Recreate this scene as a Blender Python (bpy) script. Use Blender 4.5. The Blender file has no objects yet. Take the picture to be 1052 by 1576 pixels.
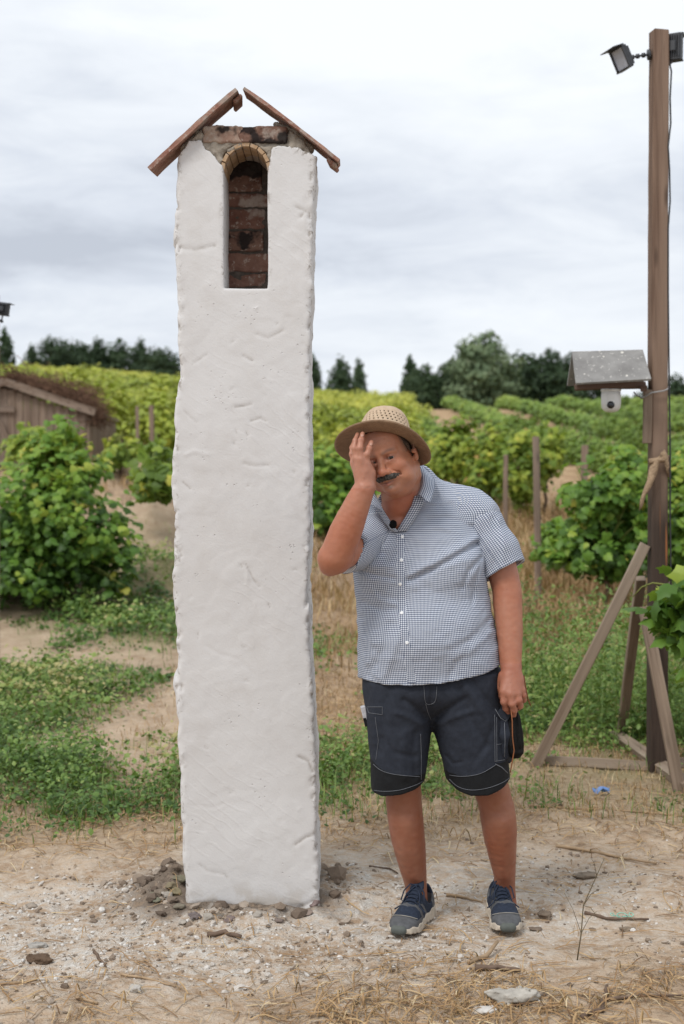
import bpy, math, random
import numpy as np
from mathutils import Matrix, Vector
from mathutils.bvhtree import BVHTree

# ------------------------------------------------------------------ camera, world, sun, exposure
SC = bpy.context.scene
COL = SC.collection
CAMH = 1.42      # eye height, metres
F = 2189.0       # focal length in photograph pixels (50 mm)
HOR = 751.0      # row of the true horizon
cam_d = bpy.data.cameras.new('camera')
cam = bpy.data.objects.new('camera', cam_d)
COL.objects.link(cam)
cam.location = (0, 0, CAMH)
cam.rotation_euler = (math.radians(90), 0, 0)
cam_d.sensor_width = 36; cam_d.lens = 50
cam_d.shift_y = -(788 - HOR) / 1576
cam_d.clip_end = 6000
cam_d.dof.use_dof = True
cam_d.dof.focus_distance = 4.5
cam_d.dof.aperture_fstop = 3.6
SC.camera = cam

world = bpy.data.worlds.new('World')
SC.world = world
world.use_nodes = True
SUN_EL, SUN_ROT = 52, -38       # degrees: soft glow of the veiled sun, behind the camera's left shoulder
def build_world():
    nt = world.node_tree; N = nt.nodes; L = nt.links
    N.clear()
    out = N.new('ShaderNodeOutputWorld'); bg = N.new('ShaderNodeBackground')
    sky = N.new('ShaderNodeTexSky'); sky.sky_type = 'NISHITA'; sky.sun_disc = False
    sky.sun_elevation = math.radians(SUN_EL); sky.sun_rotation = math.radians(180 + SUN_ROT)
    tc = N.new('ShaderNodeTexCoord')
    mp = N.new('ShaderNodeMapping'); mp.inputs['Scale'].default_value = (2.4, 2.4, 9.0); mp.inputs['Location'].default_value = (5.3, .7, 1.1)
    L.new(tc.outputs['Generated'], mp.inputs['Vector'])
    n1 = N.new('ShaderNodeTexNoise'); n1.inputs['Scale'].default_value = 0.62; n1.inputs['Detail'].default_value = 6; n1.inputs['Roughness'].default_value = .5; n1.inputs['Distortion'].default_value = .5
    L.new(mp.outputs[0], n1.inputs['Vector'])
    n2 = N.new('ShaderNodeTexNoise'); n2.inputs['Scale'].default_value = 2.9; n2.inputs['Detail'].default_value = 8; n2.inputs['Roughness'].default_value = .62; n2.inputs['Distortion'].default_value = .35
    L.new(mp.outputs[0], n2.inputs['Vector'])
    sp = N.new('ShaderNodeSeparateXYZ'); L.new(tc.outputs['Generated'], sp.inputs[0])
    # clouds thin out and brighten with height above the horizon, as the photograph's do
    er = N.new('ShaderNodeValToRGB'); L.new(sp.outputs[2], er.inputs[0]); q = er.color_ramp.elements
    er.color_ramp.interpolation = 'EASE'
    q[0].position = .05; q[0].color = (.34,)*3+(1,); q[1].position = .34; q[1].color = (.92,)*3+(1,)
    for p_, c_ in ((.10, .30), (.155, .0), (.20, .06), (.26, .55)):
        w_ = q.new(p_); w_.color = (c_, c_, c_, 1)
    el = N.new('ShaderNodeMath'); el.operation = 'MULTIPLY_ADD'; L.new(er.outputs[0], el.inputs[0]); el.inputs[1].default_value = .27; el.inputs[2].default_value = -.085
    a = N.new('ShaderNodeMath'); a.operation = 'MULTIPLY_ADD'; L.new(n2.outputs['Fac'], a.inputs[0]); a.inputs[1].default_value = .50; L.new(n1.outputs['Fac'], a.inputs[2])
    b = N.new('ShaderNodeMath'); b.operation = 'ADD'; L.new(a.outputs[0], b.inputs[0]); L.new(el.outputs[0], b.inputs[1])
    r = N.new('ShaderNodeValToRGB'); L.new(b.outputs[0], r.inputs[0])
    e = r.color_ramp.elements
    e[0].position = .56; e[0].color = (.52, .56, .635, 1)
    e[1].position = .97; e[1].color = (.91, .945, .985, 1)
    m_ = e.new(.69); m_.color = (.68, .725, .80, 1)
    m2 = e.new(.80); m2.color = (.80, .84, .895, 1)
    sk = N.new('ShaderNodeVectorMath'); sk.operation = 'SCALE'; sk.inputs['Scale'].default_value = .1
    L.new(sky.outputs[0], sk.inputs[0])
    mx = N.new('ShaderNodeMixRGB'); mx.inputs[0].default_value = .96
    L.new(sk.outputs[0], mx.inputs[1]); L.new(r.outputs[0], mx.inputs[2])
    L.new(mx.outputs[0], bg.inputs['Color']); bg.inputs['Strength'].default_value = 1.0
    L.new(bg.outputs[0], out.inputs[0])
build_world()
sun_d = bpy.data.lights.new('sun', 'SUN'); sun_d.energy = 2.0; sun_d.angle = math.radians(18); sun_d.color = (1, .965, .92)
sun = bpy.data.objects.new('sun', sun_d); COL.objects.link(sun)
_s = Vector((math.sin(math.radians(SUN_ROT)) * math.cos(math.radians(SUN_EL)), -math.cos(math.radians(SUN_ROT)) * math.cos(math.radians(SUN_EL)), math.sin(math.radians(SUN_EL))))
sun.rotation_euler = _s.to_track_quat('Z', 'Y').to_euler(); sun.location = (-3, -3, 8)
vs = SC.view_settings
vs.view_transform = 'Standard'; vs.look = 'None'; vs.gamma = 1; vs.use_curve_mapping = False
vs.exposure = 0.15

# ------------------------------------------------------------------ noise, pixels to points
rng = np.random.default_rng(11)
def _h(ix, iy, iz, seed):
    n = (ix.astype(np.int64) * 374761393 + iy.astype(np.int64) * 668265263 + iz.astype(np.int64) * 2147483647 + seed * 1274126177) & 0x7fffffff
    n = ((n ^ (n >> 13)) * 1274126177) & 0x7fffffff
    n = (n ^ (n >> 16)) & 0xffff
    return n.astype(np.float32) / 65535.0
def vnoise(x, y, z=0.0, seed=0):
    x, y, z = np.broadcast_arrays(np.asarray(x, np.float64), np.asarray(y, np.float64), np.asarray(z, np.float64))
    ix, iy, iz = np.floor(x), np.floor(y), np.floor(z)
    fx, fy, fz = x - ix, y - iy, z - iz
    fx, fy, fz = fx*fx*(3-2*fx), fy*fy*(3-2*fy), fz*fz*(3-2*fz)
    r = 0
    for dx in (0, 1):
        for dy in (0, 1):
            for dz in (0, 1):
                w = (fx if dx else 1-fx) * (fy if dy else 1-fy) * (fz if dz else 1-fz)
                r = r + w * _h(ix+dx, iy+dy, iz+dz, seed)
    return r * 2 - 1
def fbm(x, y, z=0.0, o=4, seed=0):
    r = 0; a = 1.0; f = 1.0
    for i in range(o):
        r = r + a * vnoise(np.asarray(x)*f, np.asarray(y)*f, np.asarray(z)*f, seed + i*17); a *= .5; f *= 2.03
    return r
def P(px, py, Y):
    return Vector(((px - 526.0) * Y / F, Y, CAMH - (py - HOR) * Y / F))
LEFT_Y = [0, 6.5, 8, 10, 12, 14, 16, 18, 22, 25, 30, 40, 60, 80, 95, 112, 200, 1500]
LEFT_Z = [0, 0, .05, .15, .33, .62, .98, 1.25, 1.6, 1.82, 2.4, 3.5, 5.35, 7.2, 8.6, 9.1, 8, 0]
RIGHT_Z = [0, 0, .03, .13, .26, .44, .64, .82, 1.12, 1.30, 1.62, 2.30, 4.1, 5.85, 6.35, 6.4, 4.5, -2]
def terrain(x, y, fine=True):
    x = np.asarray(x, np.float64); y = np.asarray(y, np.float64)
    yy = np.maximum(y, 0)
    zl = np.interp(yy, LEFT_Y, LEFT_Z); zr = np.interp(yy, LEFT_Y, RIGHT_Z)
    t = np.clip((x / np.maximum(yy, 1) + .22) / .26, 0, 1); t = t*t*(3-2*t)
    z = zl * (1-t) + zr * t
    far = np.clip((yy - 5) / 10, 0, 1)
    z = z + far * .10 * fbm(x*.35, yy*.35, 0, 3, 5) * np.clip(40/np.maximum(yy, 1), 0, 1)
    # mound of earth in front of the cellar
    z = z + .45*np.exp(-(((x+3.1)/.8)**2 + ((y-21)/1.6)**2)) + .42*np.exp(-(((x+2.05)/.55)**2 + ((y-15.6)/.9)**2)) + .22*np.exp(-(((x+1.75)/.35)**2 + ((y-13.9)/.6)**2))
    # lumpy dug bank below the cellar
    bk = np.exp(-(((x+2.6)/1.9)**4 + ((y-18)/4.5)**4))
    z = z + bk*(.13*fbm(x*1.5, y*.9, 0, 4, 61) + .04*fbm(x*5, y*4, 0, 3, 63))
    # spoil heaped round the foot of the column
    d = np.sqrt((x + .32)**2 + (y - 4.98)**2)
    z = z + .045*np.exp(-(d/.42)**2) + .05*np.exp(-(((x+.60)/.10)**2 + ((y-4.98)/.16)**2))*(1+.6*vnoise(x*30, y*30, 0, 7))
    if fine:
        near = np.clip((9 - y) / 3, 0, 1)
        feet = np.minimum(np.hypot(x-.2, y-4.5), np.hypot(x-.52, y-4.5)); q = np.clip(feet/.25, .15, 1)
        z = z + near*q*(.016*fbm(x*2.6, y*2.6, 0, 3, 1) + .006*fbm(x*14, y*14, 0, 3, 2))
        z = z + near*q*.012*np.exp(-(d/.6)**2)*fbm(x*22, y*22, 0, 3, 4)
    return z
_ys = np.geomspace(2.2, 260, 1500)
def G(px, py):
    """ground point seen at a photograph pixel"""
    xs = (px - 526.0) * _ys / F
    rows = HOR - (terrain(xs, _ys, False) - CAMH) / _ys * F
    i = np.argmax(rows <= py)
    Y = _ys[i]
    x = (px - 526.0) * Y / F
    return Vector((x, Y, float(terrain(x, Y))))
def gz(x, y): return float(terrain(x, y))

# ------------------------------------------------------------------ mesh and object helpers
def mesh_np(name, V, Fc, mats, mi=None, attrs=None, smooth=True, uv=None):
    V = np.ascontiguousarray(V, np.float32); me = bpy.data.meshes.new(name)
    if isinstance(Fc, list): groups = [np.asarray(f, np.int32) for f in Fc if len(f)]
    else: groups = [np.asarray(Fc, np.int32)]
    me.vertices.add(len(V)); me.vertices.foreach_set('co', V.ravel())
    nl = sum(g.size for g in groups); npol = sum(len(g) for g in groups)
    me.loops.add(nl); me.polygons.add(npol)
    me.loops.foreach_set('vertex_index', np.concatenate([g.ravel() for g in groups]))
    ls = []; s = 0
    for g in groups:
        ls.append(s + np.arange(len(g)) * g.shape[1]); s += g.size
    me.polygons.foreach_set('loop_start', np.concatenate(ls).astype(np.int32))
    me.polygons.foreach_set('use_smooth', np.full(npol, smooth))
    if mi is not None: me.polygons.foreach_set('material_index', np.asarray(mi, np.int32))
    for m in (mats if isinstance(mats, (list, tuple)) else [mats]): me.materials.append(m)
    for k, v in (attrs or {}).items():
        v = np.asarray(v, np.float32)
        if v.ndim == 1:
            at = me.attributes.new(k, 'FLOAT', 'POINT'); at.data.foreach_set('value', v)
        else:
            at = me.attributes.new(k, 'FLOAT_VECTOR', 'POINT'); at.data.foreach_set('vector', v.ravel())
    me.update(calc_edges=True); me.validate()
    return me
def link(name, me, parent=None, label=None, cat=None, group=None, kind=None, loc=None):
    o = bpy.data.objects.new(name, me); COL.objects.link(o)
    if parent is not None: o.parent = parent
    if loc is not None: o.location = loc
    tag(o, label, cat, group, kind)
    return o
def tag(o, label=None, cat=None, group=None, kind=None):
    if label: o['label'] = label
    if cat: o['category'] = cat
    if group: o['group'] = group
    if kind: o['kind'] = kind
    return o
def thing(name, label, cat, loc=(0, 0, 0), group=None, rot=None):
    o = bpy.data.objects.new(name, None); COL.objects.link(o); o.location = loc
    o.empty_display_size = .1
    if rot: o.rotation_euler = rot
    return tag(o, label, cat, group, 'thing')
def child_world(o, parent):
    """parent o (whose mesh is in world coordinates) to an Empty without moving it"""
    o.parent = parent
    o.matrix_parent_inverse = Matrix.Translation(-Vector(parent.location))
    return o

class MB:
    """collects closed pieces into one mesh"""
    def __init__(s): s.v = []; s.f = []; s.m = []; s.n = 0
    def add(s, V, Fs, m=0):
        V = [tuple(v) for v in V]
        s.v += V; s.f += [tuple(i + s.n for i in f) for f in Fs]; s.m += [m]*len(Fs); s.n += len(V)
    def tube(s, pts, r, sides=8, m=0, cap=True, flat=1.0):
        pts = [Vector(p) for p in pts]; n = len(pts)
        rr = r if isinstance(r, (list, tuple)) else [r]*n
        V = []; up = None
        for i, p in enumerate(pts):
            d = (pts[min(i+1, n-1)] - pts[max(i-1, 0)]).normalized()
            if up is None:
                up = d.orthogonal().normalized()
            else:
                up = (up - d*up.dot(d)); up = up.normalized() if up.length > 1e-6 else d.orthogonal().normalized()
            w = d.cross(up)
            for k in range(sides):
                a = 2*math.pi*k/sides
                V.append(p + (up*math.cos(a) + w*math.sin(a)*flat)*rr[i])
        Fs = []
        for i in range(n-1):
            for k in range(sides):
                a = i*sides+k; b = i*sides+(k+1) % sides
                Fs.append((a, b, b+sides, a+sides))
        if cap:
            Fs.append(tuple(range(sides))[::-1]); Fs.append(tuple((n-1)*sides+k for k in range(sides)))
        s.add(V, Fs, m)
    def box(s, c, d, R=None, m=0, bev=0):
        c = Vector(c); hx, hy, hz = d[0]/2, d[1]/2, d[2]/2
        R = R or Matrix.Identity(3)
        if bev <= 0:
            V = [c + R @ Vector((x, y, z)) for x in (-hx, hx) for y in (-hy, hy) for z in (-hz, hz)]
            s.add(V, [(0,1,3,2),(4,6,7,5),(0,4,5,1),(2,3,7,6),(0,2,6,4),(1,5,7,3)], m); return
        b = min(bev, hx*.9, hy*.9, hz*.9); V = []; idx = {}
        for sx in (-1, 1):
            for sy in (-1, 1):
                for sz in (-1, 1):
                    for ax in range(3):
                        q = [sx*hx, sy*hy, sz*hz]
                        for j in range(3):
                            if j != ax: q[j] -= (sx, sy, sz)[j]*b
                        idx[(sx, sy, sz, ax)] = len(V); V.append(c + R @ Vector(q))
        Fs = []
        for ax in range(3):
            o1, o2 = [j for j in range(3) if j != ax]
            for sg in (-1, 1):
                q = []
                for (u, w) in ((-1,-1),(1,-1),(1,1),(-1,1)):
                    t = [0,0,0]; t[ax] = sg; t[o1] = u; t[o2] = w; q.append(idx[(*t, ax)])
                Fs.append(tuple(q))
        for ax in range(3):
            o1, o2 = [j for j in range(3) if j != ax]
            for u in (-1, 1):
                for w in (-1, 1):
                    t0 = [0,0,0]; t0[ax] = -1; t0[o1] = u; t0[o2] = w; t1 = list(t0); t1[ax] = 1
                    Fs.append((idx[(*t0, o1)], idx[(*t1, o1)], idx[(*t1, o2)], idx[(*t0, o2)]))
        for sx in (-1, 1):
            for sy in (-1, 1):
                for sz in (-1, 1): Fs.append(tuple(idx[(sx, sy, sz, a)] for a in range(3)))
        s.add(V, Fs, m)
    def lathe(s, prof, c, R=None, n=24, m=0, sy=1.0):
        c = Vector(c); R = R or Matrix.Identity(3); V = []
        for (r, z) in prof:
            for k in range(n):
                a = 2*math.pi*k/n; V.append(c + R @ Vector((r*math.cos(a), r*math.sin(a)*sy, z)))
        Fs = [(i*n+k, i*n+(k+1) % n, (i+1)*n+(k+1) % n, (i+1)*n+k) for i in range(len(prof)-1) for k in range(n)]
        Fs.append(tuple(range(n))[::-1]); Fs.append(tuple((len(prof)-1)*n+k for k in range(n)))
        s.add(V, Fs, m)
    def mesh(s, name, mats, smooth=False, recalc=True):
        me = bpy.data.meshes.new(name); me.from_pydata(s.v, [], s.f)
        for m in (mats if isinstance(mats, (list, tuple)) else [mats]): me.materials.append(m)
        me.polygons.foreach_set('material_index', s.m)
        if recalc:
            import bmesh
            bm = bmesh.new(); bm.from_mesh(me); bmesh.ops.recalc_face_normals(bm, faces=bm.faces); bm.to_mesh(me); bm.free()
        me.polygons.foreach_set('use_smooth', [smooth]*len(me.polygons))
        me.update()
        return me
def dirmat(d, up=(0, 0, 1)):
    """3x3 whose Z column is d"""
    z = Vector(d).normalized(); x = Vector(up).cross(z)
    if x.length < 1e-5: x = Vector((1, 0, 0)).cross(z)
    x.normalize(); y = z.cross(x)
    return Matrix((x, y, z)).transposed()
def plank(name, a, b, w, t, mat, parent=None, up=(0, -1, 0), bev=.003, warp=.004, seed=0, **kw):
    """a board from a to b; local Z runs along the grain; slightly bowed, worn at its ends"""
    a, b = Vector(a), Vector(b); L_ = (b-a).length; R = dirmat(b-a, up)
    n = max(2, int(L_/.25)+1); r = random.Random(seed); mb = MB(); V = []; ring = 8
    bx, by = r.uniform(-1, 1)*warp, r.uniform(-1, 1)*warp
    for i in range(n+1):
        u = i/n; z = u*L_; e = .6 if i in (0, n) else 1
        ox = bx*4*u*(1-u) + r.uniform(-.0012, .0012); oy = by*4*u*(1-u)
        hx, hy = w/2, t/2; c = bev
        for (x, y) in ((hx-c, hy), (hx, hy-c), (hx, -hy+c), (hx-c, -hy), (-hx+c, -hy), (-hx, -hy+c), (-hx, hy-c), (-hx+c, hy)):
            V.append((x*(1 if e == 1 else .985)+ox, y*(1 if e == 1 else .96)+oy, z + (r.uniform(-.002, .002) if e != 1 else 0)))
    Fs = [(i*ring+k, i*ring+(k+1) % ring, (i+1)*ring+(k+1) % ring, (i+1)*ring+k) for i in range(n) for k in range(ring)]
    Fs += [tuple(range(ring))[::-1], tuple(n*ring+k for k in range(ring))]
    mb.add(V, Fs)
    o = link(name, mb.mesh(name, mat), **kw)
    M = Matrix.Translation(a) @ R.to_4x4()
    if parent is not None:
        o.parent = parent; o.matrix_parent_inverse = Matrix.Translation(-Vector(parent.location))
    o.matrix_basis = M
    return o
def scatter(T, Tf, loc, R, S):
    """copies of a template: T (n,3), Tf (m,k), loc (N,3), R (N,3,3), S (N,) or (N,3)"""
    T = np.asarray(T, np.float64); Tf = np.asarray(Tf); N = len(loc)
    S = np.asarray(S, np.float64)
    if S.ndim == 1: S = np.repeat(S[:, None], 3, 1)
    V = np.einsum('nij,nkj->nki', R, T[None]*S[:, None, :]) + loc[:, None, :]
    Fc = (Tf[None] + (np.arange(N)*len(T))[:, None, None]).reshape(-1, Tf.shape[1])
    return V.reshape(-1, 3), Fc
def frames(nrm, spin):
    """rotation matrices whose Z is nrm, turned by spin"""
    nrm = nrm/np.linalg.norm(nrm, axis=1, keepdims=True)
    ref = np.where(np.abs(nrm[:, 2:3]) > .95, np.array([[1., 0, 0]]), np.array([[0, 0, 1.]]))
    x = np.cross(ref, nrm); x /= np.linalg.norm(x, axis=1, keepdims=True); y = np.cross(nrm, x)
    c, s = np.cos(spin)[:, None], np.sin(spin)[:, None]
    return np.stack([x*c + y*s, -x*s + y*c, nrm], axis=2)
def rand_dirs(n, r=None):
    v = (r or rng).normal(size=(n, 3)); return v/np.linalg.norm(v, axis=1, keepdims=True)

# ------------------------------------------------------------------ signed-distance modelling
class Field:
    def __init__(s, lo, hi, h):
        s.lo = np.array(lo, float); s.h = h; s.n = np.ceil((np.array(hi)-s.lo)/h).astype(int)+1
        s.ax = [s.lo[i] + h*np.arange(s.n[i]) for i in range(3)]
        s.D = np.full(s.n, 1.0, np.float32)
    def sub(s, lo, hi):
        sl = []
        for i in range(3):
            a = max(0, int(math.floor((lo[i]-s.lo[i])/s.h))); b = min(s.n[i], int(math.ceil((hi[i]-s.lo[i])/s.h))+1)
            if b <= a: return None
            sl.append(slice(a, b))
        sl = tuple(sl)
        X = s.ax[0][sl[0]].astype(np.float32)[:, None, None]; Y = s.ax[1][sl[1]].astype(np.float32)[None, :, None]; Z = s.ax[2][sl[2]].astype(np.float32)[None, None, :]
        return sl, X, Y, Z
    def comb(s, sl, d, k, op):
        A = s.D[sl]
        if op == 'add':
            if k > 0:
                h = np.clip(.5 + .5*(A-d)/k, 0, 1); s.D[sl] = A*(1-h) + d*h - k*h*(1-h)
            else: s.D[sl] = np.minimum(A, d)
        elif op == 'cut':
            if k > 0:
                h = np.clip(.5 - .5*(A+d)/k, 0, 1); s.D[sl] = A*(1-h) - d*h + k*h*(1-h)
            else: s.D[sl] = np.maximum(A, -d)
    def cone(s, a, b, ra, rb, k=.01, op='add', squash=None):
        a = np.array(a, float); b = np.array(b, float); m = max(ra, rb) + k*2 + .02
        q = s.sub(np.minimum(a, b)-m, np.maximum(a, b)+m)
        if q is None: return
        sl, X, Y, Z = q; ab = b-a; L2 = (ab**2).sum() + 1e-12
        px, py, pz = X-a[0], Y-a[1], Z-a[2]
        t = np.clip((px*ab[0]+py*ab[1]+pz*ab[2])/L2, 0, 1)
        dx, dy, dz = px-t*ab[0], py-t*ab[1], pz-t*ab[2]
        if squash is not None:
            # squash = (direction, factor): distances along direction count 1/factor
            u, f = np.array(squash[0], float), squash[1]; u /= np.linalg.norm(u)
            w = dx*u[0]+dy*u[1]+dz*u[2]; g = 1/f - 1
            dx, dy, dz = dx+w*u[0]*g, dy+w*u[1]*g, dz+w*u[2]*g
        s.comb(sl, np.sqrt(dx*dx+dy*dy+dz*dz) - (ra + (rb-ra)*t), k, op)
    def chain(s, pts, rs, k=.01, op='add', squash=None):
        for i in range(len(pts)-1): s.cone(pts[i], pts[i+1], rs[i], rs[i+1], k, op, squash)
    def limb(s, pts, rs, k=.01, n=5):
        """a limb along a smooth curve through the joints, without swelling at them"""
        p = [np.array(tuple(q), float) for q in pts]; m = len(p); P_, R_ = [], []
        for i in range(m-1):
            a, b, c, d = max(i-1, 0), i, i+1, min(i+2, m-1)
            for u in np.arange(n)/n:
                w = (-.5*u+u*u-.5*u**3, 1-2.5*u*u+1.5*u**3, .5*u+2*u*u-1.5*u**3, -.5*u*u+.5*u**3)
                P_.append(w[0]*p[a]+w[1]*p[b]+w[2]*p[c]+w[3]*p[d]); R_.append(w[0]*rs[a]+w[1]*rs[b]+w[2]*rs[c]+w[3]*rs[d])
        P_.append(p[-1]); R_.append(rs[-1])
        lo = np.min(P_, 0)-max(rs)-.03; hi = np.max(P_, 0)+max(rs)+.03; q = s.sub(lo, hi)
        if q is None: return
        sl, X, Y, Z = q; best = None
        for i in range(len(P_)-1):
            a, b = P_[i], P_[i+1]; ab = b-a; L2 = (ab**2).sum()+1e-12
            dx, dy, dz = X-np.float32(a[0]), Y-np.float32(a[1]), Z-np.float32(a[2]); t = np.clip((dx*ab[0]+dy*ab[1]+dz*ab[2])/L2, 0, 1)
            d = np.sqrt((dx-t*ab[0])**2+(dy-t*ab[1])**2+(dz-t*ab[2])**2)-(R_[i]+(R_[i+1]-R_[i])*t)
            if best is None: best = d
            else: h = np.clip(.5+.5*(best-d)/.002, 0, 1); best = np.minimum(best, d)
        s.comb(sl, best.astype(np.float32), k, 'add')
    def ell(s, c, r, R=None, k=.01, op='add'):
        c = np.array(c, float); r = np.array(r, float); m = r.max() + k*2 + .01
        q = s.sub(c-m, c+m)
        if q is None: return
        sl, X, Y, Z = q; px, py, pz = X-c[0], Y-c[1], Z-c[2]
        if R is not None:
            R = np.array(R, float)
            px, py, pz = (R[0,0]*px+R[1,0]*py+R[2,0]*pz, R[0,1]*px+R[1,1]*py+R[2,1]*pz, R[0,2]*px+R[1,2]*py+R[2,2]*pz)
        k0 = np.sqrt((px/r[0])**2+(py/r[1])**2+(pz/r[2])**2); k1 = np.sqrt((px/r[0]**2)**2+(py/r[1]**2)**2+(pz/r[2]**2)**2) + 1e-6
        s.comb(sl, k0*(k0-1)/k1, k, op)
    def loft(s, zs, cx, cy, a, b, off=0, n=2.3, k=.02, op='add', ztop=None, zbot=None):
        zs = np.array(zs); o = np.argsort(zs); z_ = s.ax[2]
        lo = zs.min() if zbot is None else zbot; hi = zs.max() if ztop is None else ztop
        CX, CY, A_, B_ = [np.interp(z_, zs[o], np.array(v, float)[o]).astype(np.float32) for v in (cx, cy, a, b)]
        mx = max(a)+.08; my = max(b)+.08
        q = s.sub((min(cx)-mx, min(cy)-my, lo-.06), (max(cx)+mx, max(cy)+my, hi+.06))
        if q is None: return
        sl, X, Y, Z = q; i = sl[2]
        CX, CY, A_, B_ = [v[i][None, None, :] for v in (CX, CY, A_, B_)]
        kk = (np.abs((X-CX)/A_)**n + np.abs((Y-CY)/B_)**n)**(1/n)
        d = (kk-1)*np.minimum(A_, B_) - off
        d = np.maximum(d, np.maximum(Z-hi-off, lo-off-Z))
        s.comb(sl, d, k, op)
    def halfcut(s, p, nrm, lo=None, hi=None):
        """remove everything on the side nrm points to (inside a box)"""
        q = s.sub(lo if lo is not None else s.lo, hi if hi is not None else s.lo+s.h*s.n)
        sl, X, Y, Z = q; nrm = np.array(nrm, float); nrm /= np.linalg.norm(nrm)
        d = (X-p[0])*nrm[0]+(Y-p[1])*nrm[1]+(Z-p[2])*nrm[2]
        s.D[sl] = np.maximum(s.D[sl], d)
    def emboss(s, pts, r, dep, front=None):
        """push the surface in (dep>0) or out (dep<0) along a 3D polyline; front: ignores depth (x,z only) for y<front"""
        pts = np.array([tuple(p) for p in pts], float); m = 3*r
        lo = pts.min(0)-m; hi = pts.max(0)+m
        if front is not None: lo[1] = s.lo[1]; hi[1] = front
        q = s.sub(lo, hi)
        if q is None: return
        sl, X, Y, Z = q; best = None
        for a, b in zip(pts[:-1], pts[1:]):
            ab = b-a
            if front is not None: ab = ab*np.array([1, 0, 1])
            L2 = (ab**2).sum()+1e-12
            px, pz = X-a[0], Z-a[2]; py = 0 if front is not None else Y-a[1]
            t = np.clip((px*ab[0]+py*ab[1]+pz*ab[2])/L2, 0, 1)
            d2 = (px-t*ab[0])**2+(pz-t*ab[2])**2+((py-t*ab[1])**2 if front is None else 0)
            best = d2 if best is None else np.minimum(best, d2)
        s.D[sl] += dep*np.exp(-best/(r*r))
    def disp(s, fn, lo=None, hi=None, band=.03):
        sl, X, Y, Z = s.sub(lo if lo is not None else s.lo, hi if hi is not None else s.lo+s.h*s.n)
        A = s.D[sl]; m = np.abs(A) < band
        I = np.nonzero(m)
        A[I] += fn(X[I[0], 0, 0], Y[0, I[1], 0], Z[0, 0, I[2]]).astype(np.float32)
        s.D[sl] = A
    def surf(s):
        D = s.D; ins = D < 0
        nx, ny, nz = D.shape
        c = np.zeros((nx-1, ny-1, nz-1), np.uint8)
        for dx in (0, 1):
            for dy in (0, 1):
                for dz in (0, 1): c += ins[dx:nx-1+dx, dy:ny-1+dy, dz:nz-1+dz]
        I = np.argwhere((c > 0) & (c < 8))
        idx = np.full(c.shape, -1, np.int32); idx[tuple(I.T)] = np.arange(len(I))
        acc = np.zeros((len(I), 3)); cnt = np.zeros(len(I))
        cor = {(dx, dy, dz): D[I[:, 0]+dx, I[:, 1]+dy, I[:, 2]+dz].astype(np.float64) for dx in (0, 1) for dy in (0, 1) for dz in (0, 1)}
        for ax in range(3):
            for u in (0, 1):
                for w in (0, 1):
                    p = [0, 0, 0]; o1, o2 = [j for j in range(3) if j != ax]; p[o1] = u; p[o2] = w; q = list(p); q[ax] = 1
                    a, b = cor[tuple(p)], cor[tuple(q)]; m = (a < 0) != (b < 0)
                    t = a[m]/(a[m]-b[m]); pt = np.repeat(np.array([p], float), m.sum(), 0); pt[:, ax] = t
                    acc[m] += pt; cnt[m] += 1
        V = s.lo + s.h*(I + acc/cnt[:, None])
        Q = []
        for ax in range(3):
            sh = [slice(0, None)]*3; a = ins[tuple(slice(0, n-1) if j == ax else slice(1, n-1) for j, n in enumerate(D.shape))]
            b = ins[tuple(slice(1, n) if j == ax else slice(1, n-1) for j, n in enumerate(D.shape))]
            E = np.argwhere(a != b)
            if not len(E): continue
            sg = a[tuple(E.T)]; o1, o2 = [j for j in range(3) if j != ax]
            base = E.copy(); base[:, o1] += 1; base[:, o2] += 1
            def cell(u, w):
                e = base.copy(); e[:, o1] -= u; e[:, o2] -= w; return idx[tuple(e.T)]
            q = np.stack([cell(1, 1), cell(0, 1), cell(0, 0), cell(1, 0)], 1)
            flip = sg if ax != 1 else ~sg
            q[~flip] = q[~flip][:, ::-1]
            Q.append(q)
        return V, np.concatenate(Q)
def smooth_verts(V, Q, n=1, f=.5):
    for _ in range(n):
        S = np.zeros_like(V); C = np.zeros(len(V))
        for a in range(4):
            b = (a+1) % 4
            for i in range(3): S[:, i] += np.bincount(Q[:, a], V[Q[:, b], i], len(V)) + np.bincount(Q[:, b], V[Q[:, a], i], len(V))
            C += np.bincount(Q[:, a], minlength=len(V)) + np.bincount(Q[:, b], minlength=len(V))
        V = V*(1-f) + f*S/np.maximum(C, 1)[:, None]
    return V
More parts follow.
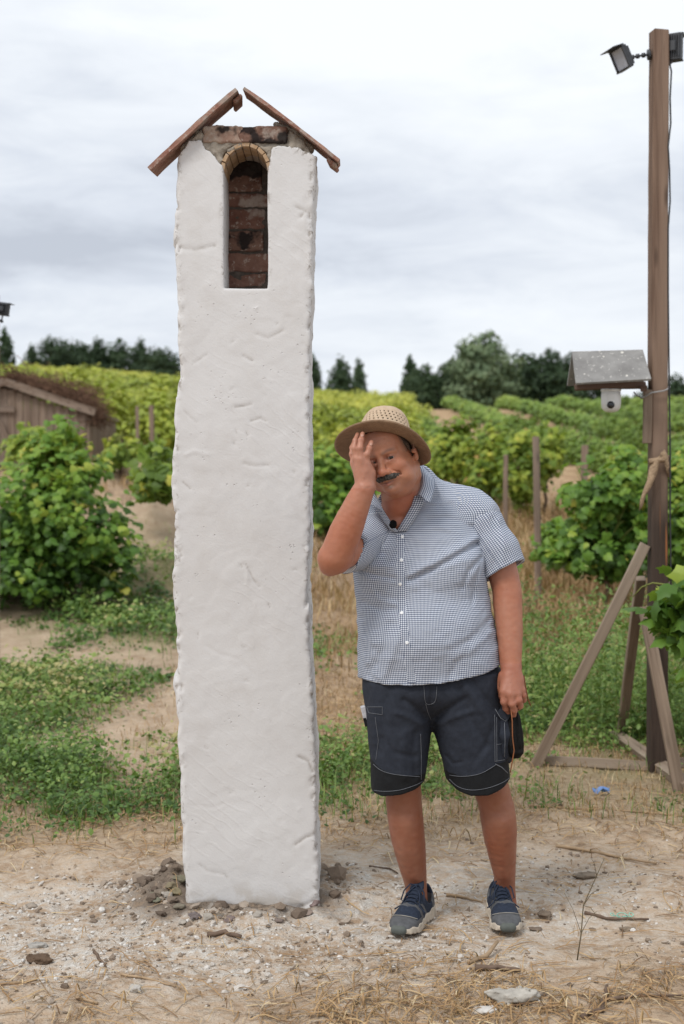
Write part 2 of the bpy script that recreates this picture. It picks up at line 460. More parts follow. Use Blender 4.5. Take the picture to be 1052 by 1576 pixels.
# ------------------------------------------------------------------ materials
class Mat:
    """thin wrapper round a node tree"""
    def __init__(s, name, rough=.8, spec=.3):
        s.m = bpy.data.materials.new(name); s.m.use_nodes = True; s.nt = s.m.node_tree; s.N = s.nt.nodes; s.L = s.nt.links
        s.b = s.N['Principled BSDF']; s.b.inputs['Roughness'].default_value = rough; s.b.inputs['Specular IOR Level'].default_value = spec
        s.out = s.N['Material Output']; s._c = {}
    def new(s, t, **kw):
        n = s.N.new('ShaderNode'+t)
        for k, v in kw.items():
            if k in n.inputs: s.put(n.inputs[k], v)
            else: setattr(n, k, v)
        return n
    def put(s, inp, v):
        if hasattr(v, 'is_output') or isinstance(v, bpy.types.NodeSocket): s.L.new(v, inp)
        else: inp.default_value = v
    def coord(s, kind='Object'):
        if kind not in s._c: s._c[kind] = s.N.new('ShaderNodeTexCoord').outputs[kind]
        return s._c[kind]
    def geo(s, k='Position'): return s.N.new('ShaderNodeNewGeometry').outputs[k]
    def attr(s, n, out='Fac'):
        a = s.N.new('ShaderNodeAttribute'); a.attribute_name = n; return a.outputs[out]
    def map(s, vec, scale=(1, 1, 1), loc=(0, 0, 0), rot=(0, 0, 0)):
        m = s.new('Mapping'); s.put(m.inputs['Vector'], vec); m.inputs['Scale'].default_value = scale; m.inputs['Location'].default_value = loc; m.inputs['Rotation'].default_value = rot
        return m.outputs[0]
    def noise(s, vec, scale=5, detail=4, rough=.55, dist=0, out='Fac'):
        n = s.new('TexNoise'); s.put(n.inputs['Vector'], vec); n.inputs['Scale'].default_value = scale; n.inputs['Detail'].default_value = detail; n.inputs['Roughness'].default_value = rough; n.inputs['Distortion'].default_value = dist
        return n.outputs[out]
    def vor(s, vec, scale=5, feature='F1', out='Distance', rand=1):
        n = s.new('TexVoronoi'); n.feature = feature; s.put(n.inputs['Vector'], vec); n.inputs['Scale'].default_value = scale; n.inputs['Randomness'].default_value = rand
        return n.outputs[out]
    def ramp(s, fac, stops, mode='LINEAR'):
        r = s.new('ValToRGB'); s.put(r.inputs[0], fac); e = r.color_ramp.elements; r.color_ramp.interpolation = mode
        while len(e) < len(stops): e.new(.5)
        for i, (p, c) in enumerate(stops):
            e[i].position = p; e[i].color = (c, c, c, 1) if isinstance(c, (int, float)) else (*c, 1)
        return r.outputs[0]
    def mix(s, f, a, b, mode='MIX'):
        n = s.new('MixRGB'); n.blend_type = mode; s.put(n.inputs[0], f)
        for i, v in ((1, a), (2, b)):
            if isinstance(v, tuple): v = (*v, 1) if len(v) == 3 else v
            s.put(n.inputs[i], v)
        return n.outputs[0]
    def math(s, op, a, b=0, c=0):
        n = s.new('Math'); n.operation = op; s.put(n.inputs[0], a); s.put(n.inputs[1], b)
        if op in ('MULTIPLY_ADD',): s.put(n.inputs[2], c)
        return n.outputs[0]
    def rng(s, v, a, b, c=0, d=1):
        n = s.new('MapRange'); s.put(n.inputs['Value'], v); n.inputs['From Min'].default_value = a; n.inputs['From Max'].default_value = b; n.inputs['To Min'].default_value = c; n.inputs['To Max'].default_value = d
        return n.outputs[0]
    def color(s, c): s.put(s.b.inputs['Base Color'], (*c, 1) if isinstance(c, tuple) else c); return s
    def bump(s, h, strength=.4, dist=.01, prev=None):
        n = s.new('Bump'); s.put(n.inputs['Height'], h); n.inputs['Strength'].default_value = strength; n.inputs['Distance'].default_value = dist
        if prev is not None: s.L.new(prev, n.inputs['Normal'])
        s.L.new(n.outputs[0], s.b.inputs['Normal']); return n.outputs[0]
    def done(s): return s.m
def simple(name, c, rough=.7, spec=.3, var=.25, scale=30, metal=0, bump=.15, dist=.002):
    m = Mat(name, rough, spec); v = m.coord()
    n = m.noise(v, scale, 4)
    c2 = tuple(x*(1-var) for x in c)
    m.color(m.mix(m.rng(n, .3, .7), c2, c)); m.b.inputs['Metallic'].default_value = metal
    if bump: m.bump(n, bump, dist)
    return m.done()
def wood(name, c1, c2, c3=None, scale=1.0, rough=.8, dark_low=None):
    m = Mat(name, rough, .25); v = m.coord()
    ri = m.new('ObjectInfo').outputs['Random']
    off = m.new('CombineXYZ'); m.put(off.inputs[0], m.math('MULTIPLY', ri, 7.3)); m.put(off.inputs[2], m.math('MULTIPLY', ri, 31.0))
    va = m.new('VectorMath'); m.put(va.inputs[0], v); m.put(va.inputs[1], off.outputs[0]); v = va.outputs[0]
    g = m.noise(m.map(v, (38*scale, 38*scale, 1.6*scale)), 1, 6, .6, .6)
    w = m.noise(m.map(v, (9*scale, 9*scale, .7*scale)), 1, 3)
    col = m.mix(m.rng(g, .35, .68), c1, c2)
    col = m.mix(m.rng(w, .45, .72), col, c3 or c2)
    kn = m.vor(m.map(v, (9, 9, 2.2)), 1.0)
    col = m.mix(m.math('MULTIPLY', m.rng(kn, .16, .04), .8), col, tuple(x*.35 for x in c1))
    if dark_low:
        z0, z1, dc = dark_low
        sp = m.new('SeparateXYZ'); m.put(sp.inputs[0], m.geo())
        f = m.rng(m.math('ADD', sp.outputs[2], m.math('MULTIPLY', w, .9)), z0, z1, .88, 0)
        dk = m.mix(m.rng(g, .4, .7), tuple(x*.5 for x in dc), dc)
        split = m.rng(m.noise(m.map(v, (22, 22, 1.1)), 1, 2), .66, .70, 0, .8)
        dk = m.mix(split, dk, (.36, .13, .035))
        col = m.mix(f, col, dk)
    # silver weathering, hue drift
    col = m.mix(m.math('MULTIPLY', ri, .25), col, (.2, .17, .15))
    m.color(col); b = m.bump(g, .5, .004)
    crk = m.rng(m.noise(m.map(v, (60, 60, 1.3)), 1, 2), .62, .7)
    m.bump(m.math('MULTIPLY', crk, -1), .6, .006, b)
    return m.done()
def leafmat(name, stops, trans=.35, obj=False, rough=.5):
    m = Mat(name, rough, .35)
    t = m.attr('tint')
    if obj: t = m.math('ADD', m.math('MULTIPLY', m.attr('tint'), .72), m.math('MULTIPLY', m.new('ObjectInfo').outputs['Random'], .28))
    c = m.ramp(t, stops)
    n = m.noise(m.geo(), 23, 2)
    c = m.mix(m.rng(n, .3, .7, 0, .35), c, m.mix(.5, c, (.02, .035, .008)))
    m.color(c)
    tr = m.N.new('ShaderNodeBsdfTranslucent'); m.L.new(m.mix(.5, c, (.22, .3, .02)), tr.inputs[0])
    mx = m.N.new('ShaderNodeMixShader'); mx.inputs[0].default_value = trans
    m.L.new(m.b.outputs[0], mx.inputs[1]); m.L.new(tr.outputs[0], mx.inputs[2]); m.L.new(mx.outputs[0], m.out.inputs[0])
    return m.done()
GREEN = [(0, (.022, .060, .013)), (.3, (.080, .175, .026)), (.6, (.165, .31, .042)), (.88, (.31, .44, .06)), (1, (.54, .52, .09))]
YELL = [(0, (.07, .13, .022)), (.3, (.19, .29, .04)), (.65, (.38, .46, .06)), (.9, (.56, .55, .08)), (1, (.48, .30, .09))]
WEED = [(0, (.045, .10, .022)), (.35, (.11, .20, .042)), (.7, (.21, .32, .075)), (.9, (.32, .38, .11)), (1, (.46, .41, .18))]
STRAW = [(0, (.17, .09, .05)), (.4, (.38, .225, .11)), (.8, (.56, .38, .20)), (1, (.70, .56, .36))]
m_vine = leafmat('vine leaf', GREEN, .38)
m_vine_y = leafmat('yellow vine leaf', YELL, .38)
m_far = leafmat('vineyard foliage', [(0, (.06, .12, .025)), (.5, (.19, .30, .05)), (1, (.42, .50, .09))], .25, obj=True)
m_far_y = leafmat('yellow vineyard foliage', [(0, (.12, .18, .025)), (.45, (.33, .40, .05)), (1, (.60, .58, .09))], .25, obj=True)
m_tree = leafmat('tree foliage', [(0, (.012, .028, .012)), (.6, (.03, .06, .024)), (1, (.07, .11, .045))], .12, obj=True, rough=.7)
m_tree_pale = leafmat('pale tree foliage', [(0, (.06, .10, .05)), (.6, (.15, .21, .11)), (1, (.27, .32, .19))], .15, rough=.7)
m_weed = leafmat('weed leaf', WEED, .25)
m_straw = leafmat('dry straw', STRAW, .2, rough=.7)
m_bark = simple('vine bark', (.14, .095, .065), .95, .1, .5, 25, bump=.8, dist=.01)
m_shoot = simple('green shoot', (.2, .22, .06), .7, .2, .4, 25)

def plaster():
    m = Mat('lime plaster', .92, .12); v = m.coord()
    big = m.noise(v, 2.2, 5, .6); med = m.noise(v, 9, 6, .62, .4); fine = m.noise(v, 160, 3, .6)
    c = m.mix(m.rng(big, .35, .68), (.575, .56, .55), (.625, .615, .61))
    c = m.mix(m.rng(med, .52, .78, 0, .6), c, (.53, .505, .485))
    # pits and grey grit where the coat is thin
    pit = m.rng(m.vor(m.map(v, (1, 1, 1)), 62, 'F1'), .20, .10)
    pm = m.rng(m.noise(v, 7, 4), .56, .68)
    pf = m.math('MULTIPLY', pit, pm)
    c = m.mix(m.math('MULTIPLY', pf, .18), c, (.30, .27, .24))
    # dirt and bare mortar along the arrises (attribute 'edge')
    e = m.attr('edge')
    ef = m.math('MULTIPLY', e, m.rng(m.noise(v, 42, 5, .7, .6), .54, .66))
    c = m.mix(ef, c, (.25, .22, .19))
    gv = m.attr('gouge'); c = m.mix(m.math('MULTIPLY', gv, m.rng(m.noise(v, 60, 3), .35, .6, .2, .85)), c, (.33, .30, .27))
    st = m.rng(m.noise(m.map(v, (3, 3, .6)), 2.6, 4), .55, .8, 0, .3)
    c = m.mix(st, c, (.52, .49, .46))
    sp = m.new('SeparateXYZ'); m.put(sp.inputs[0], v)
    low = m.rng(m.math('ADD', sp.outputs[2], m.math('MULTIPLY', med, .12)), .07, .17, .85, 0)
    c = m.mix(m.math('MULTIPLY', low, m.rng(m.noise(v, 18, 4), .45, .6)), c, (.42, .37, .31))
    m.color(c)
    # trowel ridges: short curved strokes
    w1 = m.new('TexWave', wave_type='BANDS'); m.put(w1.inputs['Vector'], m.map(v, (1.2, 1, 2.2), rot=(0, .6, 0))); w1.inputs['Scale'].default_value = 5; w1.inputs['Distortion'].default_value = 9; w1.inputs['Detail'].default_value = 3; w1.inputs['Detail Scale'].default_value = .8
    ridge = m.rng(w1.outputs['Fac'], .78, 1.0)
    ridge = m.math('MULTIPLY', ridge, m.rng(m.noise(v, 3.3, 3), .45, .65))
    crk = m.vor(m.map(m.noise(v, 3, 4, .6, 0, 'Color'), (.5, .5, .5)), 3, 'DISTANCE_TO_EDGE')
    vd = m.new('VectorMath'); vd.operation = 'MULTIPLY_ADD'; m.put(vd.inputs[0], m.noise(v, 6, 4, .6, 0, 'Color')); vd.inputs[1].default_value = (.22, .22, .22); m.put(vd.inputs[2], v)
    ck = m.vor(m.map(vd.outputs[0], (1.4, 1, .9)), 2.7, 'DISTANCE_TO_EDGE')
    ckf = m.math('MULTIPLY', m.rng(ck, .012, .0), m.rng(m.noise(v, 2.1, 2), .53, .62))
    h = m.math('ADD', m.math('MULTIPLY', med, .22), m.math('MULTIPLY', fine, .07))
    h = m.math('ADD', h, m.math('MULTIPLY', ridge, .05)); h = m.math('SUBTRACT', h, m.math('MULTIPLY', pf, .25)); h = m.math('SUBTRACT', h, m.math('MULTIPLY', ckf, .0))
    m.bump(h, .75, .012)
    return m.done()
m_plaster = plaster()
def brickmat(name, c1, c2, burn=0.0):
    m = Mat(name, .95, .1); v = m.coord(); p = m.geo()
    n = m.noise(p, 16, 5, .65); n2 = m.noise(p, 55, 4, .6)
    c = m.mix(m.rng(n, .35, .65), c1, c2)
    c = m.mix(m.rng(n2, .56, .68, 0, .7), c, (.42, .36, .31))
    c = m.mix(m.rng(m.noise(p, 9, 4), .56, .62, 0, .75), c, (.36, .31, .27))
    if burn: c = m.mix(m.rng(m.noise(p, 11, 3), .60-burn, .66-burn, 0, .93), c, (.018, .016, .016))
    m.color(c); m.bump(m.math('ADD', n, m.math('MULTIPLY', n2, .4)), .8, .008)
    return m.done()
m_brick = brickmat('old red brick', (.13, .060, .045), (.22, .125, .095))  # niche bricks darkened in colour to carry the shade of the recess
m_brick_b = brickmat('sooty red brick', (.11, .055, .042), (.20, .12, .09), .12)
m_brick_h = brickmat('burnt header brick', (.23, .135, .10), (.35, .27, .215), .03)
m_arch = brickmat('yellow arch brick', (.33, .21, .12), (.47, .33, .21))
m_tile = brickmat('clay roof tile', (.25, .125, .095), (.36, .215, .165))
m_mortar_d = simple('old dark mortar', (.12, .10, .085), .95, .08, .45, 40, bump=1.0, dist=.012)
m_mortar = simple('rough mortar', (.40, .35, .29), .97, .08, .45, 40, bump=1.0, dist=.012)

def groundmat():
    m = Mat('dry trodden earth', .97, .08); p = m.geo()
    sp = m.new('SeparateXYZ'); m.put(sp.inputs[0], p)
    n0 = m.noise(p, .9, 5, .6); n1 = m.noise(p, 4.5, 6, .62); n2 = m.noise(p, 30, 5, .65); n3 = m.noise(p, 140, 3, .6)
    c = m.mix(m.rng(n1, .35, .65), (.32, .225, .15), (.50, .38, .27))
    c = m.mix(m.rng(n2, .42, .7, 0, .75), c, (.50, .41, .31))
    c = m.mix(m.rng(n3, .55, .72, 0, .6), c, (.19, .14, .10))
    # pale lime spilled and trodden around the column
    lm = m.attr('lime')
    lf = m.math('MULTIPLY', lm, m.rng(m.math('ADD', m.math('MULTIPLY', n1, .4), m.math('MULTIPLY', n2, .6)), .42, .60))
    c = m.mix(lf, c, m.mix(m.rng(n3, .4, .65), (.44, .405, .36), (.62, .595, .555)))
    spk = m.math('MULTIPLY', m.rng(m.vor(p, 55), .22, .12), m.math('MULTIPLY', m.math('ADD', lm, .08), m.rng(n2, .5, .6)))
    c = m.mix(m.math('MULTIPLY', spk, .8), c, (.70, .68, .65))
    # fresh dark spoil against the column
    c = m.mix(m.math('MULTIPLY', m.attr('spoil'), m.rng(n2, .2, .5)), c, (.165, .130, .102))
    # litter of weeds and dead grass further off
    gf = m.attr('green')
    c = m.mix(m.math('MULTIPLY', gf, m.rng(n1, .3, .55, .3, .9)), c, m.mix(m.rng(n2, .35, .65), (.085, .11, .035), (.20, .19, .08)))
    df = m.attr('dry')
    c = m.mix(m.math('MULTIPLY', df, m.rng(n1, .3, .6, .45, 1)), c, m.mix(m.rng(m.math('ADD', m.math('MULTIPLY', n2, .6), m.math('MULTIPLY', n1, .4)), .38, .60), (.17, .11, .068), (.44, .31, .19)))
    c = m.mix(m.math('MULTIPLY', m.attr('field'), .85), c, m.mix(m.rng(n1, .4, .6), (.33, .21, .12), (.46, .33, .20)))
    m.color(c)
    h = m.math('ADD', m.math('MULTIPLY', n2, .7), m.math('MULTIPLY', n3, .28))
    h = m.math('ADD', h, m.math('MULTIPLY', m.rng(m.vor(p, 70), .3, .0), .18))
    m.bump(h, .9, .022)
    return m.done()
m_ground = groundmat()
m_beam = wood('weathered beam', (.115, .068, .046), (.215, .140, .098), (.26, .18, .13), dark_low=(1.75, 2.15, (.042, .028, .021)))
m_brace = wood('grey brown board', (.14, .095, .062), (.26, .19, .135), (.31, .25, .19))
m_post = wood('old stake wood', (.16, .11, .08), (.30, .22, .165))
m_oldplank = wood('cellar plank', (.13, .09, .065), (.24, .175, .13), (.29, .225, .175))
# ------------------------------------------------------------------ ground
def zone_masks(x, y):
    """how green, how dry, how limy the ground is at a point (metres)"""
    n = fbm(x*.8, y*.45, 0, 4, 31); n2 = fbm(x*2.1, y*1.3, 0, 3, 33)
    px = 526 + F*x/np.maximum(y, .5)      # bearing seen from where the photographer stood: only used to lay out the zones
    left = 1/(1+np.exp((x/np.maximum(y, 1) + .09 + .02*n)*90))
    band1 = np.exp(-(np.where(y < 8.2, (y-8.2-.5*n-.3*n2)/1.9, (y-8.0-.12*n)/1.6))**4)           # weed patch to the left
    band2 = np.exp(-((y-12.9-.15*n)/1.9)**4)*np.clip((x/np.maximum(y, 1)+.235)*30, .1, 1)                # weeds at the foot of the bush
    g_left = left*np.clip(1.2*band1*(.95 + .9*n + 1.0*n2) + 1.3*band2*np.clip(.85 + .9*n2+.4*n, 0, 1), 0, 1)
    right = 1 - left
    g_right = right*np.clip((y-5.9)/1.3, 0, 1)*np.clip(1-(y-10.3)/2.5, .18, 1)*np.clip(.27 + .85*n + .9*n2 + .25*np.clip((x-.7)/.8, 0, 1), 0, 1)
    dry = right*np.clip((y-5.7-.4*n2)/1.3, 0, 1)*np.clip(.75 - .4*n, 0, 1) + left*np.clip((y-16)/3, 0, 1)*.8 + left*np.exp(-((y-6.1)/.5)**2)*.5
    dry = dry + np.clip((x-.5)/.5, 0, 1)*np.exp(-((y-3.95)/.35)**2)*.7
    d = np.hypot((x+.25)/1.15, (y-4.65)/.62)
    lime = np.exp(-(d**2.2)*.75) + .9*np.exp(-(((x+.95)/.9)**2+((y-4.55)/.35)**2)) + .5*np.exp(-(((x-.5)/.8)**2+((y-5.2)/.5)**2))
    q = np.maximum(np.abs(x+.32)-.2, np.abs(y-4.98)-.22)
    nn = fbm(x*9, y*9, 0, 3, 37)
    spoil = np.exp(-(np.maximum(q, 0)/(.085+.05*nn))**2) + np.exp(-(((x+.62)/.16)**2+((y-4.92)/.24)**2)) + .5*np.exp(-(((x-.45)/.35)**2+((y-5.25)/.22)**2))*np.clip(.4+nn, 0, 1)
    field = np.clip((y-22)/8, 0, 1)
    return np.clip(g_left+g_right, 0, 1)*(1-field), np.clip(dry, 0, 1), np.clip(lime, 0, 1), np.clip(spoil, 0, 1), field
def build_ground():
    ys = np.concatenate([np.linspace(-60, 1, 24), np.linspace(1.3, 3.2, 30), np.geomspace(3.22, 9, 520), np.geomspace(9.04, 200, 330), np.geomspace(206, 3000, 40)])
    u = np.linspace(-1, 1, 561)
    # columns fan out with distance, dense over the part of the yard in view
    base = np.sign(u)*(np.abs(u)*.85 + 60*np.maximum(np.abs(u)-.72, 0)**2.2)
    fan = np.maximum(ys, 3.2)/3.2
    fan = np.where(ys > 200, 200/3.2*(1+(ys-200)/120), fan)
    X = base[None]*fan[:, None]*1.5; Y = np.repeat(ys[:, None], len(u), 1)
    Z = terrain(X, Y)
    V = np.stack([X, Y, Z], -1).reshape(-1, 3)
    r, c = len(ys), len(u); i = np.arange(r-1)[:, None]*c + np.arange(c-1)[None]
    Q = np.stack([i, i+1, i+c+1, i+c], -1).reshape(-1, 4)
    g, d, l, s, f = zone_masks(V[:, 0], V[:, 1])
    me = mesh_np('ground', V, Q, m_ground, attrs={'green': g, 'dry': d, 'lime': l, 'spoil': s, 'field': f})
    link('ground', me, kind='structure', label='dry trodden earth of the yard rising into a vineyard hill')
build_ground()
# ------------------------------------------------------------------ whitewashed column
TY = 4.75                                                   # distance of its front face
def rowz(r, Y=TY): return CAMH - (r-HOR)*Y/F
def colx(p, Y=TY): return (p-526)*Y/F
def build_tower():
    root = thing('plaster_column', 'tall whitewashed brick column with an arched niche and clay tile gable', 'column', (colx(378), TY+.21, 0))
    Lr = [(190, 275), (225, 273), (240, 271), (268, 272), (300, 270), (330, 267.5), (372, 267), (395, 269), (450, 274), (520, 275), (560, 275), (580, 276), (600, 270), (630, 267), (665, 269.5), (700, 267), (738, 263.5), (765, 267), (800, 269), (860, 269), (890, 266), (930, 270), (1000, 272), (1080, 273), (1140, 276), (1250, 279), (1330, 283), (1400, 286), (1460, 287)]
    Rr = [(190, 483), (232, 485), (262, 484), (268, 482), (330, 481), (400, 480), (470, 478), (560, 477), (640, 476), (750, 476), (830, 475), (905, 474), (960, 476), (1010, 478), (1080, 482), (1150, 485), (1250, 488), (1330, 489), (1400, 490), (1460, 490)]
    def prof(t):
        z = np.array([rowz(a) for a, _ in t]); x = np.array([colx(b) for _, b in t]); o = np.argsort(z); return z[o], x[o]
    zl, xl = prof(Lr); zr, xr = prof(Rr)
    h = .0046
    ztop = rowz(215)
    f = Field((colx(250), TY-.03, -.06), (colx(505), TY+.47, ztop+.03), h)
    sl, X, Y, Z = f.sub(f.lo, f.lo+f.h*f.n)
    zz = f.ax[2]
    XL = np.interp(zz, zl, xl)[None, None, :]; XR = np.interp(zz, zr, xr)[None, None, :]
    # the left side leans out behind the front arris near the foot
    kk = np.interp(zz, [0, .25, .8, 1.2, 2.6], [.085, .12, .10, .04, .03])[None, None, :]
    dep = (Y-TY)
    side_l = (XL - kk*np.minimum(dep, .22)*1.0) - X
    # bulges seen on the left arris
    side_l = side_l - .012*np.exp(-(((Z-rowz(1055))/.03)**2))*np.clip(dep/.05, 0, 1) - .006*np.exp(-(((Z-rowz(990))/.02)**2))
    side_r = X - (XR + .0*dep)
    wz = f.ax[2]; side_l = side_l + (.0045*fbm(wz*11, 3, 0, 3, 51))[None, None, :]; side_r = side_r + (.0045*fbm(wz*12, 7, 0, 3, 57))[None, None, :]
    D = np.maximum(np.maximum(side_l, side_r), np.maximum(-dep, dep-.43))
    # rounded arrises
    rr = .012
    ax_ = np.maximum(side_l, side_r) + rr; ay_ = np.maximum(-dep, dep-.43) + rr
    D = np.minimum(np.maximum(ax_, ay_), 0) + np.sqrt(np.maximum(ax_, 0)**2+np.maximum(ay_, 0)**2) - rr
    # ragged top edge of the coat
    tx = [255, 272, 284, 290, 308, 316, 326, 334, 341, 345, 412, 418, 428, 440, 446, 462, 466, 478, 483, 500]
    tr = [250, 243, 226, 216, 214, 228, 234, 247, 253, 262, 262, 227, 222, 226, 224, 228, 233, 235, 240, 246]
    top = np.interp(f.ax[0], [colx(a) for a in tx], [rowz(b) for b in tr])[:, None, None]
    top = top + .004*fbm(f.ax[0]*90, 0, 0, 3, 9)[:, None, None]
    inner = np.maximum(.012-(X-XL), .012-(XR-X)); core = np.maximum(np.maximum(XL+.016-X, X-XR+.016), np.maximum(.013-dep, dep-.42))
    D = np.maximum(D, np.minimum(Z-top, 1))
    f.D[:] = D.astype(np.float32)
    # niche
    xa, xb = colx(343.5), colx(411.5); xc = (xa+xb)/2; zs = rowz(444); zsp = rowz(262); rx = (xb-xa)/2; rz = (rowz(223)-zsp)
    n_low = np.maximum(np.maximum(xa + .004*(rowz(300)-Z) - X, X-xb), zs-Z)
    arch = (np.sqrt(((X-xc)/rx)**2 + (np.maximum(Z-zsp, 0)/rz)**2)-1)*rx
    niche = np.maximum(np.where(Z > zsp, np.maximum(arch, zs-Z), n_low), dep-.235)
    f.comb(sl, niche.astype(np.float32), .007, 'cut')
    def tn(x, y, z):
        q = .0018*fbm(x*5, y*5, z*5, 2, 3) + .0005*fbm(x*28, y*28, z*28, 3, 8)
        # edge of patches: thick plaster coats overlap
        s = fbm(x*3.1, y*3.1, z*4.3, 3, 21)
        q += -.0008/(1+np.exp(-(s-.3)*70)) + .0007/(1+np.exp(-(fbm(x*4.2, y*4, z*5.5, 3, 25)-.4)*60))
        ar = np.minimum(np.abs(x-np.interp(z, zl, xl)), np.abs(x-np.interp(z, zr, xr)))
        q += np.exp(-(ar/.018)**2)*.0035*fbm(x*45, y*45, z*30, 2, 41)
        return q
    f.disp(tn)
    # trowel marks and cracks, read off the face
    GV = []
    def em(pts, r, d):
        f.emboss([P(a, b, TY) for a, b in pts], r, d, TY+.05)
        if d > .0015: GV.append(([P(a, b, TY) for a, b in pts], r, min(1, d/.0035)))
    for pts, r, d in (([(378, 868), (384, 880), (390, 893), (399, 903)], .004, .0032), ([(380, 868), (380, 900)], .004, -.002),
                      ([(306, 1330), (320, 1341), (345, 1345), (350, 1352)], .0045, .002), ([(460, 1165), (474, 1172), (481, 1188)], .006, .004),
                      ([(318, 995), (338, 1007), (368, 1015), (390, 1038)], .0055, .0014), ([(362, 626), (374, 625), (386, 622)], .005, .0025),
                      ([(386, 648), (400, 643), (408, 648)], .005, .0022), ([(375, 713), (392, 717), (412, 716)], .005, .0022), ([(374, 548), (388, 555)], .005, .003),
                      ([(283, 632), (302, 650)], .004, .002), ([(281, 742), (292, 752)], .004, .002), ([(455, 1300), (470, 1289), (482, 1285)], .006, .003),
                      ([(296, 560), (318, 545)], .004, .002), ([(436, 508), (412, 520), (395, 514)], .006, .002), ([(300, 1240), (330, 1243), (345, 1236)], .004, .0013),
                      ([(300, 1392), (330, 1388), (356, 1394), (372, 1403)], .006, .0035), ([(452, 1403), (472, 1392), (486, 1384)], .006, .0035), ([(285, 700), (300, 694), (320, 700)], .005, -.002),
                      ([(276, 380), (300, 384), (330, 378)], .008, .002), ([(455, 318), (470, 325), (462, 334)], .006, .0025)):
        em(pts, r, d)
    rs = random.Random(12)
    for i in range(34):
        a, b = rs.uniform(280, 472), rs.uniform(250, 1380)
        if 335 < a < 420 and b < 450: continue
        L_, an = rs.uniform(3, 9), rs.choice((0, .5, -.5, .9, 1.4))+rs.uniform(-.3, .3)
        em([(a, b), (a+L_*.5*math.cos(an), b+L_*.5*math.sin(an)+rs.uniform(-2, 2)), (a+L_*math.cos(an), b+L_*math.sin(an))], rs.uniform(.0028, .0042), rs.uniform(.0008, .0026)*rs.choice((1, 1, -1)))
    for i in range(46):
        z_ = rs.uniform(240, 1380); left = rs.random() < .5
        a = (272 if left else 474)+rs.uniform(-3, 6) + max(0, (z_-1000)/400)*12
        em([(a, z_), (a+rs.uniform(-3, 3), z_+rs.uniform(2, 9))], rs.uniform(.0035, .006), rs.uniform(.003, .006))
    # the coat is chipped along the ground
    f.disp(lambda x, y, z: np.clip(.035-z, 0, .03)*.5*np.clip(fbm(x*22, y*22, 0, 3, 77)+.1, 0, 1)*1.2)
    V, Q = f.surf(); V = smooth_verts(V, Q, 1, .35)
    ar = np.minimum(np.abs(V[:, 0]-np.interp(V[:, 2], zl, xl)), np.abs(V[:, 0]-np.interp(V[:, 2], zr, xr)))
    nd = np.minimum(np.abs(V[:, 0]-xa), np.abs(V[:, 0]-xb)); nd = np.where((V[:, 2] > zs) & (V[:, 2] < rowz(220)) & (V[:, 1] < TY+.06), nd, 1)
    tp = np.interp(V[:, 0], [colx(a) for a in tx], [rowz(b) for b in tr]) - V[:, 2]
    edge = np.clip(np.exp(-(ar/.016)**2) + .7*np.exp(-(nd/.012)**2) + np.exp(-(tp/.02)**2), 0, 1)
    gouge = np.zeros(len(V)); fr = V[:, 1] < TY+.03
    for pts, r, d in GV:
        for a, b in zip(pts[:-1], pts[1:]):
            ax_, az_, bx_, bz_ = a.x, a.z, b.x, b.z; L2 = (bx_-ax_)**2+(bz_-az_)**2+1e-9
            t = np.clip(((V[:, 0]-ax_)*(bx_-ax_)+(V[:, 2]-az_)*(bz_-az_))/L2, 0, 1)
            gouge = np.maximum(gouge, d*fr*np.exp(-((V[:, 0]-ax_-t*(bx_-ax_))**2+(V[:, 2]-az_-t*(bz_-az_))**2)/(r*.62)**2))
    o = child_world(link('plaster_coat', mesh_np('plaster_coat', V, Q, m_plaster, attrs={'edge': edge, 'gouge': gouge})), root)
    # mortar core showing at the shoulders and above the arch
    f = Field((colx(262), TY+.0, rowz(275)), (colx(495), TY+.44, rowz(185)), .0046)
    sl, X, Y, Z = f.sub(f.lo, f.lo+f.h*f.n)
    tx2 = [268, 284, 300, 308, 312, 440, 446, 455, 474, 482]; tr2 = [250, 222, 207, 195, 205, 205, 196, 204, 226, 243]
    top = np.interp(f.ax[0], [colx(a) for a in tx2], [rowz(b) for b in tr2])[:, None, None]
    D = np.maximum(np.maximum(colx(274)+.012-X, X-colx(483)+.008), np.maximum(TY+.016-Y, Y-TY-.42)); D = np.maximum(D, Z-top); D = np.maximum(D, rowz(273)-Z)
    f.D[:] = D.astype(np.float32)
    arch = (np.sqrt(((X-xc)/(rx+.012))**2 + ((Z-zsp)/(rz+.012))**2)-1)*rx
    f.comb(sl, np.maximum(arch, Y-TY-.232).astype(np.float32), 0, 'cut')
    f.disp(lambda x, y, z: .005*fbm(x*26, y*26, z*26, 3, 6) + .004*fbm(x*70, y*70, z*70, 2, 16))
    V, Q = f.surf()
    child_world(link('mortar', mesh_np('mortar', V, Q, m_mortar)), root)
    # burnt header brick above the arch: rough bevelled block
    def rough_brick(name, x0, x1, y0, y1, z0, z1, mat, amp=.003, seed=0, hh=.004, label=None, rnd=.006):
        f = Field((x0-.012, y0-.012, z0-.012), (x1+.012, y1+.012, z1+.012), hh)
        sl, X, Y, Z = f.sub(f.lo, f.lo+f.h*f.n); r = rnd
        ax, ay, az = np.abs(X-(x0+x1)/2)-(x1-x0)/2+r, np.abs(Y-(y0+y1)/2)-(y1-y0)/2+r, np.abs(Z-(z0+z1)/2)-(z1-z0)/2+r
        D = np.sqrt(np.maximum(ax, 0)**2+np.maximum(ay, 0)**2+np.maximum(az, 0)**2)+np.minimum(np.maximum(np.maximum(ax, ay), az), 0)-r
        f.D[:] = D.astype(np.float32)
        f.disp(lambda x, y, z: amp*fbm(x*30, y*30, z*30, 3, seed) + amp*.6*fbm(x*90, y*90, z*90, 2, seed+3))
        V, Q = f.surf()
        return child_world(link(name, mesh_np(name, V, Q, mat), label=label), root)
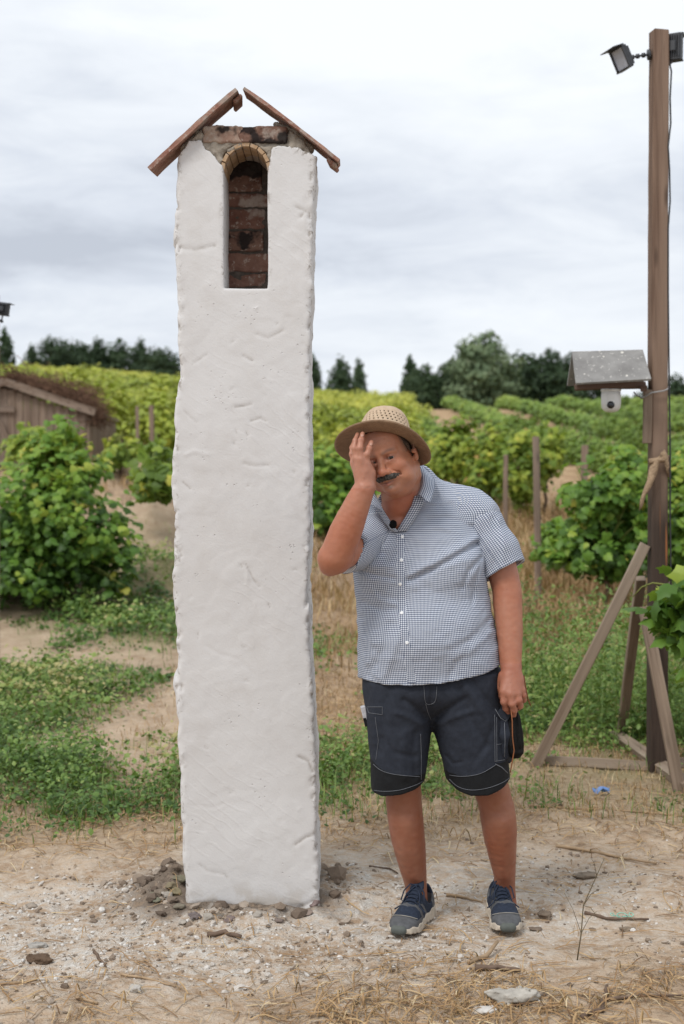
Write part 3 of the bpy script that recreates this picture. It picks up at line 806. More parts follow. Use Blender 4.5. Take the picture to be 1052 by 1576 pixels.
    rough_brick('brick', colx(310), colx(374), TY+.008, TY+.22, rowz(218), rowz(193), m_brick_h, .004, 5, label='reddish brick under the gable')
    rough_brick('brick', colx(366), colx(442), TY+.006, TY+.215, rowz(219), rowz(192.5), m_brick_b, .004, 8, label='soot blackened brick under the gable')
    # six courses at the back of the niche
    yb = TY+.225
    sc = (TY+.225)/TY
    def bx(p): return (p-526)*yb/F
    def bz(r): return CAMH-(r-HOR)*yb/F
    for i, (r0, r1, p0, p1, m) in enumerate(((442, 422, 336, 409, m_brick), (419, 390, 336, 420, m_brick), (387, 356, 340, 405, m_brick_b), (353, 322, 337, 408, m_brick), (319, 298, 336, 420, m_brick), (295, 248, 338, 403, m_brick_b))):
        rough_brick('brick', bx(p0), bx(p1), yb-.004*(i % 3), yb+.05, bz(r0), bz(r1), m, .003, 30+i)
    mb = MB(); mb.box(((bx(336)+bx(420))/2, yb+.012, (bz(445)+bz(246))/2), (bx(420)-bx(336)+.01, .02, bz(246)-bz(445)+.01), bev=.001)
    child_world(link('mortar', mb.mesh('mortar', m_mortar_d)), root)
    # voussoirs of the arch: narrow yellow bricks lining the vault
    nv = 9
    for i in range(nv):
        a0 = math.pi*(1-(i+.06)/nv); a1 = math.pi*(1-(i+.94)/nv)
        mb = MB(); V = []
        j = random.Random(i).uniform(-.003, .003)
        for (y) in (TY+.012+j, TY+.225):
            for a in (a0, a1):
                for rr_ in (0, .012):
                    V.append((xc+(rx-.001+rr_)*math.cos(a), y, zsp+(rz-.001+rr_)*math.sin(a)))
        mb.add(V, [(0, 1, 3, 2), (4, 6, 7, 5), (0, 4, 5, 1), (2, 3, 7, 6), (0, 2, 6, 4), (1, 5, 7, 3)])
        child_world(link('arch_brick', mb.mesh('arch_brick', m_arch)), root)
    # sill mortar
    # clay tiles, two rows in depth on either slope
    def tile(a, b, y0, w, t, seed, nib):
        a, b = Vector(a), Vector(b); d = (b-a); L_ = d.length; d.normalize(); nrm = Vector((-d.z, 0, d.x))
        if nrm.z < 0: nrm = -nrm
        n = 12; r = random.Random(seed); V = []; mb = MB()
        for i in range(n+1):
            u = i/n; p = a + d*L_*u; bow = .004*math.sin(u*math.pi)
            for (yy, o) in ((0, 0), (w, 0), (w, 1), (0, 1)):
                jj = r.uniform(-.0012, .0012)
                q = p + nrm*(bow + (t if o else 0) + jj); V.append((q.x, y0+yy+r.uniform(-.0015, .0015), q.z+yy*.10))
        Fs = [(i*4+k, i*4+(k+1) % 4, i*4+4+(k+1) % 4, i*4+4+k) for i in range(n) for k in range(4)] + [(3, 2, 1, 0), (n*4, n*4+1, n*4+2, n*4+3)]
        mb.add(V, Fs)
        # hanging nib under the upper end
        q = a + d*L_*nib - nrm*.006
        R = Matrix((d, Vector((0, 1, 0)), nrm)).transposed()
        mb.box(q + Vector((0, w*.5, w*.05)), (.035, w*.9, .014), R @ Matrix.Rotation(math.atan(.1), 3, 'X'), bev=.003)
        me = mb.mesh('roof_tile', m_tile)
        return child_world(link('roof_tile', me), root)
    A, B = P(233, 266, TY), P(367, 144, TY)
    C_, D_ = P(374, 141, TY), P(520, 252, TY)
    tile(A, B, TY-.035, .18, .014, 0, .955)
    tile(C_, D_, TY-.029, .18, .011, 5, .955)
    # mortar bedding between tile and shoulder
    def lump(name, pts, rs, mat, seed):
        pts = [np.array(p) for p in pts]; mn = np.min(pts, 0)-.04; mx = np.max(pts, 0)+.04
        f = Field(mn, mx, .004)
        f.chain(pts, rs, .006)
        f.disp(lambda x, y, z: .005*fbm(x*35, y*35, z*35, 3, seed))
        V, Q = f.surf(); return child_world(link(name, mesh_np(name, V, Q, mat)), root)
    lump('mortar_bed', [P(283, 229, TY+.04), P(305, 206, TY+.04)], [.012, .012], m_mortar, 3)
    lump('mortar_bed', [P(425, 192, TY+.04), P(452, 205, TY+.05), P(477, 229, TY+.05)], [.010, .017, .015], m_mortar, 4)
    lump('mortar_bed', [P(352, 232, TY+.02), P(379, 219, TY+.02), P(408, 230, TY+.02)], [.007, .004, .008], m_mortar, 14)
    return root
tower = build_tower()
# ------------------------------------------------------------------ leaves
def lobed_leaf(seed=0):
    """a vine leaf, about 1 across: five lobes, folded along the midrib; stalk at the origin, tip along +Y"""
    r = random.Random(seed)
    out = [(0, .0), (.20, -.10), (.42, .02), (.50, .26), (.36, .36), (.44, .60), (.24, .66), (.12, .82), (0, 1.0), (-.12, .82), (-.24, .66), (-.44, .60), (-.36, .36), (-.50, .26), (-.42, .02), (-.20, -.10)]
    V = []
    for x, y in out:
        x += r.uniform(-.03, .03) if x else 0; y += r.uniform(-.03, .03)
        V.append((x, y, -.35*abs(x)**1.3 - .22*y*y + r.uniform(-.04, .04)))
    V.append((0, .38, .03)); c = len(V)-1
    T = [(i, (i+1) % 16, c) for i in range(16)]
    return np.array(V), np.array(T)
def small_leaf():
    V = np.array([(0, 0, 0), (.30, .30, -.06), (.34, .62, -.10), (0, 1, -.22), (-.34, .62, -.10), (-.30, .30, -.06), (0, .5, .04)])
    T = np.array([(0, 1, 6), (1, 2, 6), (2, 3, 6), (3, 4, 6), (4, 5, 6), (5, 0, 6)])
    return V, T
def far_leaf():
    V = np.array([(-.45, .1, -.1), (0, 0, .05), (.45, .1, -.1), (.3, .75, -.12), (0, .9, -.1), (-.35, .7, -.12)])
    return V, np.array([(0, 1, 4, 5), (1, 2, 3, 4)])
def blade():
    V = np.array([(-.5, 0, 0), (.5, 0, 0), (-.4, 0, .5), (.4, 0, .5), (0, 0, 1)])
    return V
LOBED = [lobed_leaf(i) for i in range(4)]
SMALL = small_leaf(); FAR = far_leaf()
LEAF_ME = {}
def leaf_meshes(mat, key):
    if key not in LEAF_ME:
        L_ = []
        for i in range(4):
            for t in (.1, .3, .5, .7, .9):
                V, T = LOBED[i]
                L_.append(mesh_np('leaf', V, T, mat, attrs={'tint': np.full(len(V), t)}))
        LEAF_ME[key] = L_
    return LEAF_ME[key]
def place_leaves(root, loc, nrm, size, tint, mat, key, nparts, name='foliage', cam_=np.array([0, 0, CAMH])):
    """the leaves nearest the viewer as parts of their own, the rest joined"""
    R = frames(nrm, rng.uniform(0, 6.28, len(loc)))
    order = np.argsort(np.linalg.norm(loc-cam_, axis=1)-.02*size)
    a, b = order[:nparts], order[nparts:]
    me = leaf_meshes(mat, key)
    base = Matrix.Translation(-Vector(root.location))
    for i in a:
        k = int(np.clip(tint[i]*5, 0, 4))
        o = bpy.data.objects.new('leaf', me[random.randrange(4)*5+k]); COL.objects.link(o)
        o.parent = root
        M = Matrix(R[i].tolist()).to_4x4(); s = float(size[i])
        o.matrix_basis = Matrix.Translation(Vector(loc[i])-Vector(root.location)) @ M @ Matrix.Diagonal((s, s, s, 1))
    if len(b):
        Vs, Fs, Ts, n = [], [], [], 0
        for j in range(4):
            m = b[j::4]
            if not len(m): continue
            V, Fc = scatter(LOBED[j][0], LOBED[j][1], loc[m], R[m], size[m]); Vs.append(V); Fs.append(Fc+n); n += len(V)
            Ts.append(np.repeat(tint[m], len(LOBED[j][0])))
        me2 = mesh_np(name, np.concatenate(Vs), np.concatenate(Fs), mat, attrs={'tint': np.concatenate(Ts)})
        child_world(link(name, me2, kind='stuff'), root)
def vine(name, label, base, blobs, n, lsize, mat, key, nparts, group=None, tint=(0, 1), trunk=None, shoots=14, seed=0, cat='vine', top_yellow=0.0):
    """a grape vine: gnarled trunk, thin shoots, leaves spread through and over the blobs (centre, radii)"""
    r = np.random.default_rng(seed+100); random.seed(seed)
    base = Vector(base); root = thing(name, label, cat, base, group)
    mb = MB(); cs = [np.array(b[0]) for b in blobs]
    head = Vector(trunk) if trunk else Vector((base.x + r.uniform(-.05, .05), base.y, base.z+.55))
    pts = [base - Vector((0, 0, .08))]
    for i in range(1, 6):
        p = base.lerp(head, i/5); pts.append(p + Vector((r.uniform(-.025, .025), r.uniform(-.02, .02), 0)))
    mb.tube(pts, [.032, .027, .024, .023, .021, .02], 7)
    child_world(link('trunk', mb.mesh('trunk', m_bark, True)), root)
    mb = MB(); tips = []
    for i in range(shoots):
        c, rad = blobs[r.integers(len(blobs))]
        t = Vector(c) + Vector(rand_dirs(1, r)[0]*np.array(rad)*r.uniform(.6, 1.4)); t.z = max(t.z, base.z+.1)
        mid = head.lerp(t, .5) + Vector((0, 0, .12)) + Vector(r.normal(size=3)*.04)
        P_ = [head*(1-u)**2 + mid*2*u*(1-u) + t*u*u for u in np.linspace(0, 1, 7)]
        mb.tube(P_, [.009, .007, .006, .005, .004, .003, .0025], 5); tips.append(P_)
    child_world(link('shoots', mb.mesh('shoots', m_shoot, True)), root)
    vol = np.array([np.prod(b[1])**.72 for b in blobs]); pick = r.choice(len(blobs), n, p=vol/vol.sum())
    C_ = np.array([b[0] for b in blobs])[pick]; Rr = np.array([b[1] for b in blobs])[pick]
    d = rand_dirs(n, r); rad = r.uniform(.12, 1, n)**.45
    rad = rad*(1 + .42*fbm(d[:, 0]*2.6+C_[:, 0]*3, d[:, 1]*2.6, d[:, 2]*2.6+C_[:, 2]*3, 2, seed))
    loc = C_ + d*rad[:, None]*Rr
    # leaves along the shoots stick out of the mass
    k = min(int(n*.4), shoots*40); idx = r.choice(n, k, replace=False)
    for q in idx:
        t = tips[r.integers(len(tips))]; u = r.uniform(.35, 1)*6; a = int(min(u, 5)); p = t[a].lerp(t[a+1], u-a)
        loc[q] = np.array(p) + r.normal(size=3)*.045
    # gaps
    keep = fbm(loc[:, 0]*4.2, loc[:, 1]*4.2, loc[:, 2]*4.2, 2, seed+7) > -.30
    loc = loc[keep]; d = d[keep]; n = len(loc)
    g = terrain(loc[:, 0], loc[:, 1], False); loc[:, 2] = np.maximum(loc[:, 2], g+.03)
    nrm = d*.75 + np.array([0, -.35, .75]) + r.normal(size=(n, 3))*.38
    size = lsize*r.uniform(.55, 1.2, n)
    zmin, zmax = loc[:, 2].min(), loc[:, 2].max(); hh = (loc[:, 2]-zmin)/(zmax-zmin+1e-6)
    t = tint[0] + (tint[1]-tint[0])*np.clip(.40 + .34*fbm(loc[:, 0]*3.3, loc[:, 1]*3.3, loc[:, 2]*3.3, 3, seed+3) + r.normal(size=n)*.15 + top_yellow*(hh-.4), 0, 1)
    t = np.where(r.random(n) < .02, 1.0, t)
    place_leaves(root, loc, nrm, size, t, mat, key, nparts)
    return root
def pb(px, py, Y, rx, ry, rd):
    """blob at a pixel and distance; rx, ry in photograph pixels, rd in metres"""
    p = P(px, py, Y); return ((p.x, p.y, p.z), (rx*Y/F, rd, ry*Y/F))

# ---- big sprawling vine on the left, between the yard and the cellar
b0 = G(85, 925)
Yb = b0.y
vine('grape_vine', 'big sprawling dark green grape vine left of the whitewashed column', b0,
     [pb(80, 850, Yb, 130, 80, .8), pb(150, 830, Yb-.2, 62, 70, .5), pb(20, 800, Yb+.2, 70, 90, .6), pb(90, 740, Yb, 62, 70, .5), pb(98, 668, Yb, 22, 34, .22), pb(60, 690, Yb-.1, 26, 22, .2), pb(130, 700, Yb, 26, 26, .2), pb(185, 880, Yb-.3, 36, 40, .35), pb(30, 890, Yb-.5, 60, 40, .4), pb(70, 780, Yb-.3, 85, 60, .4), pb(120, 720, Yb+.1, 50, 40, .3), pb(-60, 830, Yb, 90, 120, .7)],
     9500, .082, m_vine, 'g', 300, tint=(.08, 1), seed=1, top_yellow=.6, trunk=P(75, 860, Yb), shoots=70)
vine('grape_vine', 'small yellowing vine shoot against the cellar wall', G(30, 735),
     [pb(45, 690, 16, 40, 26, .3), pb(60, 668, 16, 18, 12, .2)], 420, .12, m_vine_y, 'y', 90, tint=(.1, .9), seed=2, shoots=8)
vine('grape_vine', 'low yellow green vine on the earth bank just left of the column', G(245, 770),
     [pb(238, 748, 14.5, 36, 20, .3), pb(262, 738, 14.5, 24, 22, .25), pb(232, 722, 14.5, 8, 14, .1)], 480, .12, m_vine_y, 'y', 120, tint=(0, .75), seed=3, shoots=9)
# ---- vines seen between the column and the man
p = G(505, 830)
vine('grape_vine', 'leafy vine between the column and the man with a raised arm', p,
     [pb(500, 770, p.y, 40, 52, .4), pb(520, 720, p.y, 36, 36, .35), pb(480, 720, p.y, 30, 40, .35), pb(545, 770, p.y, 40, 40, .35), pb(500, 800, p.y, 30, 30, .3)],
     2600, .10, m_vine, 'g', 160, tint=(.15, 1), seed=4, top_yellow=.7, shoots=14)
# ---- yellow vine row behind the man's shoulder
for i, (px, py, w, h, tt) in enumerate(((700, 790, 46, 62, (.1, .9)), (752, 806, 42, 70, (.15, 1)), (800, 812, 34, 66, (.1, .9)), (838, 806, 26, 44, (.0, .8)))):
    p = G(px, py)
    vine('grape_vine', ['yellow green vine just above the man\'s shoulder', 'yellow vine with a bare dark trunk in front of the tall stake', 'yellow green vine hanging low beside the tall stake', 'small vine just right of the tall stake'][i], p,
         [pb(px, py-95, p.y, w, h*.62, .4), pb(px+8, py-130, p.y, w*.7, h*.4, .35), pb(px-12, py-75, p.y, w*.6, h*.4, .3)] + ([pb(px+8, py-45, p.y, w*.6, h*.5, .25)] if i == 2 else []),
         1700, .10, m_vine_y, 'y', 100, group='yellow vines along the path behind the man', tint=tt, seed=20+i, shoots=12)
# ---- large vine behind the wooden post at the right
p = G(935, 960)
vine('grape_vine', 'large green vine left of the tall beam, a runner reaching towards the man', p,
     [pb(935, 790, p.y, 55, 55, .45), pb(900, 760, p.y, 42, 34, .35), pb(960, 740, p.y, 40, 40, .4), pb(925, 850, p.y, 62, 44, .4), pb(880, 848, p.y, 26, 18, .2), pb(843, 852, p.y-.2, 26, 8, .1), pb(985, 830, p.y, 36, 60, .4), pb(965, 700, p.y, 22, 18, .2), pb(905, 738, p.y, 26, 14, .2)],
     5000, .088, m_vine, 'g', 280, tint=(.12, 1), seed=6, top_yellow=.55, trunk=P(930, 870, p.y), shoots=44)
p = G(1075, 950)
vine('grape_vine', 'yellow green vine behind the tall beam at the edge of the yard', p,
     [pb(1050, 780, p.y, 40, 60, .45), pb(1060, 720, p.y, 30, 36, .4), pb(1090, 850, p.y, 60, 80, .5), pb(1040, 850, p.y, 26, 50, .35)],
     3200, .092, m_vine, 'g', 160, tint=(.2, 1), seed=7, top_yellow=.6, shoots=16)
p = G(1120, 1290)
vine('grape_vine', 'fresh green vine branch reaching in front of the tall beam', p,
     [pb(1048, 960, 6.2, 34, 30, .18), pb(1022, 935, 6.2, 22, 16, .12), pb(985, 912, 6.2, 18, 24, .1), pb(1075, 930, 6.2, 40, 60, .25), pb(1030, 985, 6.2, 20, 18, .1), pb(1100, 1020, 6.2, 45, 80, .25)],
     420, .105, m_vine, 'g', 230, tint=(.25, .85), seed=8, trunk=P(1098, 960, 6.2), shoots=14)

for i, (px, py, w, h, n_, lb) in enumerate(((880, 800, 48, 60, 1500, 'green vine filling the gap behind the lower stake'), (965, 790, 60, 66, 1900, 'tall green vine behind the large vine beside the beam'), (1040, 800, 50, 66, 1500, 'green vine at the right edge beyond the beam'),
                                               (655, 770, 40, 50, 1200, 'yellow green vine just above the man\'s collar'), (520, 745, 44, 44, 1300, 'yellow vine up the slope between the column and the hat'), (185, 735, 30, 34, 900, 'yellow vine above the earth bank left of the column'))):
    p = G(px, py)
    if i < 3: p = Vector((P(px, py, 14.5+i).x, 14.5+i, 0)); p.z = gz(p.x, p.y)
    y_ = i > 2; rb = CAMH-(p.z-CAMH)*0; row = HOR-(p.z-CAMH)*F/p.y
    vine('grape_vine', lb, p, [pb(px, row-h*1.15, p.y, w, h*.62, .4), pb(px-w*.5, row-h*.8, p.y, w*.6, h*.5, .35), pb(px+w*.5, row-h*1.3, p.y, w*.55, h*.5, .35)],
         n_, .10, m_vine_y if y_ else m_vine, 'y' if y_ else 'g', 60, tint=(.1, .95), seed=60+i, shoots=16, top_yellow=.5)

# ---- vineyard on the hill: the nearest three hundred vines one by one, the rest joined
def vine_proto(name, n, seed, mat, size=.17, h=1.25, w=.75):
    r = np.random.default_rng(seed); d = rand_dirs(n, r); loc = d*(r.uniform(.35, 1, n)**.4)[:, None]*np.array([w*.66, w*.62, h*.52])
    loc *= (1 + .3*fbm(d[:, 0]*2, d[:, 1]*2, d[:, 2]*2, 2, seed))[:, None]
    loc[:, 2] += h*.56
    nrm = d + np.array([0, -.2, .8]) + r.normal(size=(n, 3))*.4
    R = frames(nrm, r.uniform(0, 6.28, n)); V, Fc = scatter(FAR[0], FAR[1], loc, R, size*r.uniform(.6, 1.2, n))
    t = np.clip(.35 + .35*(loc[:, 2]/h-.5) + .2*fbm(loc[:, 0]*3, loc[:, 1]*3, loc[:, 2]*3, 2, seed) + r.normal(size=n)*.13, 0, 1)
    T = np.repeat(t, len(FAR[0])); mi = np.zeros(len(Fc), int)
    mb = MB(); mb.tube([(0, 0, -.2), (.02, 0, .3), (-.02, .01, h*.6)], [.03, .025, .02], 6)
    tv = np.array([tuple(v) for v in mb.v]); tf = [f for f in mb.f if len(f) == 4]
    V = np.concatenate([V, tv]); Fc = np.concatenate([Fc, np.array(tf)+len(T)]); mi = np.concatenate([mi, np.ones(len(tf), int)]); T = np.concatenate([T, np.zeros(len(tv))])
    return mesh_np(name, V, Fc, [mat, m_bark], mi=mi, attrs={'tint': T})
def hill_vines():
    r = np.random.default_rng(5)
    R_, L_ = [], []
    for k in range(-6, 70):                                  # rows running away from the yard, right of the middle
        x0 = -1.0 + k*3.1
        for Y in np.arange(19, 86, .85):
            x = x0 + Y*.012 + r.normal()*.08; y = Y + r.normal()*.15
            t = x/y
            if t < .052 or t > .36: continue
            if y < 25 and .0 < t < .10: continue
            if y < 23: continue
            if r.random() < .07: continue
            R_.append((x, y))
    for Y in np.arange(24.5, 98, 2.1):                      # rows running across the slope, left of the column
        for x in np.arange(-.42*Y, .05*Y, 1.0):
            xx = x + r.normal()*.15; y = Y + r.normal()*.2 + .06*x
            t = xx/y
            if t > .047: continue
            if t > -.06 and y < 27: continue
            if y < 29.5 and xx < -4.0 and xx > -7.5: continue
            if r.random() < .04: continue
            L_.append((xx, y))
    A = [(a[0], a[1], 0) for a in R_] + [(a[0], a[1], 1) for a in L_]
    A.sort(key=lambda a: a[1])
    near, far = A[:300], A[300:]
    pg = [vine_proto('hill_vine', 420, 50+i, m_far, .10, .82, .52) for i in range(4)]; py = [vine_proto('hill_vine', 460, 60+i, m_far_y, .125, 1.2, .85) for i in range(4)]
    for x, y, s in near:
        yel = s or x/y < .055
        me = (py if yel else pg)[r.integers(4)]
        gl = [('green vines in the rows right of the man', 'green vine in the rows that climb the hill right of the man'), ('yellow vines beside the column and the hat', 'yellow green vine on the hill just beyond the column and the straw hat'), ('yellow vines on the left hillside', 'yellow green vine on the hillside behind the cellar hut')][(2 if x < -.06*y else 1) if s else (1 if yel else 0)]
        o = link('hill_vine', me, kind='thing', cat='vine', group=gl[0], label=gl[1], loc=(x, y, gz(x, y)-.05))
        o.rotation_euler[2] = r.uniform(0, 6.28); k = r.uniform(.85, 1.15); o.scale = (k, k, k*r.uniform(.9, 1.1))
    for nm, side, mat in (('vineyard_foliage', 0, m_far), ('yellow_vineyard_foliage', 1, m_far_y)):
        F_ = np.array([(a[0], a[1]) for a in far if (1 if (a[2] or a[0]/a[1] < .055) else 0) == side])
        if not len(F_): continue
        m = 130; N = len(F_)*m; B = np.repeat(F_, m, 0); d = rand_dirs(N, r); k = (r.uniform(.4, 1, N)**.4)[:, None]
        gzv = np.repeat(terrain(F_[:, 0], F_[:, 1], False)-.05, m)
        loc = np.concatenate([B, gzv[:, None]], 1) + d*k*(1+.3*fbm(B[:, :1]*3+d[:, :1]*2, B[:, 1:2]*3+d[:, 1:2]*2, d[:, 2:3]*2, 2, 4))*(np.array([.32, .5, .34]) if not side else np.array([.62, .5, .5])) + np.array([0, 0, .5 if not side else .62])
        Rm = frames(d+np.array([0, -.2, .8])+r.normal(size=(N, 3))*.3, r.uniform(0, 6.28, N))
        V, Fc = scatter(FAR[0], FAR[1], loc, Rm, .17*r.uniform(.6, 1.2, N))
        pv = np.repeat(r.normal(size=len(F_))*.12, m)
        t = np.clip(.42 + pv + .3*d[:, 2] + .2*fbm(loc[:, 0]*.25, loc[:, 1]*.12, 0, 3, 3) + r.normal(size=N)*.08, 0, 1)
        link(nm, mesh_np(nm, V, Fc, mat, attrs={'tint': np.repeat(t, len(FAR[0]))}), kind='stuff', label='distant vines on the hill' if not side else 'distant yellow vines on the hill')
hill_vines()

# ---- trees along the crest
def tree_proto(seed, h, w, n, conic, mat, kind=0):
    n = int(n*1.6)
    r = np.random.default_rng(seed); B = []
    nb = 16
    for i in range(nb):
        u = (i+.5)/nb; z = h*(.12+.82*u); rr = w*.5*((1-u)**.55 if conic else math.sqrt(max(.05, 1-(2*u*.9-.8)**2)))
        a = i*2.4+r.uniform(0, 1); B.append((math.cos(a)*rr*.55, math.sin(a)*rr*.55, z, rr*.66+.38, h*.085+.28))
    B = np.array(B); pk = r.choice(nb, n, p=B[:, 3]**1.6/(B[:, 3]**1.6).sum()); d = rand_dirs(n, r); k = r.uniform(.3, 1, n)**.4
    k = k*(1+.35*fbm(d[:, 0]*2+pk, d[:, 1]*2, d[:, 2]*2, 2, seed))
    b = B[pk]; loc = b[:, :3] + d*k[:, None]*np.stack([b[:, 3], b[:, 3], b[:, 4]], 1)
    R = frames(d+np.array([0, 0, .5])+r.normal(size=(n, 3))*.5, r.uniform(0, 6.28, n)); V, Fc = scatter(FAR[0], FAR[1], loc, R, .42*r.uniform(.5, 1.3, n))
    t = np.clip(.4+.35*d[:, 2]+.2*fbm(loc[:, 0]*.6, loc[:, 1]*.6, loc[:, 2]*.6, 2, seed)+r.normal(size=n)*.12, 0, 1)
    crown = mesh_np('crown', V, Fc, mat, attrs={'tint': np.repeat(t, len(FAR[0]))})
    mb = MB(); mb.tube([(0, 0, -1), (.1, 0, h*.3), (0, .1, h*.8)], [.035*h*.5+.05, .03*h*.5, .03], 8)
    for i in range(6):
        q = B[r.integers(nb)]; z0 = h*r.uniform(.15, .5); mb.tube([(0, 0, z0), (q[0]*.6, q[1]*.6, (z0+q[2])/2), (q[0], q[1], q[2])], [.07, .05, .02], 6)
    return crown, mb.mesh('trunk', m_bark, True)
protos = [tree_proto(1, 8, 6.5, 2300, False, m_tree), tree_proto(2, 8, 5.0, 2000, True, m_tree), tree_proto(3, 8, 7.0, 2400, False, m_tree), tree_proto(4, 8, 4.2, 1700, True, m_tree), tree_proto(5, 8, 7.5, 3000, False, m_tree_pale), tree_proto(6, 8, 6.0, 2200, False, m_tree)]
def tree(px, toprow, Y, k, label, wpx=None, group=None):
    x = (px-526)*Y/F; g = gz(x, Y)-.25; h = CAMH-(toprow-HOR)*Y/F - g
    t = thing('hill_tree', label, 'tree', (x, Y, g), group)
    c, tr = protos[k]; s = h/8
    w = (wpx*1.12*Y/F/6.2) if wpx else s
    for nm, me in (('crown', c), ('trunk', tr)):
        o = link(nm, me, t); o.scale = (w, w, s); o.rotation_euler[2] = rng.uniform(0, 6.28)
def trees():
    lg = 'dark trees along the hilltop left of the column'
    for (px, r_, k, w, lb) in ((8, 505, 3, 46, 'narrow dark tree at the far left end of the hilltop'), (-30, 512, 1, 50, 'dark tree just beyond the far left end of the hilltop'), (48, 530, 1, 34, 'smallest dark tree, after the gap in the left hilltop line'),
                               (80, 518, 0, 52, 'broad dark tree second after the gap in the left hilltop line'), (112, 524, 2, 52, 'low dark tree between two taller ones on the left hilltop'), (150, 520, 1, 54, 'pointed dark tree over the cellar roof end'),
                               (183, 524, 5, 56, 'dark round tree in the middle of the left hilltop line'), (216, 521, 1, 44, 'pointed dark tree near the column on the left hilltop'), (254, 537, 0, 50, 'low dark tree touching the column\'s left edge'), (130, 532, 2, 60, 'dark tree filling the gap behind the pointed one'), (236, 535, 2, 46, 'dark low tree second from the column\'s left edge')):
        tree(px, r_, 112+rng.uniform(-4, 4), k, lb, w, lg)
    rg = 'dark trees along the hilltop right of the column'
    for (px, r_, k, w, lb) in ((482, 545, 3, 44, 'dark pointed tree touching the column\'s right edge'), (524, 550, 1, 60, 'left of the two dark firs between column and hat'), (552, 554, 3, 46, 'right of the two dark firs between column and hat'),
                               (632, 547, 3, 48, 'pointed dark tree at the left end of the right hand wood'), (652, 562, 0, 50, 'low dark tree beside the pointed one above the hat'), (690, 560, 2, 60, 'dark round tree left of the tall pale tree'),
                               (806, 542, 0, 66, 'dark round tree right of the tall pale tree'), (846, 538, 2, 64, 'tallest dark tree beside the camera shelter'), (880, 546, 5, 56, 'dark tree right behind the camera shelter'), (775, 552, 1, 54, 'dark tree half hidden behind the tall pale tree'), (710, 548, 1, 50, 'dark tree in front of the tall pale tree'),
                               (1040, 577, 0, 60, 'dark tree right of the tall beam'), (1075, 585, 2, 60, 'dark tree past the right edge of the hilltop'), (925, 588, 0, 46, 'low dark tree under the camera shelter'), (1008, 592, 2, 50, 'low dark tree behind the tall beam')):
        tree(px, r_, 110+rng.uniform(-4, 4), k, lb, w, rg)
    tree(742, 513, 106, 4, 'tall pale grey green tree rising over the dark hilltop trees', 78)
    tree(722, 535, 107, 4, 'lower pale grey green tree leaning out of the dark hilltop trees', 60)
trees()

# ---- weeds, grass, straw
def tuft_mesh(name, xy, zg, hts, wid, r, mat, tint, lean=.5, per=1):
    N = len(xy); B = blade(); a = r.uniform(0, 6.28, N); ln = r.uniform(.1, lean, N)
    up = np.stack([np.cos(a)*ln, np.sin(a)*ln, np.ones(N)], 1); up /= np.linalg.norm(up, axis=1, keepdims=True)
    side = np.stack([-np.sin(a), np.cos(a), np.zeros(N)], 1); dr = np.stack([np.cos(a), np.sin(a), -.4*np.ones(N)], 1)
    base = np.concatenate([xy, zg[:, None]], 1)
    V = np.empty((N, 5, 3)); h = hts[:, None]; w = wid[:, None]
    V[:, 0] = base-side*w; V[:, 1] = base+side*w; m = base+up*h*.55; V[:, 2] = m-side*w*.75; V[:, 3] = m+side*w*.75; V[:, 4] = base+up*h*.9+dr*h*.28
    i = np.arange(N)[:, None]*5
    Q = np.concatenate([i+0, i+1, i+3, i+2], 1); T = np.concatenate([i+2, i+3, i+4], 1)
    return mesh_np(name, V.reshape(-1, 3), [Q, T], mat, attrs={'tint': np.repeat(tint, 5)})
def sample(n, x0, x1, y0, y1, fn, r, wedge=True):
    """points in the yard kept with probability fn; evenly spread over what the lens sees"""
    y = 1/r.uniform(1/y1, 1/y0, n); x = (r.uniform(x0, x1, n))*(y/8 if wedge else 1)
    p = fn(x, y); k = r.random(n) < p; return x[k], y[k]
def hidden(x, y):
    return (np.abs(x+.32) < .26) & (np.abs(y-4.97) < .26)
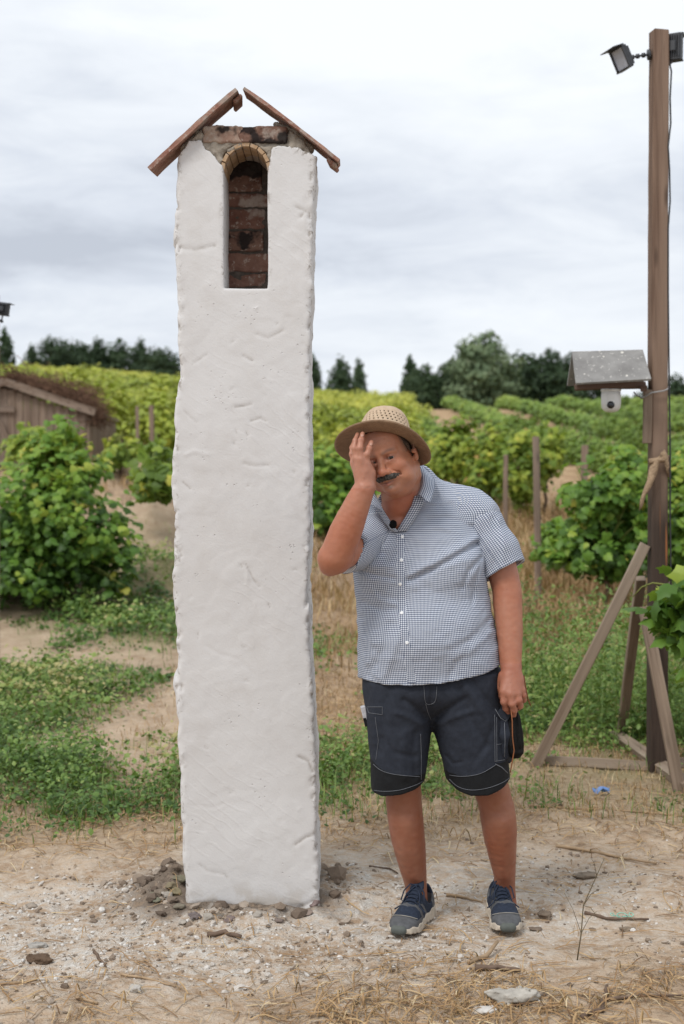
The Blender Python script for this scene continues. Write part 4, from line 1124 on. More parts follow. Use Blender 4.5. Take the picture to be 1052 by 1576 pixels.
def weeds():
    r = np.random.default_rng(3)
    gm = lambda x, y: zone_masks(x, y)[0]
    near_mast = lambda x, y: np.clip(np.hypot((x-1.5)/.75, (y-6.95)/.75)-.35, .12, 1)
    # leafy weeds: little rosettes and stalks
    x, y = sample(9500, -2.6, 2.9, 5.6, 18, lambda x, y: np.clip(gm(x, y)*near_mast(x, y)-.1, 0, 1)**.8*np.where(x < -.4, 1, .8), r)
    n = len(x); per = 30; rad = np.repeat(r.gamma(3, .022, n)+.015, per); X = np.repeat(x, per) + r.normal(size=n*per)*rad; Y = np.repeat(y, per)+r.normal(size=n*per)*rad
    hm = np.repeat(np.clip((.03+.11*gm(x, y)*(1+.8*fbm(x*1.7, y*1.7, 0, 2, 9)))*r.uniform(.35, 1.7, n)*near_mast(x, y), .015, .26), per)
    hz = r.random(n*per)**.8*hm
    loc = np.stack([X, Y, terrain(X, Y, False)+hz], 1)
    pl = np.repeat(r.normal(size=n)*.17, per)
    nrm = r.normal(size=(n*per, 3))*.55 + np.array([0, -.2, 1.0])
    sz = np.repeat(r.uniform(.6, 1.7, n), per)*r.uniform(.012, .030, n*per)*np.clip(np.repeat(y, per)/8, .8, 1.5)
    tint = np.clip(.24+pl+.8*hz/.15*.5+.25*fbm(X*1.3, Y*1.3, 0, 3, 55)+r.normal(size=n*per)*.13, 0, 1)
    V, Fc = scatter(SMALL[0], SMALL[1], loc, frames(nrm, r.uniform(0, 6.28, n*per)), sz)
    link('weeds', mesh_np('weeds', V, Fc, m_weed, attrs={'tint': np.repeat(tint, 7)}), kind='stuff', label='low green weeds growing in patches over the yard', cat='weeds')
    # green grass between them
    x, y = sample(70000, -2.6, 2.9, 5.4, 19, lambda x, y: np.clip(gm(x, y)*near_mast(x, y)-.02, 0, 1)*np.clip(.5+1.1*fbm(x*2.3, y*2, 0, 2, 44), 0, 1), r)
    n = len(x)
    link('grass', tuft_mesh('grass', np.stack([x, y], 1), terrain(x, y)-.005, r.uniform(.05, .17, n), r.uniform(.0012, .0028, n)*np.clip(y/8, 1, 2), r, m_weed, np.clip(.5+r.normal(size=n)*.22, 0, 1)), kind='stuff', label='green grass among the weeds', cat='grass')
    # dry standing grass
    dm = lambda x, y: np.clip(zone_masks(x, y)[1]*1.2, 0, 1)*np.clip((y-5.6)/3, .1, 1)
    x, y = sample(110000, -2.6, 2.9, 5.5, 26, lambda x, y: np.clip(dm(x, y)*np.clip(.6+1.0*fbm(x*1.6, y*1.3, 0, 3, 18), .05, 1)+.16*(y < 10)*(y > 6), 0, 1), r)
    n = len(x); tall = np.clip((y-9.5)/4, 0, 1)*np.clip(.5+1.2*fbm(x*1.1, y*.8, 0, 2, 28), 0, 1); hh = r.uniform(.025, .10, n)+tall*r.uniform(.04, .34, n)
    link('dry_grass', tuft_mesh('dry_grass', np.stack([x, y], 1), terrain(x, y)-.005, hh, r.uniform(.001, .0022, n)*np.clip(y/7, 1, 3), r, m_straw, np.clip(.42+.3*fbm(x*1.4, y*1.2, 0, 3, 48)+r.normal(size=n)*.24, 0, 1), lean=1.5), kind='stuff', label='dry straw coloured grass standing on the slope', cat='dry grass')
    # waist high dead grass behind the man, knee high between him and the column
    def dens_t(x, y):
        t = x/y; a = np.exp(-((t-.145)/.055)**2)*np.clip((y-8.8)/1.2, 0, 1) + .55*np.exp(-((t-.0)/.035)**2)*np.clip((y-9.5)/2, 0, 1)+.5*np.exp(-((t+.135)/.02)**2)*(y > 17)
        return np.clip(a*np.clip(.75+.9*fbm(x*1.3, y*1.0, 0, 3, 83), 0, 1), 0, 1)
    x, y = sample(110000, -3.2, 2.9, 8.5, 22, dens_t, r); n = len(x); big = np.clip((x/y-.06)/.05, 0, 1)
    hh = r.uniform(.10, .26, n)+big*r.uniform(.0, .30, n)*np.clip((y-9)/2.5, 0, 1)
    link('tall_dry_grass', tuft_mesh('tall_dry_grass', np.stack([x, y], 1), terrain(x, y, False)-.01, hh, r.uniform(.0022, .005, n)*np.clip(y/9, 1, 2), r, m_straw, np.clip(.54+.3*fbm(x*1.4, y*1.2, 0, 3, 58)+r.normal(size=n)*.22, 0, 1), lean=.55), kind='stuff', label='tall dead grass on the slope behind the man', cat='dry grass')
    # tall weeds on the slope behind the beam: thin stalks with small leaves
    x, y = sample(2600, .9, 2.6, 7.6, 11.5, lambda x, y: np.clip(.9-((x/y*8-1.55)/.8)**2, 0, 1)*np.clip(.55+.7*fbm(x*1.2, y*1.2, 0, 3, 71), 0, 1), r)
    n = len(x); per = 16; H_ = r.uniform(.25, .75, n)
    u = r.uniform(.15, 1, (n, per)); ax = r.normal(size=(n, 2))*.12
    X = (x[:, None]+ax[:, :1]*u+r.normal(size=(n, per))*.03).ravel(); Y = (y[:, None]+ax[:, 1:]*u+r.normal(size=(n, per))*.03).ravel()
    loc = np.stack([X, Y, terrain(X, Y, False)+(H_[:, None]*u).ravel()], 1)
    V, Fc = scatter(SMALL[0]*np.array([.5, 1, 1]), SMALL[1], loc, frames(r.normal(size=(n*per, 3))*.7+np.array([0, -.3, .8]), r.uniform(0, 6.28, n*per)), r.uniform(.02, .05, n*per))
    link('tall_weeds', mesh_np('tall_weeds', V, Fc, m_weed, attrs={'tint': np.repeat(np.clip(.45+.3*fbm(X*2, Y*2, 0, 2, 5)+r.normal(size=n*per)*.15, 0, 1), 7)}), kind='stuff', label='tall thin weeds on the slope behind the beam', cat='weeds')
    link('weed_stalks', tuft_mesh('weed_stalks', np.stack([x, y], 1), terrain(x, y), H_*1.05, np.full(n, .002), r, m_weed, np.full(n, .6), lean=.25), kind='stuff', label='stalks of the tall weeds behind the beam', cat='weeds')
    # straw and cut stalks lying on the earth
    def straw_density(x, y):
        d = zone_masks(x, y)
        a = .06 + 1.3*np.exp(-(((x-.72)/.55)**2+((y-3.98)/.26)**2)) + .5*np.exp(-(((x-1.05)/.25)**2+((y-4.6)/.14)**2)) + .9*d[1]*(y > 5.2) + .45*np.exp(-((y-5.95)/.45)**2) + .35*np.exp(-(((x+1.1)/.6)**2+((y-3.95)/.25)**2)) + .3*np.exp(-(((x-.1)/.35)**2+((y-3.85)/.15)**2))
        a = a*np.clip(1+.9*fbm(x*2.2, y*2.2, 0, 3, 91), 0, 2)
        return np.clip(a, 0, 1)
    x, y = sample(30000, -2.4, 2.7, 3.3, 13.5, straw_density, r)
    k = ~hidden(x, y); x, y = x[k], y[k]; n = len(x); L_ = r.gamma(2.2, .028, n)+.015; a = r.uniform(0, 6.28, n); w = r.uniform(.0007, .0019, n)*np.clip(y/5, 1, 2)
    cv = r.normal(size=n)*.5; seg = 4; V = np.empty((n, (seg+1)*2, 3)); lift = r.exponential(.008, n)
    px_, py_ = x.copy(), y.copy(); ang = a.copy()
    for s in range(seg+1):
        zz = terrain(px_, py_)+.003+lift*math.sin(math.pi*s/seg)+.002
        sx, sy = -np.sin(ang)*w, np.cos(ang)*w
        V[:, 2*s] = np.stack([px_-sx, py_-sy, zz], 1); V[:, 2*s+1] = np.stack([px_+sx, py_+sy, zz+w*.8], 1)
        px_ = px_+np.cos(ang)*L_/seg; py_ = py_+np.sin(ang)*L_/seg; ang = ang+cv/seg
    i = np.arange(n)[:, None]*(seg+1)*2
    Q = np.concatenate([np.concatenate([i+2*s, i+2*s+1, i+2*s+3, i+2*s+2], 1) for s in range(seg)])
    tint = np.clip(.5+r.normal(size=n)*.27, 0, 1)
    link('straw_litter', mesh_np('straw_litter', V.reshape(-1, 3), Q, m_straw, attrs={'tint': np.repeat(tint, (seg+1)*2)}), kind='stuff', label='dry straw and cut stalks lying on the bare earth', cat='straw')
weeds()

# ---- gravel, crumbs of mortar, clods
def pebble(seed, sub=0):
    r = np.random.default_rng(seed); t = (1+5**.5)/2
    V = np.array([(-1,t,0),(1,t,0),(-1,-t,0),(1,-t,0),(0,-1,t),(0,1,t),(0,-1,-t),(0,1,-t),(t,0,-1),(t,0,1),(-t,0,-1),(-t,0,1)], float); V /= np.linalg.norm(V[0])
    Fc = np.array([(0,11,5),(0,5,1),(0,1,7),(0,7,10),(0,10,11),(1,5,9),(5,11,4),(11,10,2),(10,7,6),(7,1,8),(3,9,4),(3,4,2),(3,2,6),(3,6,8),(3,8,9),(4,9,5),(2,4,11),(6,2,10),(8,6,7),(9,8,1)])
    V = V*(1+r.normal(size=(12, 1))*.16)*np.array([1, .8, .6]); return V, Fc
def pebmat():
    m = Mat('crumbs and pebbles', .95, .1); t = m.attr('tint')
    c = m.ramp(t, [(0, (.12, .09, .07)), (.35, (.27, .21, .16)), (.65, (.42, .36, .30)), (1, (.68, .66, .63))])
    n = m.noise(m.geo(), 90, 3); m.color(m.mix(m.rng(n, .3, .7, 0, .4), c, m.mix(.6, c, (.12, .1, .08)))); m.bump(n, .6, .004); return m.done()
m_peb = pebmat()
def crumbs():
    r = np.random.default_rng(8)
    def dens(x, y):
        d = zone_masks(x, y); return np.clip(.04+.66*d[2]+.9*d[3]+.35*np.exp(-(((x-.55)/.7)**2+((y-5.4)/.4)**2)), 0, 1)*(~hidden(x, y))*np.clip(.65+.9*fbm(x*3, y*3, 0, 3, 12), 0, 1)
    x, y = sample(34000, -2.4, 2.6, 3.3, 7.5, dens, r); n = len(x); d = zone_masks(x, y)
    s = r.gamma(1.6, .0019, n)+.0012
    near = np.exp(-(np.maximum(np.maximum(np.abs(x+.32)-.22, np.abs(y-4.98)-.24), 0)/.10)**2)
    heap = np.clip(near+np.exp(-(((x+.60)/.15)**2+((y-4.93)/.22)**2)), 0, 1)
    s = s*(1+3.4*heap*r.random(n)**1.5)
    loc = np.stack([x, y, terrain(x, y)+s*.2], 1)
    tint = np.clip(np.where(r.random(n) < .5*d[2]*(1-.75*near)+.05, r.uniform(.75, 1, n), r.uniform(.12, .62, n)) - .34*heap*d[3], 0, 1)
    Vs, Fs, Ts, k = [], [], [], 0
    for j in range(4):
        V0, F0 = pebble(j); m = slice(j, None, 4)
        V, Fc = scatter(V0, F0, loc[m], frames(np.array([0, 0, 1.])+r.normal(size=(len(loc[m]), 3))*.25, r.uniform(0, 6.28, len(loc[m]))), s[m])
        Vs.append(V); Fs.append(Fc+k); k += len(V); Ts.append(np.repeat(tint[m], 12))
    link('gravel', mesh_np('gravel', np.concatenate(Vs), np.concatenate(Fs), m_peb, attrs={'tint': np.concatenate(Ts)}, smooth=False), kind='stuff', label='crumbs of lime, mortar and grit strewn round the column', cat='gravel')
crumbs()
def rock(name, label, c, dims, col, seed, cat='stone', rough=.2, rot=0, group=None, flat=False, hh=.003):
    m = simple('stone '+str(seed), col, .95, .1, .35, 30, bump=.9, dist=.006)
    c = Vector(c); r_ = np.array(dims)/2; f = Field(-r_*1.45, r_*1.45, hh)
    f.ell((0, 0, 0), r_*1.12, k=0)
    rr = np.random.default_rng(seed)
    for i in range(9):
        n = rand_dirs(1, rr)[0]; n[2] = n[2]*.8
        f.halfcut(n*r_*rr.uniform(.62, .9), n/r_)
    f.disp(lambda x, y, z: rough*r_.min()*fbm(x/r_[0]*2.2, y/r_[1]*2.2, z/r_[2]*2.2, 4, seed), band=.05)
    V, Q = f.surf(); o = link(name, mesh_np(name, V, Q, m), label=label, cat=cat, group=group, kind='thing', loc=(c.x, c.y, c.z+r_[2]*.5)); o.rotation_euler[2] = rot
    return o
def stones():
    g = G(787, 1551); rock('stone', 'largest pale grey stone, lying in the straw in front', g, (.145, .08, .06), (.46, .43, .38), 1, rot=.25)
    g = G(748, 1563); rock('stone', 'small pale stone left of the largest grey stone', g, (.075, .05, .03), (.60, .57, .53), 2, rot=-.3)
    g = G(62, 1478); rock('soil_clod', 'dark brown clod of earth at the left', g, (.075, .06, .038), (.14, .095, .065), 3, 'clod', .3)
    g = G(54, 1455); rock('mortar_lump', 'grey crumbly mortar lump just behind the dark brown clod', g, (.07, .04, .018), (.38, .36, .33), 4, 'mortar lump', .35)
    g = G(208, 1526); rock('mortar_lump', 'whitish round mortar lump in front of the column', g, (.04, .035, .026), (.5, .47, .43), 5, 'mortar lump', .25)
    g = G(62, 1510); rock('stone', 'tiny white pebble near the bottom left', g, (.026, .02, .014), (.62, .59, .55), 6)
    g = G(47, 1392); rock('stone', 'small grey stone left of the column in the lime dust', g, (.04, .03, .022), (.36, .31, .26), 7)
    g = G(838, 1411); rock('soil_clod', 'brown clod just right of the man\'s left shoe', g, (.05, .035, .032), (.21, .165, .125), 8, 'clod', .3)
    g = G(823, 1434); rock('soil_clod', 'flat brown clod beside the toe of the man\'s left shoe', g, (.045, .03, .014), (.2, .155, .12), 9, 'clod', .3)
    g = G(900, 1350); rock('soil_clod', 'lumpy brown clod in the earth right of the man', g, (.08, .05, .03), (.26, .21, .16), 10, 'clod', .35)
    g = G(965, 1430); rock('soil_clod', 'thin brown clod at the right under the green string', g, (.06, .03, .016), (.24, .19, .14), 12, 'clod', .3)
    # spoil dug out at the left foot of the column
    r = random.Random(4)
    spots = [(268, 1392, .045), (256, 1385, .04), (246, 1380, .035), (262, 1372, .04), (272, 1378, .05), (277, 1364, .045), (250, 1396, .04), (240, 1392, .03), (262, 1402, .035), (277, 1400, .035), (300, 1418, .04), (318, 1423, .035), (286, 1410, .03), (352, 1418, .035), (338, 1413, .03), (372, 1416, .03), (395, 1419, .035), (428, 1422, .03), (455, 1413, .035), (474, 1405, .03), (484, 1395, .035), (496, 1392, .025), (246, 1368, .03), (236, 1380, .025), (412, 1430, .02), (440, 1409, .03), (282, 1422, .028), (330, 1430, .025)]
    for i, (a, b, s) in enumerate(spots):
        if i in (6, 8, 12, 15, 18, 21, 22, 25, 27): continue
        g = G(a, b); pale = i % 5 == 1
        rock('soil_clod', ('pale crumb of lime' if pale else 'brown clod of dug earth') + ' heaped against the foot of the column', g, (s*r.uniform(.9, 1.3), s, s*r.uniform(.45, .7)), (.42, .38, .33) if pale else tuple(c_*(1+.35*r.random()) for c_ in (.205, .172, .138)), 40+i, 'clod', .3,
             group=('pale' if pale else 'brown') + ' clods heaped round the foot of the column', rot=r.uniform(0, 3), hh=.0035)
    # sticks
    def stick(label, pts, rad, mat, seed=0, name='stick'):
        P3 = []
        rs = random.Random(seed)
        for i, q in enumerate(pts):
            g = G(q[0], q[1]); P3.append(g+Vector((0, 0, rad+(q[2] if len(q) > 2 else 0))))
        Q3 = [];
        for a, b in zip(P3[:-1], P3[1:]):
            for u in (0, .33, .66): Q3.append(a.lerp(b, u)+Vector((rs.uniform(-1, 1), rs.uniform(-1, 1), 0))*rad*.7)
        Q3.append(P3[-1]); mb = MB(); n = len(Q3)
        c = Q3[0].copy()
        mb.tube([q-c for q in Q3], [rad*(1-.45*i/n)*rs.uniform(.85, 1.15) for i in range(n)], 7)
        return link(name, mb.mesh(name, mat, True), label=label, cat='stick', kind='thing', loc=c)
    mt = simple('dead stick', (.17, .12, .09), .95, .1, .4, 30, bump=.6, dist=.004); ml = simple('pale stick', (.42, .30, .19), .9, .1, .35, 30, bump=.4, dist=.003)
    stick('short brown stick on the lime dust in front of the column', [(322, 1442), (345, 1441), (371, 1445)], .009, mt, 1)
    stick('thin straw stalk lying in front of the column to the left', [(185, 1504), (225, 1510), (270, 1519)], .004, ml, 2)
    stick('brown stick in the straw behind the grey stones', [(733, 1501), (770, 1503), (800, 1508)], .010, mt, 3)
    stick('pale peeled stick leaning up from the straw left of the stones', [(722, 1492), (745, 1480), (765, 1468, .02)], .008, ml, 4)
    stick('long thin twig lying across the earth right of the man', [(855, 1304), (905, 1310), (960, 1322), (1010, 1332)], .007, ml, 5)
    stick('long thin stem lying across the weeds below the beam', [(815, 1242), (880, 1248), (960, 1254), (1052, 1257)], .006, ml, 6)
    stick('dark twig with green string right of the man', [(900, 1403), (935, 1411), (965, 1414), (998, 1413)], .006, mt, 7)
    stick('thin dark twig at the bottom right corner', [(935, 1545), (980, 1538), (1052, 1533)], .005, mt, 8)
    stick('crooked grey root at the bottom right', [(895, 1575), (925, 1560), (930, 1540), (934, 1528, .01)], .007, mt, 9)
    stick('thin stalk running to the left edge of the yard', [(0, 1520), (35, 1514), (70, 1508)], .004, ml, 10)
    stick('short straw stalk near the bottom left', [(117, 1545), (150, 1552)], .005, ml, 11)
    stick('thin twig on the earth behind the man\'s shoes', [(568, 1335), (600, 1340), (612, 1345)], .004, mt, 12)
    stick('bent twig left of the column foot', [(145, 1472), (155, 1482), (163, 1490)], .005, mt, 13)
    stick('curled tan stalk on the ground between the man\'s shoes', [(688, 1378), (705, 1380), (725, 1385), (742, 1388)], .006, ml, 14)
    # a bare weed stem standing in front
    c = G(888, 1482); mb = MB()
    pts = [c, c+Vector((.012, 0, .08)), c+Vector((.02, .01, .16)), c+Vector((.06, .01, .25)), c+Vector((.085, .02, .30))]
    mb.tube([q-c for q in pts], [.0022, .002, .0018, .0014, .001], 5)
    for a, b in ((1, (-.05, 0, .12)), (2, (.05, 0, .05)), (2, (.04, -.02, -.03)), (1, (.05, .02, .06)), (3, (-.015, 0, .05))):
        q = pts[a]-c; mb.tube([q, q+Vector(b)*.5+Vector((0, 0, .012)), q+Vector(b)], [.0013, .001, .0008], 4)
    link('dry_weed', mb.mesh('dry_weed', simple('dry stem', (.16, .13, .08), .9, .1), True), label='bare dry weed stem standing in the earth right of the man', cat='weed', kind='thing', loc=c)
    # blue wrapper and green string
    c = G(925, 1224); mb = MB(); r = random.Random(2); n = 6; V = []
    for i in range(n):
        for j in range(n): V.append(((i/(n-1)-.5)*.075+r.uniform(-.008, .008), (j/(n-1)-.5)*.05+r.uniform(-.006, .006), .012+r.uniform(0, .03)))
    mb.add(V, [(i*n+j, (i+1)*n+j, (i+1)*n+j+1, i*n+j+1) for i in range(n-1) for j in range(n-1)])
    o = link('crumpled_wrapper', mb.mesh('crumpled_wrapper', simple('blue foil', (.16, .30, .62), .35, .5), False, recalc=False), label='crumpled blue wrapper lying in the weeds below the beam', cat='wrapper', kind='thing', loc=c)
    md = o.modifiers.new('thick', 'SOLIDIFY'); md.thickness = .0015
    c = G(958, 1411); mb = MB(); pts = []
    for i in range(26):
        a = i*.9; pts.append(Vector((-.04+.003*i+.012*math.cos(a), .012*math.sin(a*1.3), .012+.006*math.sin(a*.7))))
    mb.tube(pts, .0016, 5)
    link('string', mb.mesh('string', simple('green twine', (.30, .62, .50), .8, .2), True), label='tangle of pale green string caught on the dark twig', cat='string', kind='thing', loc=c)
stones()
# ------------------------------------------------------------------ stakes, beam, cameras, lights, cellar
m_dark = simple('dark plastic', (.035, .037, .042), .45, .5, .3, 20); m_black = simple('black cable', (.02, .02, .022), .5, .4, .2, 20)
m_white = simple('white plastic', (.70, .70, .68), .35, .5, .12, 12, bump=.05); m_metal = simple('dull zinc', (.42, .42, .42), .4, .5, .3, 25, metal=.8)
def glassy(name, c, rough=.08):
    m = Mat(name, rough, .6); m.color(m.mix(m.rng(m.noise(m.coord(), 8, 2), .3, .7), c, tuple(x*1.3 for x in c))); return m.done()
m_lens = glassy('lamp glass', (.35, .37, .42)); m_lensb = glassy('black lens', (.006, .006, .008))
def stake(label, px, top, bot, Y, wpx, seed, name='wooden_stake', group='wooden stakes among the vines'):
    x = (px-526)*Y/F; g = gz(x, Y); w = wpx*Y/F
    a = Vector((x, Y, g-.1)); b = Vector((x+random.Random(seed).uniform(-.03, .03), Y, CAMH-(top-HOR)*Y/F))
    return plank(name, a, b, w, w*.9, m_post, seed=seed, label=label, cat='stake', group=group, kind='thing', bev=w*.2)
stake('tall weathered stake beside the man\'s shoulder', 828, 672, 815, 13.2, 10, 1)
stake('lower weathered stake right of the tall one', 897, 685, 730, 19, 10, 2)
stake('stake just left of the column, the left one of two', 212, 625, 770, 23.5, 5, 3)
stake('stake just left of the column, the right one of two', 234, 624, 770, 23, 7, 4)
stake('short dark stake under the yellow vines', 777, 700, 800, 15, 7, 5)
# --- the beam and its braces
YB = 7.2
def beam():
    root = thing('wooden_mast', 'tall square brown beam held up by grey braces at the right', 'mast', G(1010, 1186))
    g = root.location
    Yp = g.y
    top = P(1014, 49, Yp); 
    # two lengths so that it leans as the photograph's does
    pts = [P(1011, 1190, Yp), P(1012, 760, Yp), P(1012, 420, Yp), P(1014, 49, Yp)]
    w = .080
    mb = MB(); V = []; n = 26; r = random.Random(3)
    zs = [p.z for p in pts]; xs = [p.x for p in pts]
    for i in range(n+1):
        z = g.z-.12 + (top.z-g.z+.12)*i/n; x = float(np.interp(z, zs, xs)); ww = w*(1+.10*max(0, 1-(z-g.z)/1.4)); hx = ww/2; c = .006
        tw = .10
        for (a, b) in ((hx-c, hx), (hx, hx-c), (hx, -hx+c), (hx-c, -hx), (-hx+c, -hx), (-hx, -hx+c), (-hx, hx-c), (-hx+c, hx)):
            a += r.uniform(-.0012, .0012)
            V.append((x+a*math.cos(tw)-b*math.sin(tw)-g.x, a*math.sin(tw)+b*math.cos(tw), z-g.z+(r.uniform(-.004, .004) if i == n else 0)))
    Fs = [(i*8+k, i*8+(k+1) % 8, (i+1)*8+(k+1) % 8, (i+1)*8+k) for i in range(n) for k in range(8)]+[tuple(range(8))[::-1], tuple(n*8+k for k in range(8))]
    mb.add(V, Fs); link('beam', mb.mesh('beam', m_beam), root)
    # saw cut band near the top and dark seam
    def br(a, b, w, t, seed, label=None, up=(0, -1, 0)):
        return plank('brace', a, b, w, t, m_brace, root, up=up, seed=seed, label=label)
    fA, fB, fC = G(822, 1183), G(955, 1140), G(1046, 1218)
    h1 = P(993, 838, Yp-.02)
    br(fA+Vector((0, 0, -.01)), h1, .052, .03, 1, 'longest brace leaning in from the left')
    br(fB+Vector((0, 0, -.01)), P(986, 890, Yp+.08), .05, .04, 2)
    br(fC+Vector((0, 0, -.01)), P(991, 935, Yp-.07), .056, .032, 3)
    br(G(1120, 1165), P(1024, 900, Yp+.04), .06, .04, 4)
    plank('base_board', fB+Vector((-.03, 0, .03)), fC+Vector((.04, -.03, .03)), .062, .05, m_brace, root, up=(0, -1, .3), seed=5)
    plank('base_board', fA+Vector((.06, .05, .02)), Vector((P(1005, 1182, Yp).x, Yp+.02, g.z+.015)), .05, .03, m_brace, root, up=(0, -1, .2), seed=6)
    plank('base_board', Vector((P(1020, 1182, Yp).x, Yp+.02, g.z+.02)), G(1130, 1168)+Vector((0, 0, .02)), .05, .03, m_brace, root, up=(0, -1, .2), seed=7)
    # short grey board screwed to the beam's left side, under the shelter
    plank('side_board', P(995, 682, Yp-.03), P(996, 600, Yp-.03), .042, .03, m_brace, root, seed=8)
    return root, Yp
mast, Yp = beam()
def shelter():
    a = P(875, 540, Yp-.05); root = thing('camera_shelter', 'small grey gabled board roof fixed to the tall beam', 'shelter', P(990, 600, Yp))
    Yr = Yp-.05
    mm_ = Mat('grey roofing board', .9, .15); v_ = mm_.coord(); n_ = mm_.noise(v_, 9, 5, .6)
    c_ = mm_.mix(mm_.rng(n_, .3, .7), (.17, .165, .16), (.29, .285, .275)); c_ = mm_.mix(mm_.rng(mm_.noise(v_, 70, 2), .64, .70, 0, .7), c_, (.55, .54, .50))
    c_ = mm_.mix(mm_.rng(mm_.vor(v_, 16), .13, .10), c_, (.62, .60, .54)); mm_.color(c_); mm_.bump(n_, .4, .004); m_sh = mm_.done()
    ridge = [P(880, 541, Yr), P(989, 538, Yr)]
    e_f = [P(886, 589.5, Yr-.155), P(1002, 583, Yr-.155)]
    e_b = [P(872, 592, Yr+.155), P(990, 586, Yr+.155)]
    def slab(name, q, t, label=None):
        c = sum(q, Vector())/4; n = (q[1]-q[0]).cross(q[3]-q[0]).normalized()
        if n.z < 0: n = -n
        mb = MB(); V = [p-n*t for p in q]+list(q); mb.add(V, [(0, 3, 2, 1), (4, 5, 6, 7), (0, 1, 5, 4), (1, 2, 6, 5), (2, 3, 7, 6), (3, 0, 4, 7)])
        return child_world(link(name, mb.mesh(name, m_sh), label=label), root)
    slab('roof_panel', [ridge[0], ridge[1], e_f[1], e_f[0]], .012, 'front slope speckled with bird lime'); slab('roof_panel', [ridge[0]+Vector((0, .004, 0)), ridge[1]+Vector((0, .004, 0)), e_b[1], e_b[0]], .012)
    # bearer under the eaves
    mw = wood('dark bearer', (.055, .028, .018), (.11, .055, .035))
    plank('bearer', P(886, 595, Yr-.10), P(992, 592, Yr-.02), .035, .03, mw, root, up=(0, 0, 1), seed=1)
    plank('bearer', P(884, 597, Yr+.10), P(992, 594, Yr+.06), .03, .03, mw, root, up=(0, 0, 1), seed=2)
    plank('bearer', P(990, 598, Yr-.08), P(990, 598, Yr+.10), .03, .03, mw, root, up=(0, 0, 1), seed=3)
    mb = MB(); 
    for (p_, s_) in ((P(925, 569, Yr-.1), .006), (P(938, 573, Yr-.1), .0085), (P(917, 577, Yr-.12), .008), (P(948, 579, Yr-.12), .004), (P(905, 560, Yr-.08), .005), (P(930, 557, Yr-.06), .006)):
        pass
    return root
shelter()
def dome_camera():
    Yc = Yp-.06; c = P(940, 599, Yc); root = thing('security_camera', 'white dome security camera hanging under the little grey roof', 'camera', c)
    s = Yc/F
    mb = MB(); mb.lathe([(15.5*s, 0), (15.5*s, -3*s), (14*s, -4*s)], (0, 0, 0), n=28); link('mount', mb.mesh('mount', m_white, True), root)
    mb = MB(); mb.lathe([(14.2*s, -3*s), (15*s, -10*s), (15.2*s, -22*s), (14*s, -29*s), (10.5*s, -33.5*s), (5*s, -35.5*s), (.5*s, -36*s)], (0, 0, 0), n=32); link('housing', mb.mesh('housing', m_white, True), root)
    mb = MB(); R = Matrix.Rotation(math.radians(90), 3, 'X')
    mb.lathe([(5.6*s, -1.5*s), (5.8*s, 1.0*s), (5.0*s, 2.2*s), (1*s, 2.8*s)], (-3*s, -13.8*s, -25*s), R, n=24); link('lens', mb.mesh('lens', m_lensb, True), root)
    return root
dome_camera()
def floodlight(label, c, R, s, arm=None, name='floodlight'):
    """box lamp: local -Y is the glass side"""
    root = thing(name, label, 'floodlight', c)
    W, H_, D_ = s
    mb = MB(); mb.box((0, D_*.25, 0), (W, D_*.5, H_), bev=.006)
    for i in range(7):
        mb.box((-W*.4+i*W*.8/6, D_*.62, 0), (W*.025, D_*.28, H_*.8), bev=0)
    mb.box((0, D_*.68, 0), (W*.45, D_*.25, H_*.4), bev=.004)
    o = link('housing', mb.mesh('housing', m_dark), root); o.matrix_basis = R.to_4x4()
    mb = MB(); t = .008
    for (x, z, w, h) in ((0, H_/2-t/2, W+.006, t), (0, -H_/2+t/2, W+.006, t), (-W/2+t/2, 0, t, H_-2*t), (W/2-t/2, 0, t, H_-2*t)): mb.box((x, -.004, z), (w, .014, h), bev=0)
    mb.box((0, -.03, H_/2+.002), (W+.008, .066, .004))
    o = link('frame', mb.mesh('frame', m_dark), root); o.matrix_basis = R.to_4x4()
    mb = MB(); mb.box((0, .003, 0), (W-2*t-.001, .012, H_-2*t-.001)); o = link('glass', mb.mesh('glass', m_lens), root); o.matrix_basis = R.to_4x4()
    if arm:
        mb = MB(); mb.tube([Vector(a)-Vector(c) for a in arm], [.0055]*len(arm), 8)
        for i, a in enumerate(arm[1:-1]):
            q = Vector(a)-Vector(c); d = (Vector(arm[-1])-Vector(arm[0])).normalized(); mb.tube([q-d*.008, q+d*.008], .012, 10)
        q = Vector(arm[-1])-Vector(c); d = (Vector(arm[-1])-Vector(arm[-2])).normalized(); mb.tube([q-d*.012, q], .026, 14)
        link('bracket', mb.mesh('bracket', m_dark, True), root)
    return root
yy = Yp-.01
R1 = Matrix.Rotation(math.radians(-16), 3, 'Y') @ Matrix.Rotation(math.radians(-62), 3, 'Z') @ Matrix.Rotation(math.radians(8), 3, 'X')
floodlight('black floodlight on a jointed arm left of the beam top', P(955, 91, yy), R1, (.10, .115, .05), [P(964, 90, yy), P(973, 88, yy), P(981, 86.5, yy), P(990, 85, yy), P(1000, 84, yy)])
R2 = Matrix.Rotation(math.radians(150), 3, 'Z') @ Matrix.Rotation(math.radians(4), 3, 'X')
floodlight('black finned floodlight turned away at the right of the beam top', P(1037, 74, yy+.02), R2, (.085, .14, .05), [P(1034, 90, yy+.03), P(1031, 94, yy+.03), P(1028, 92, yy+.02)])
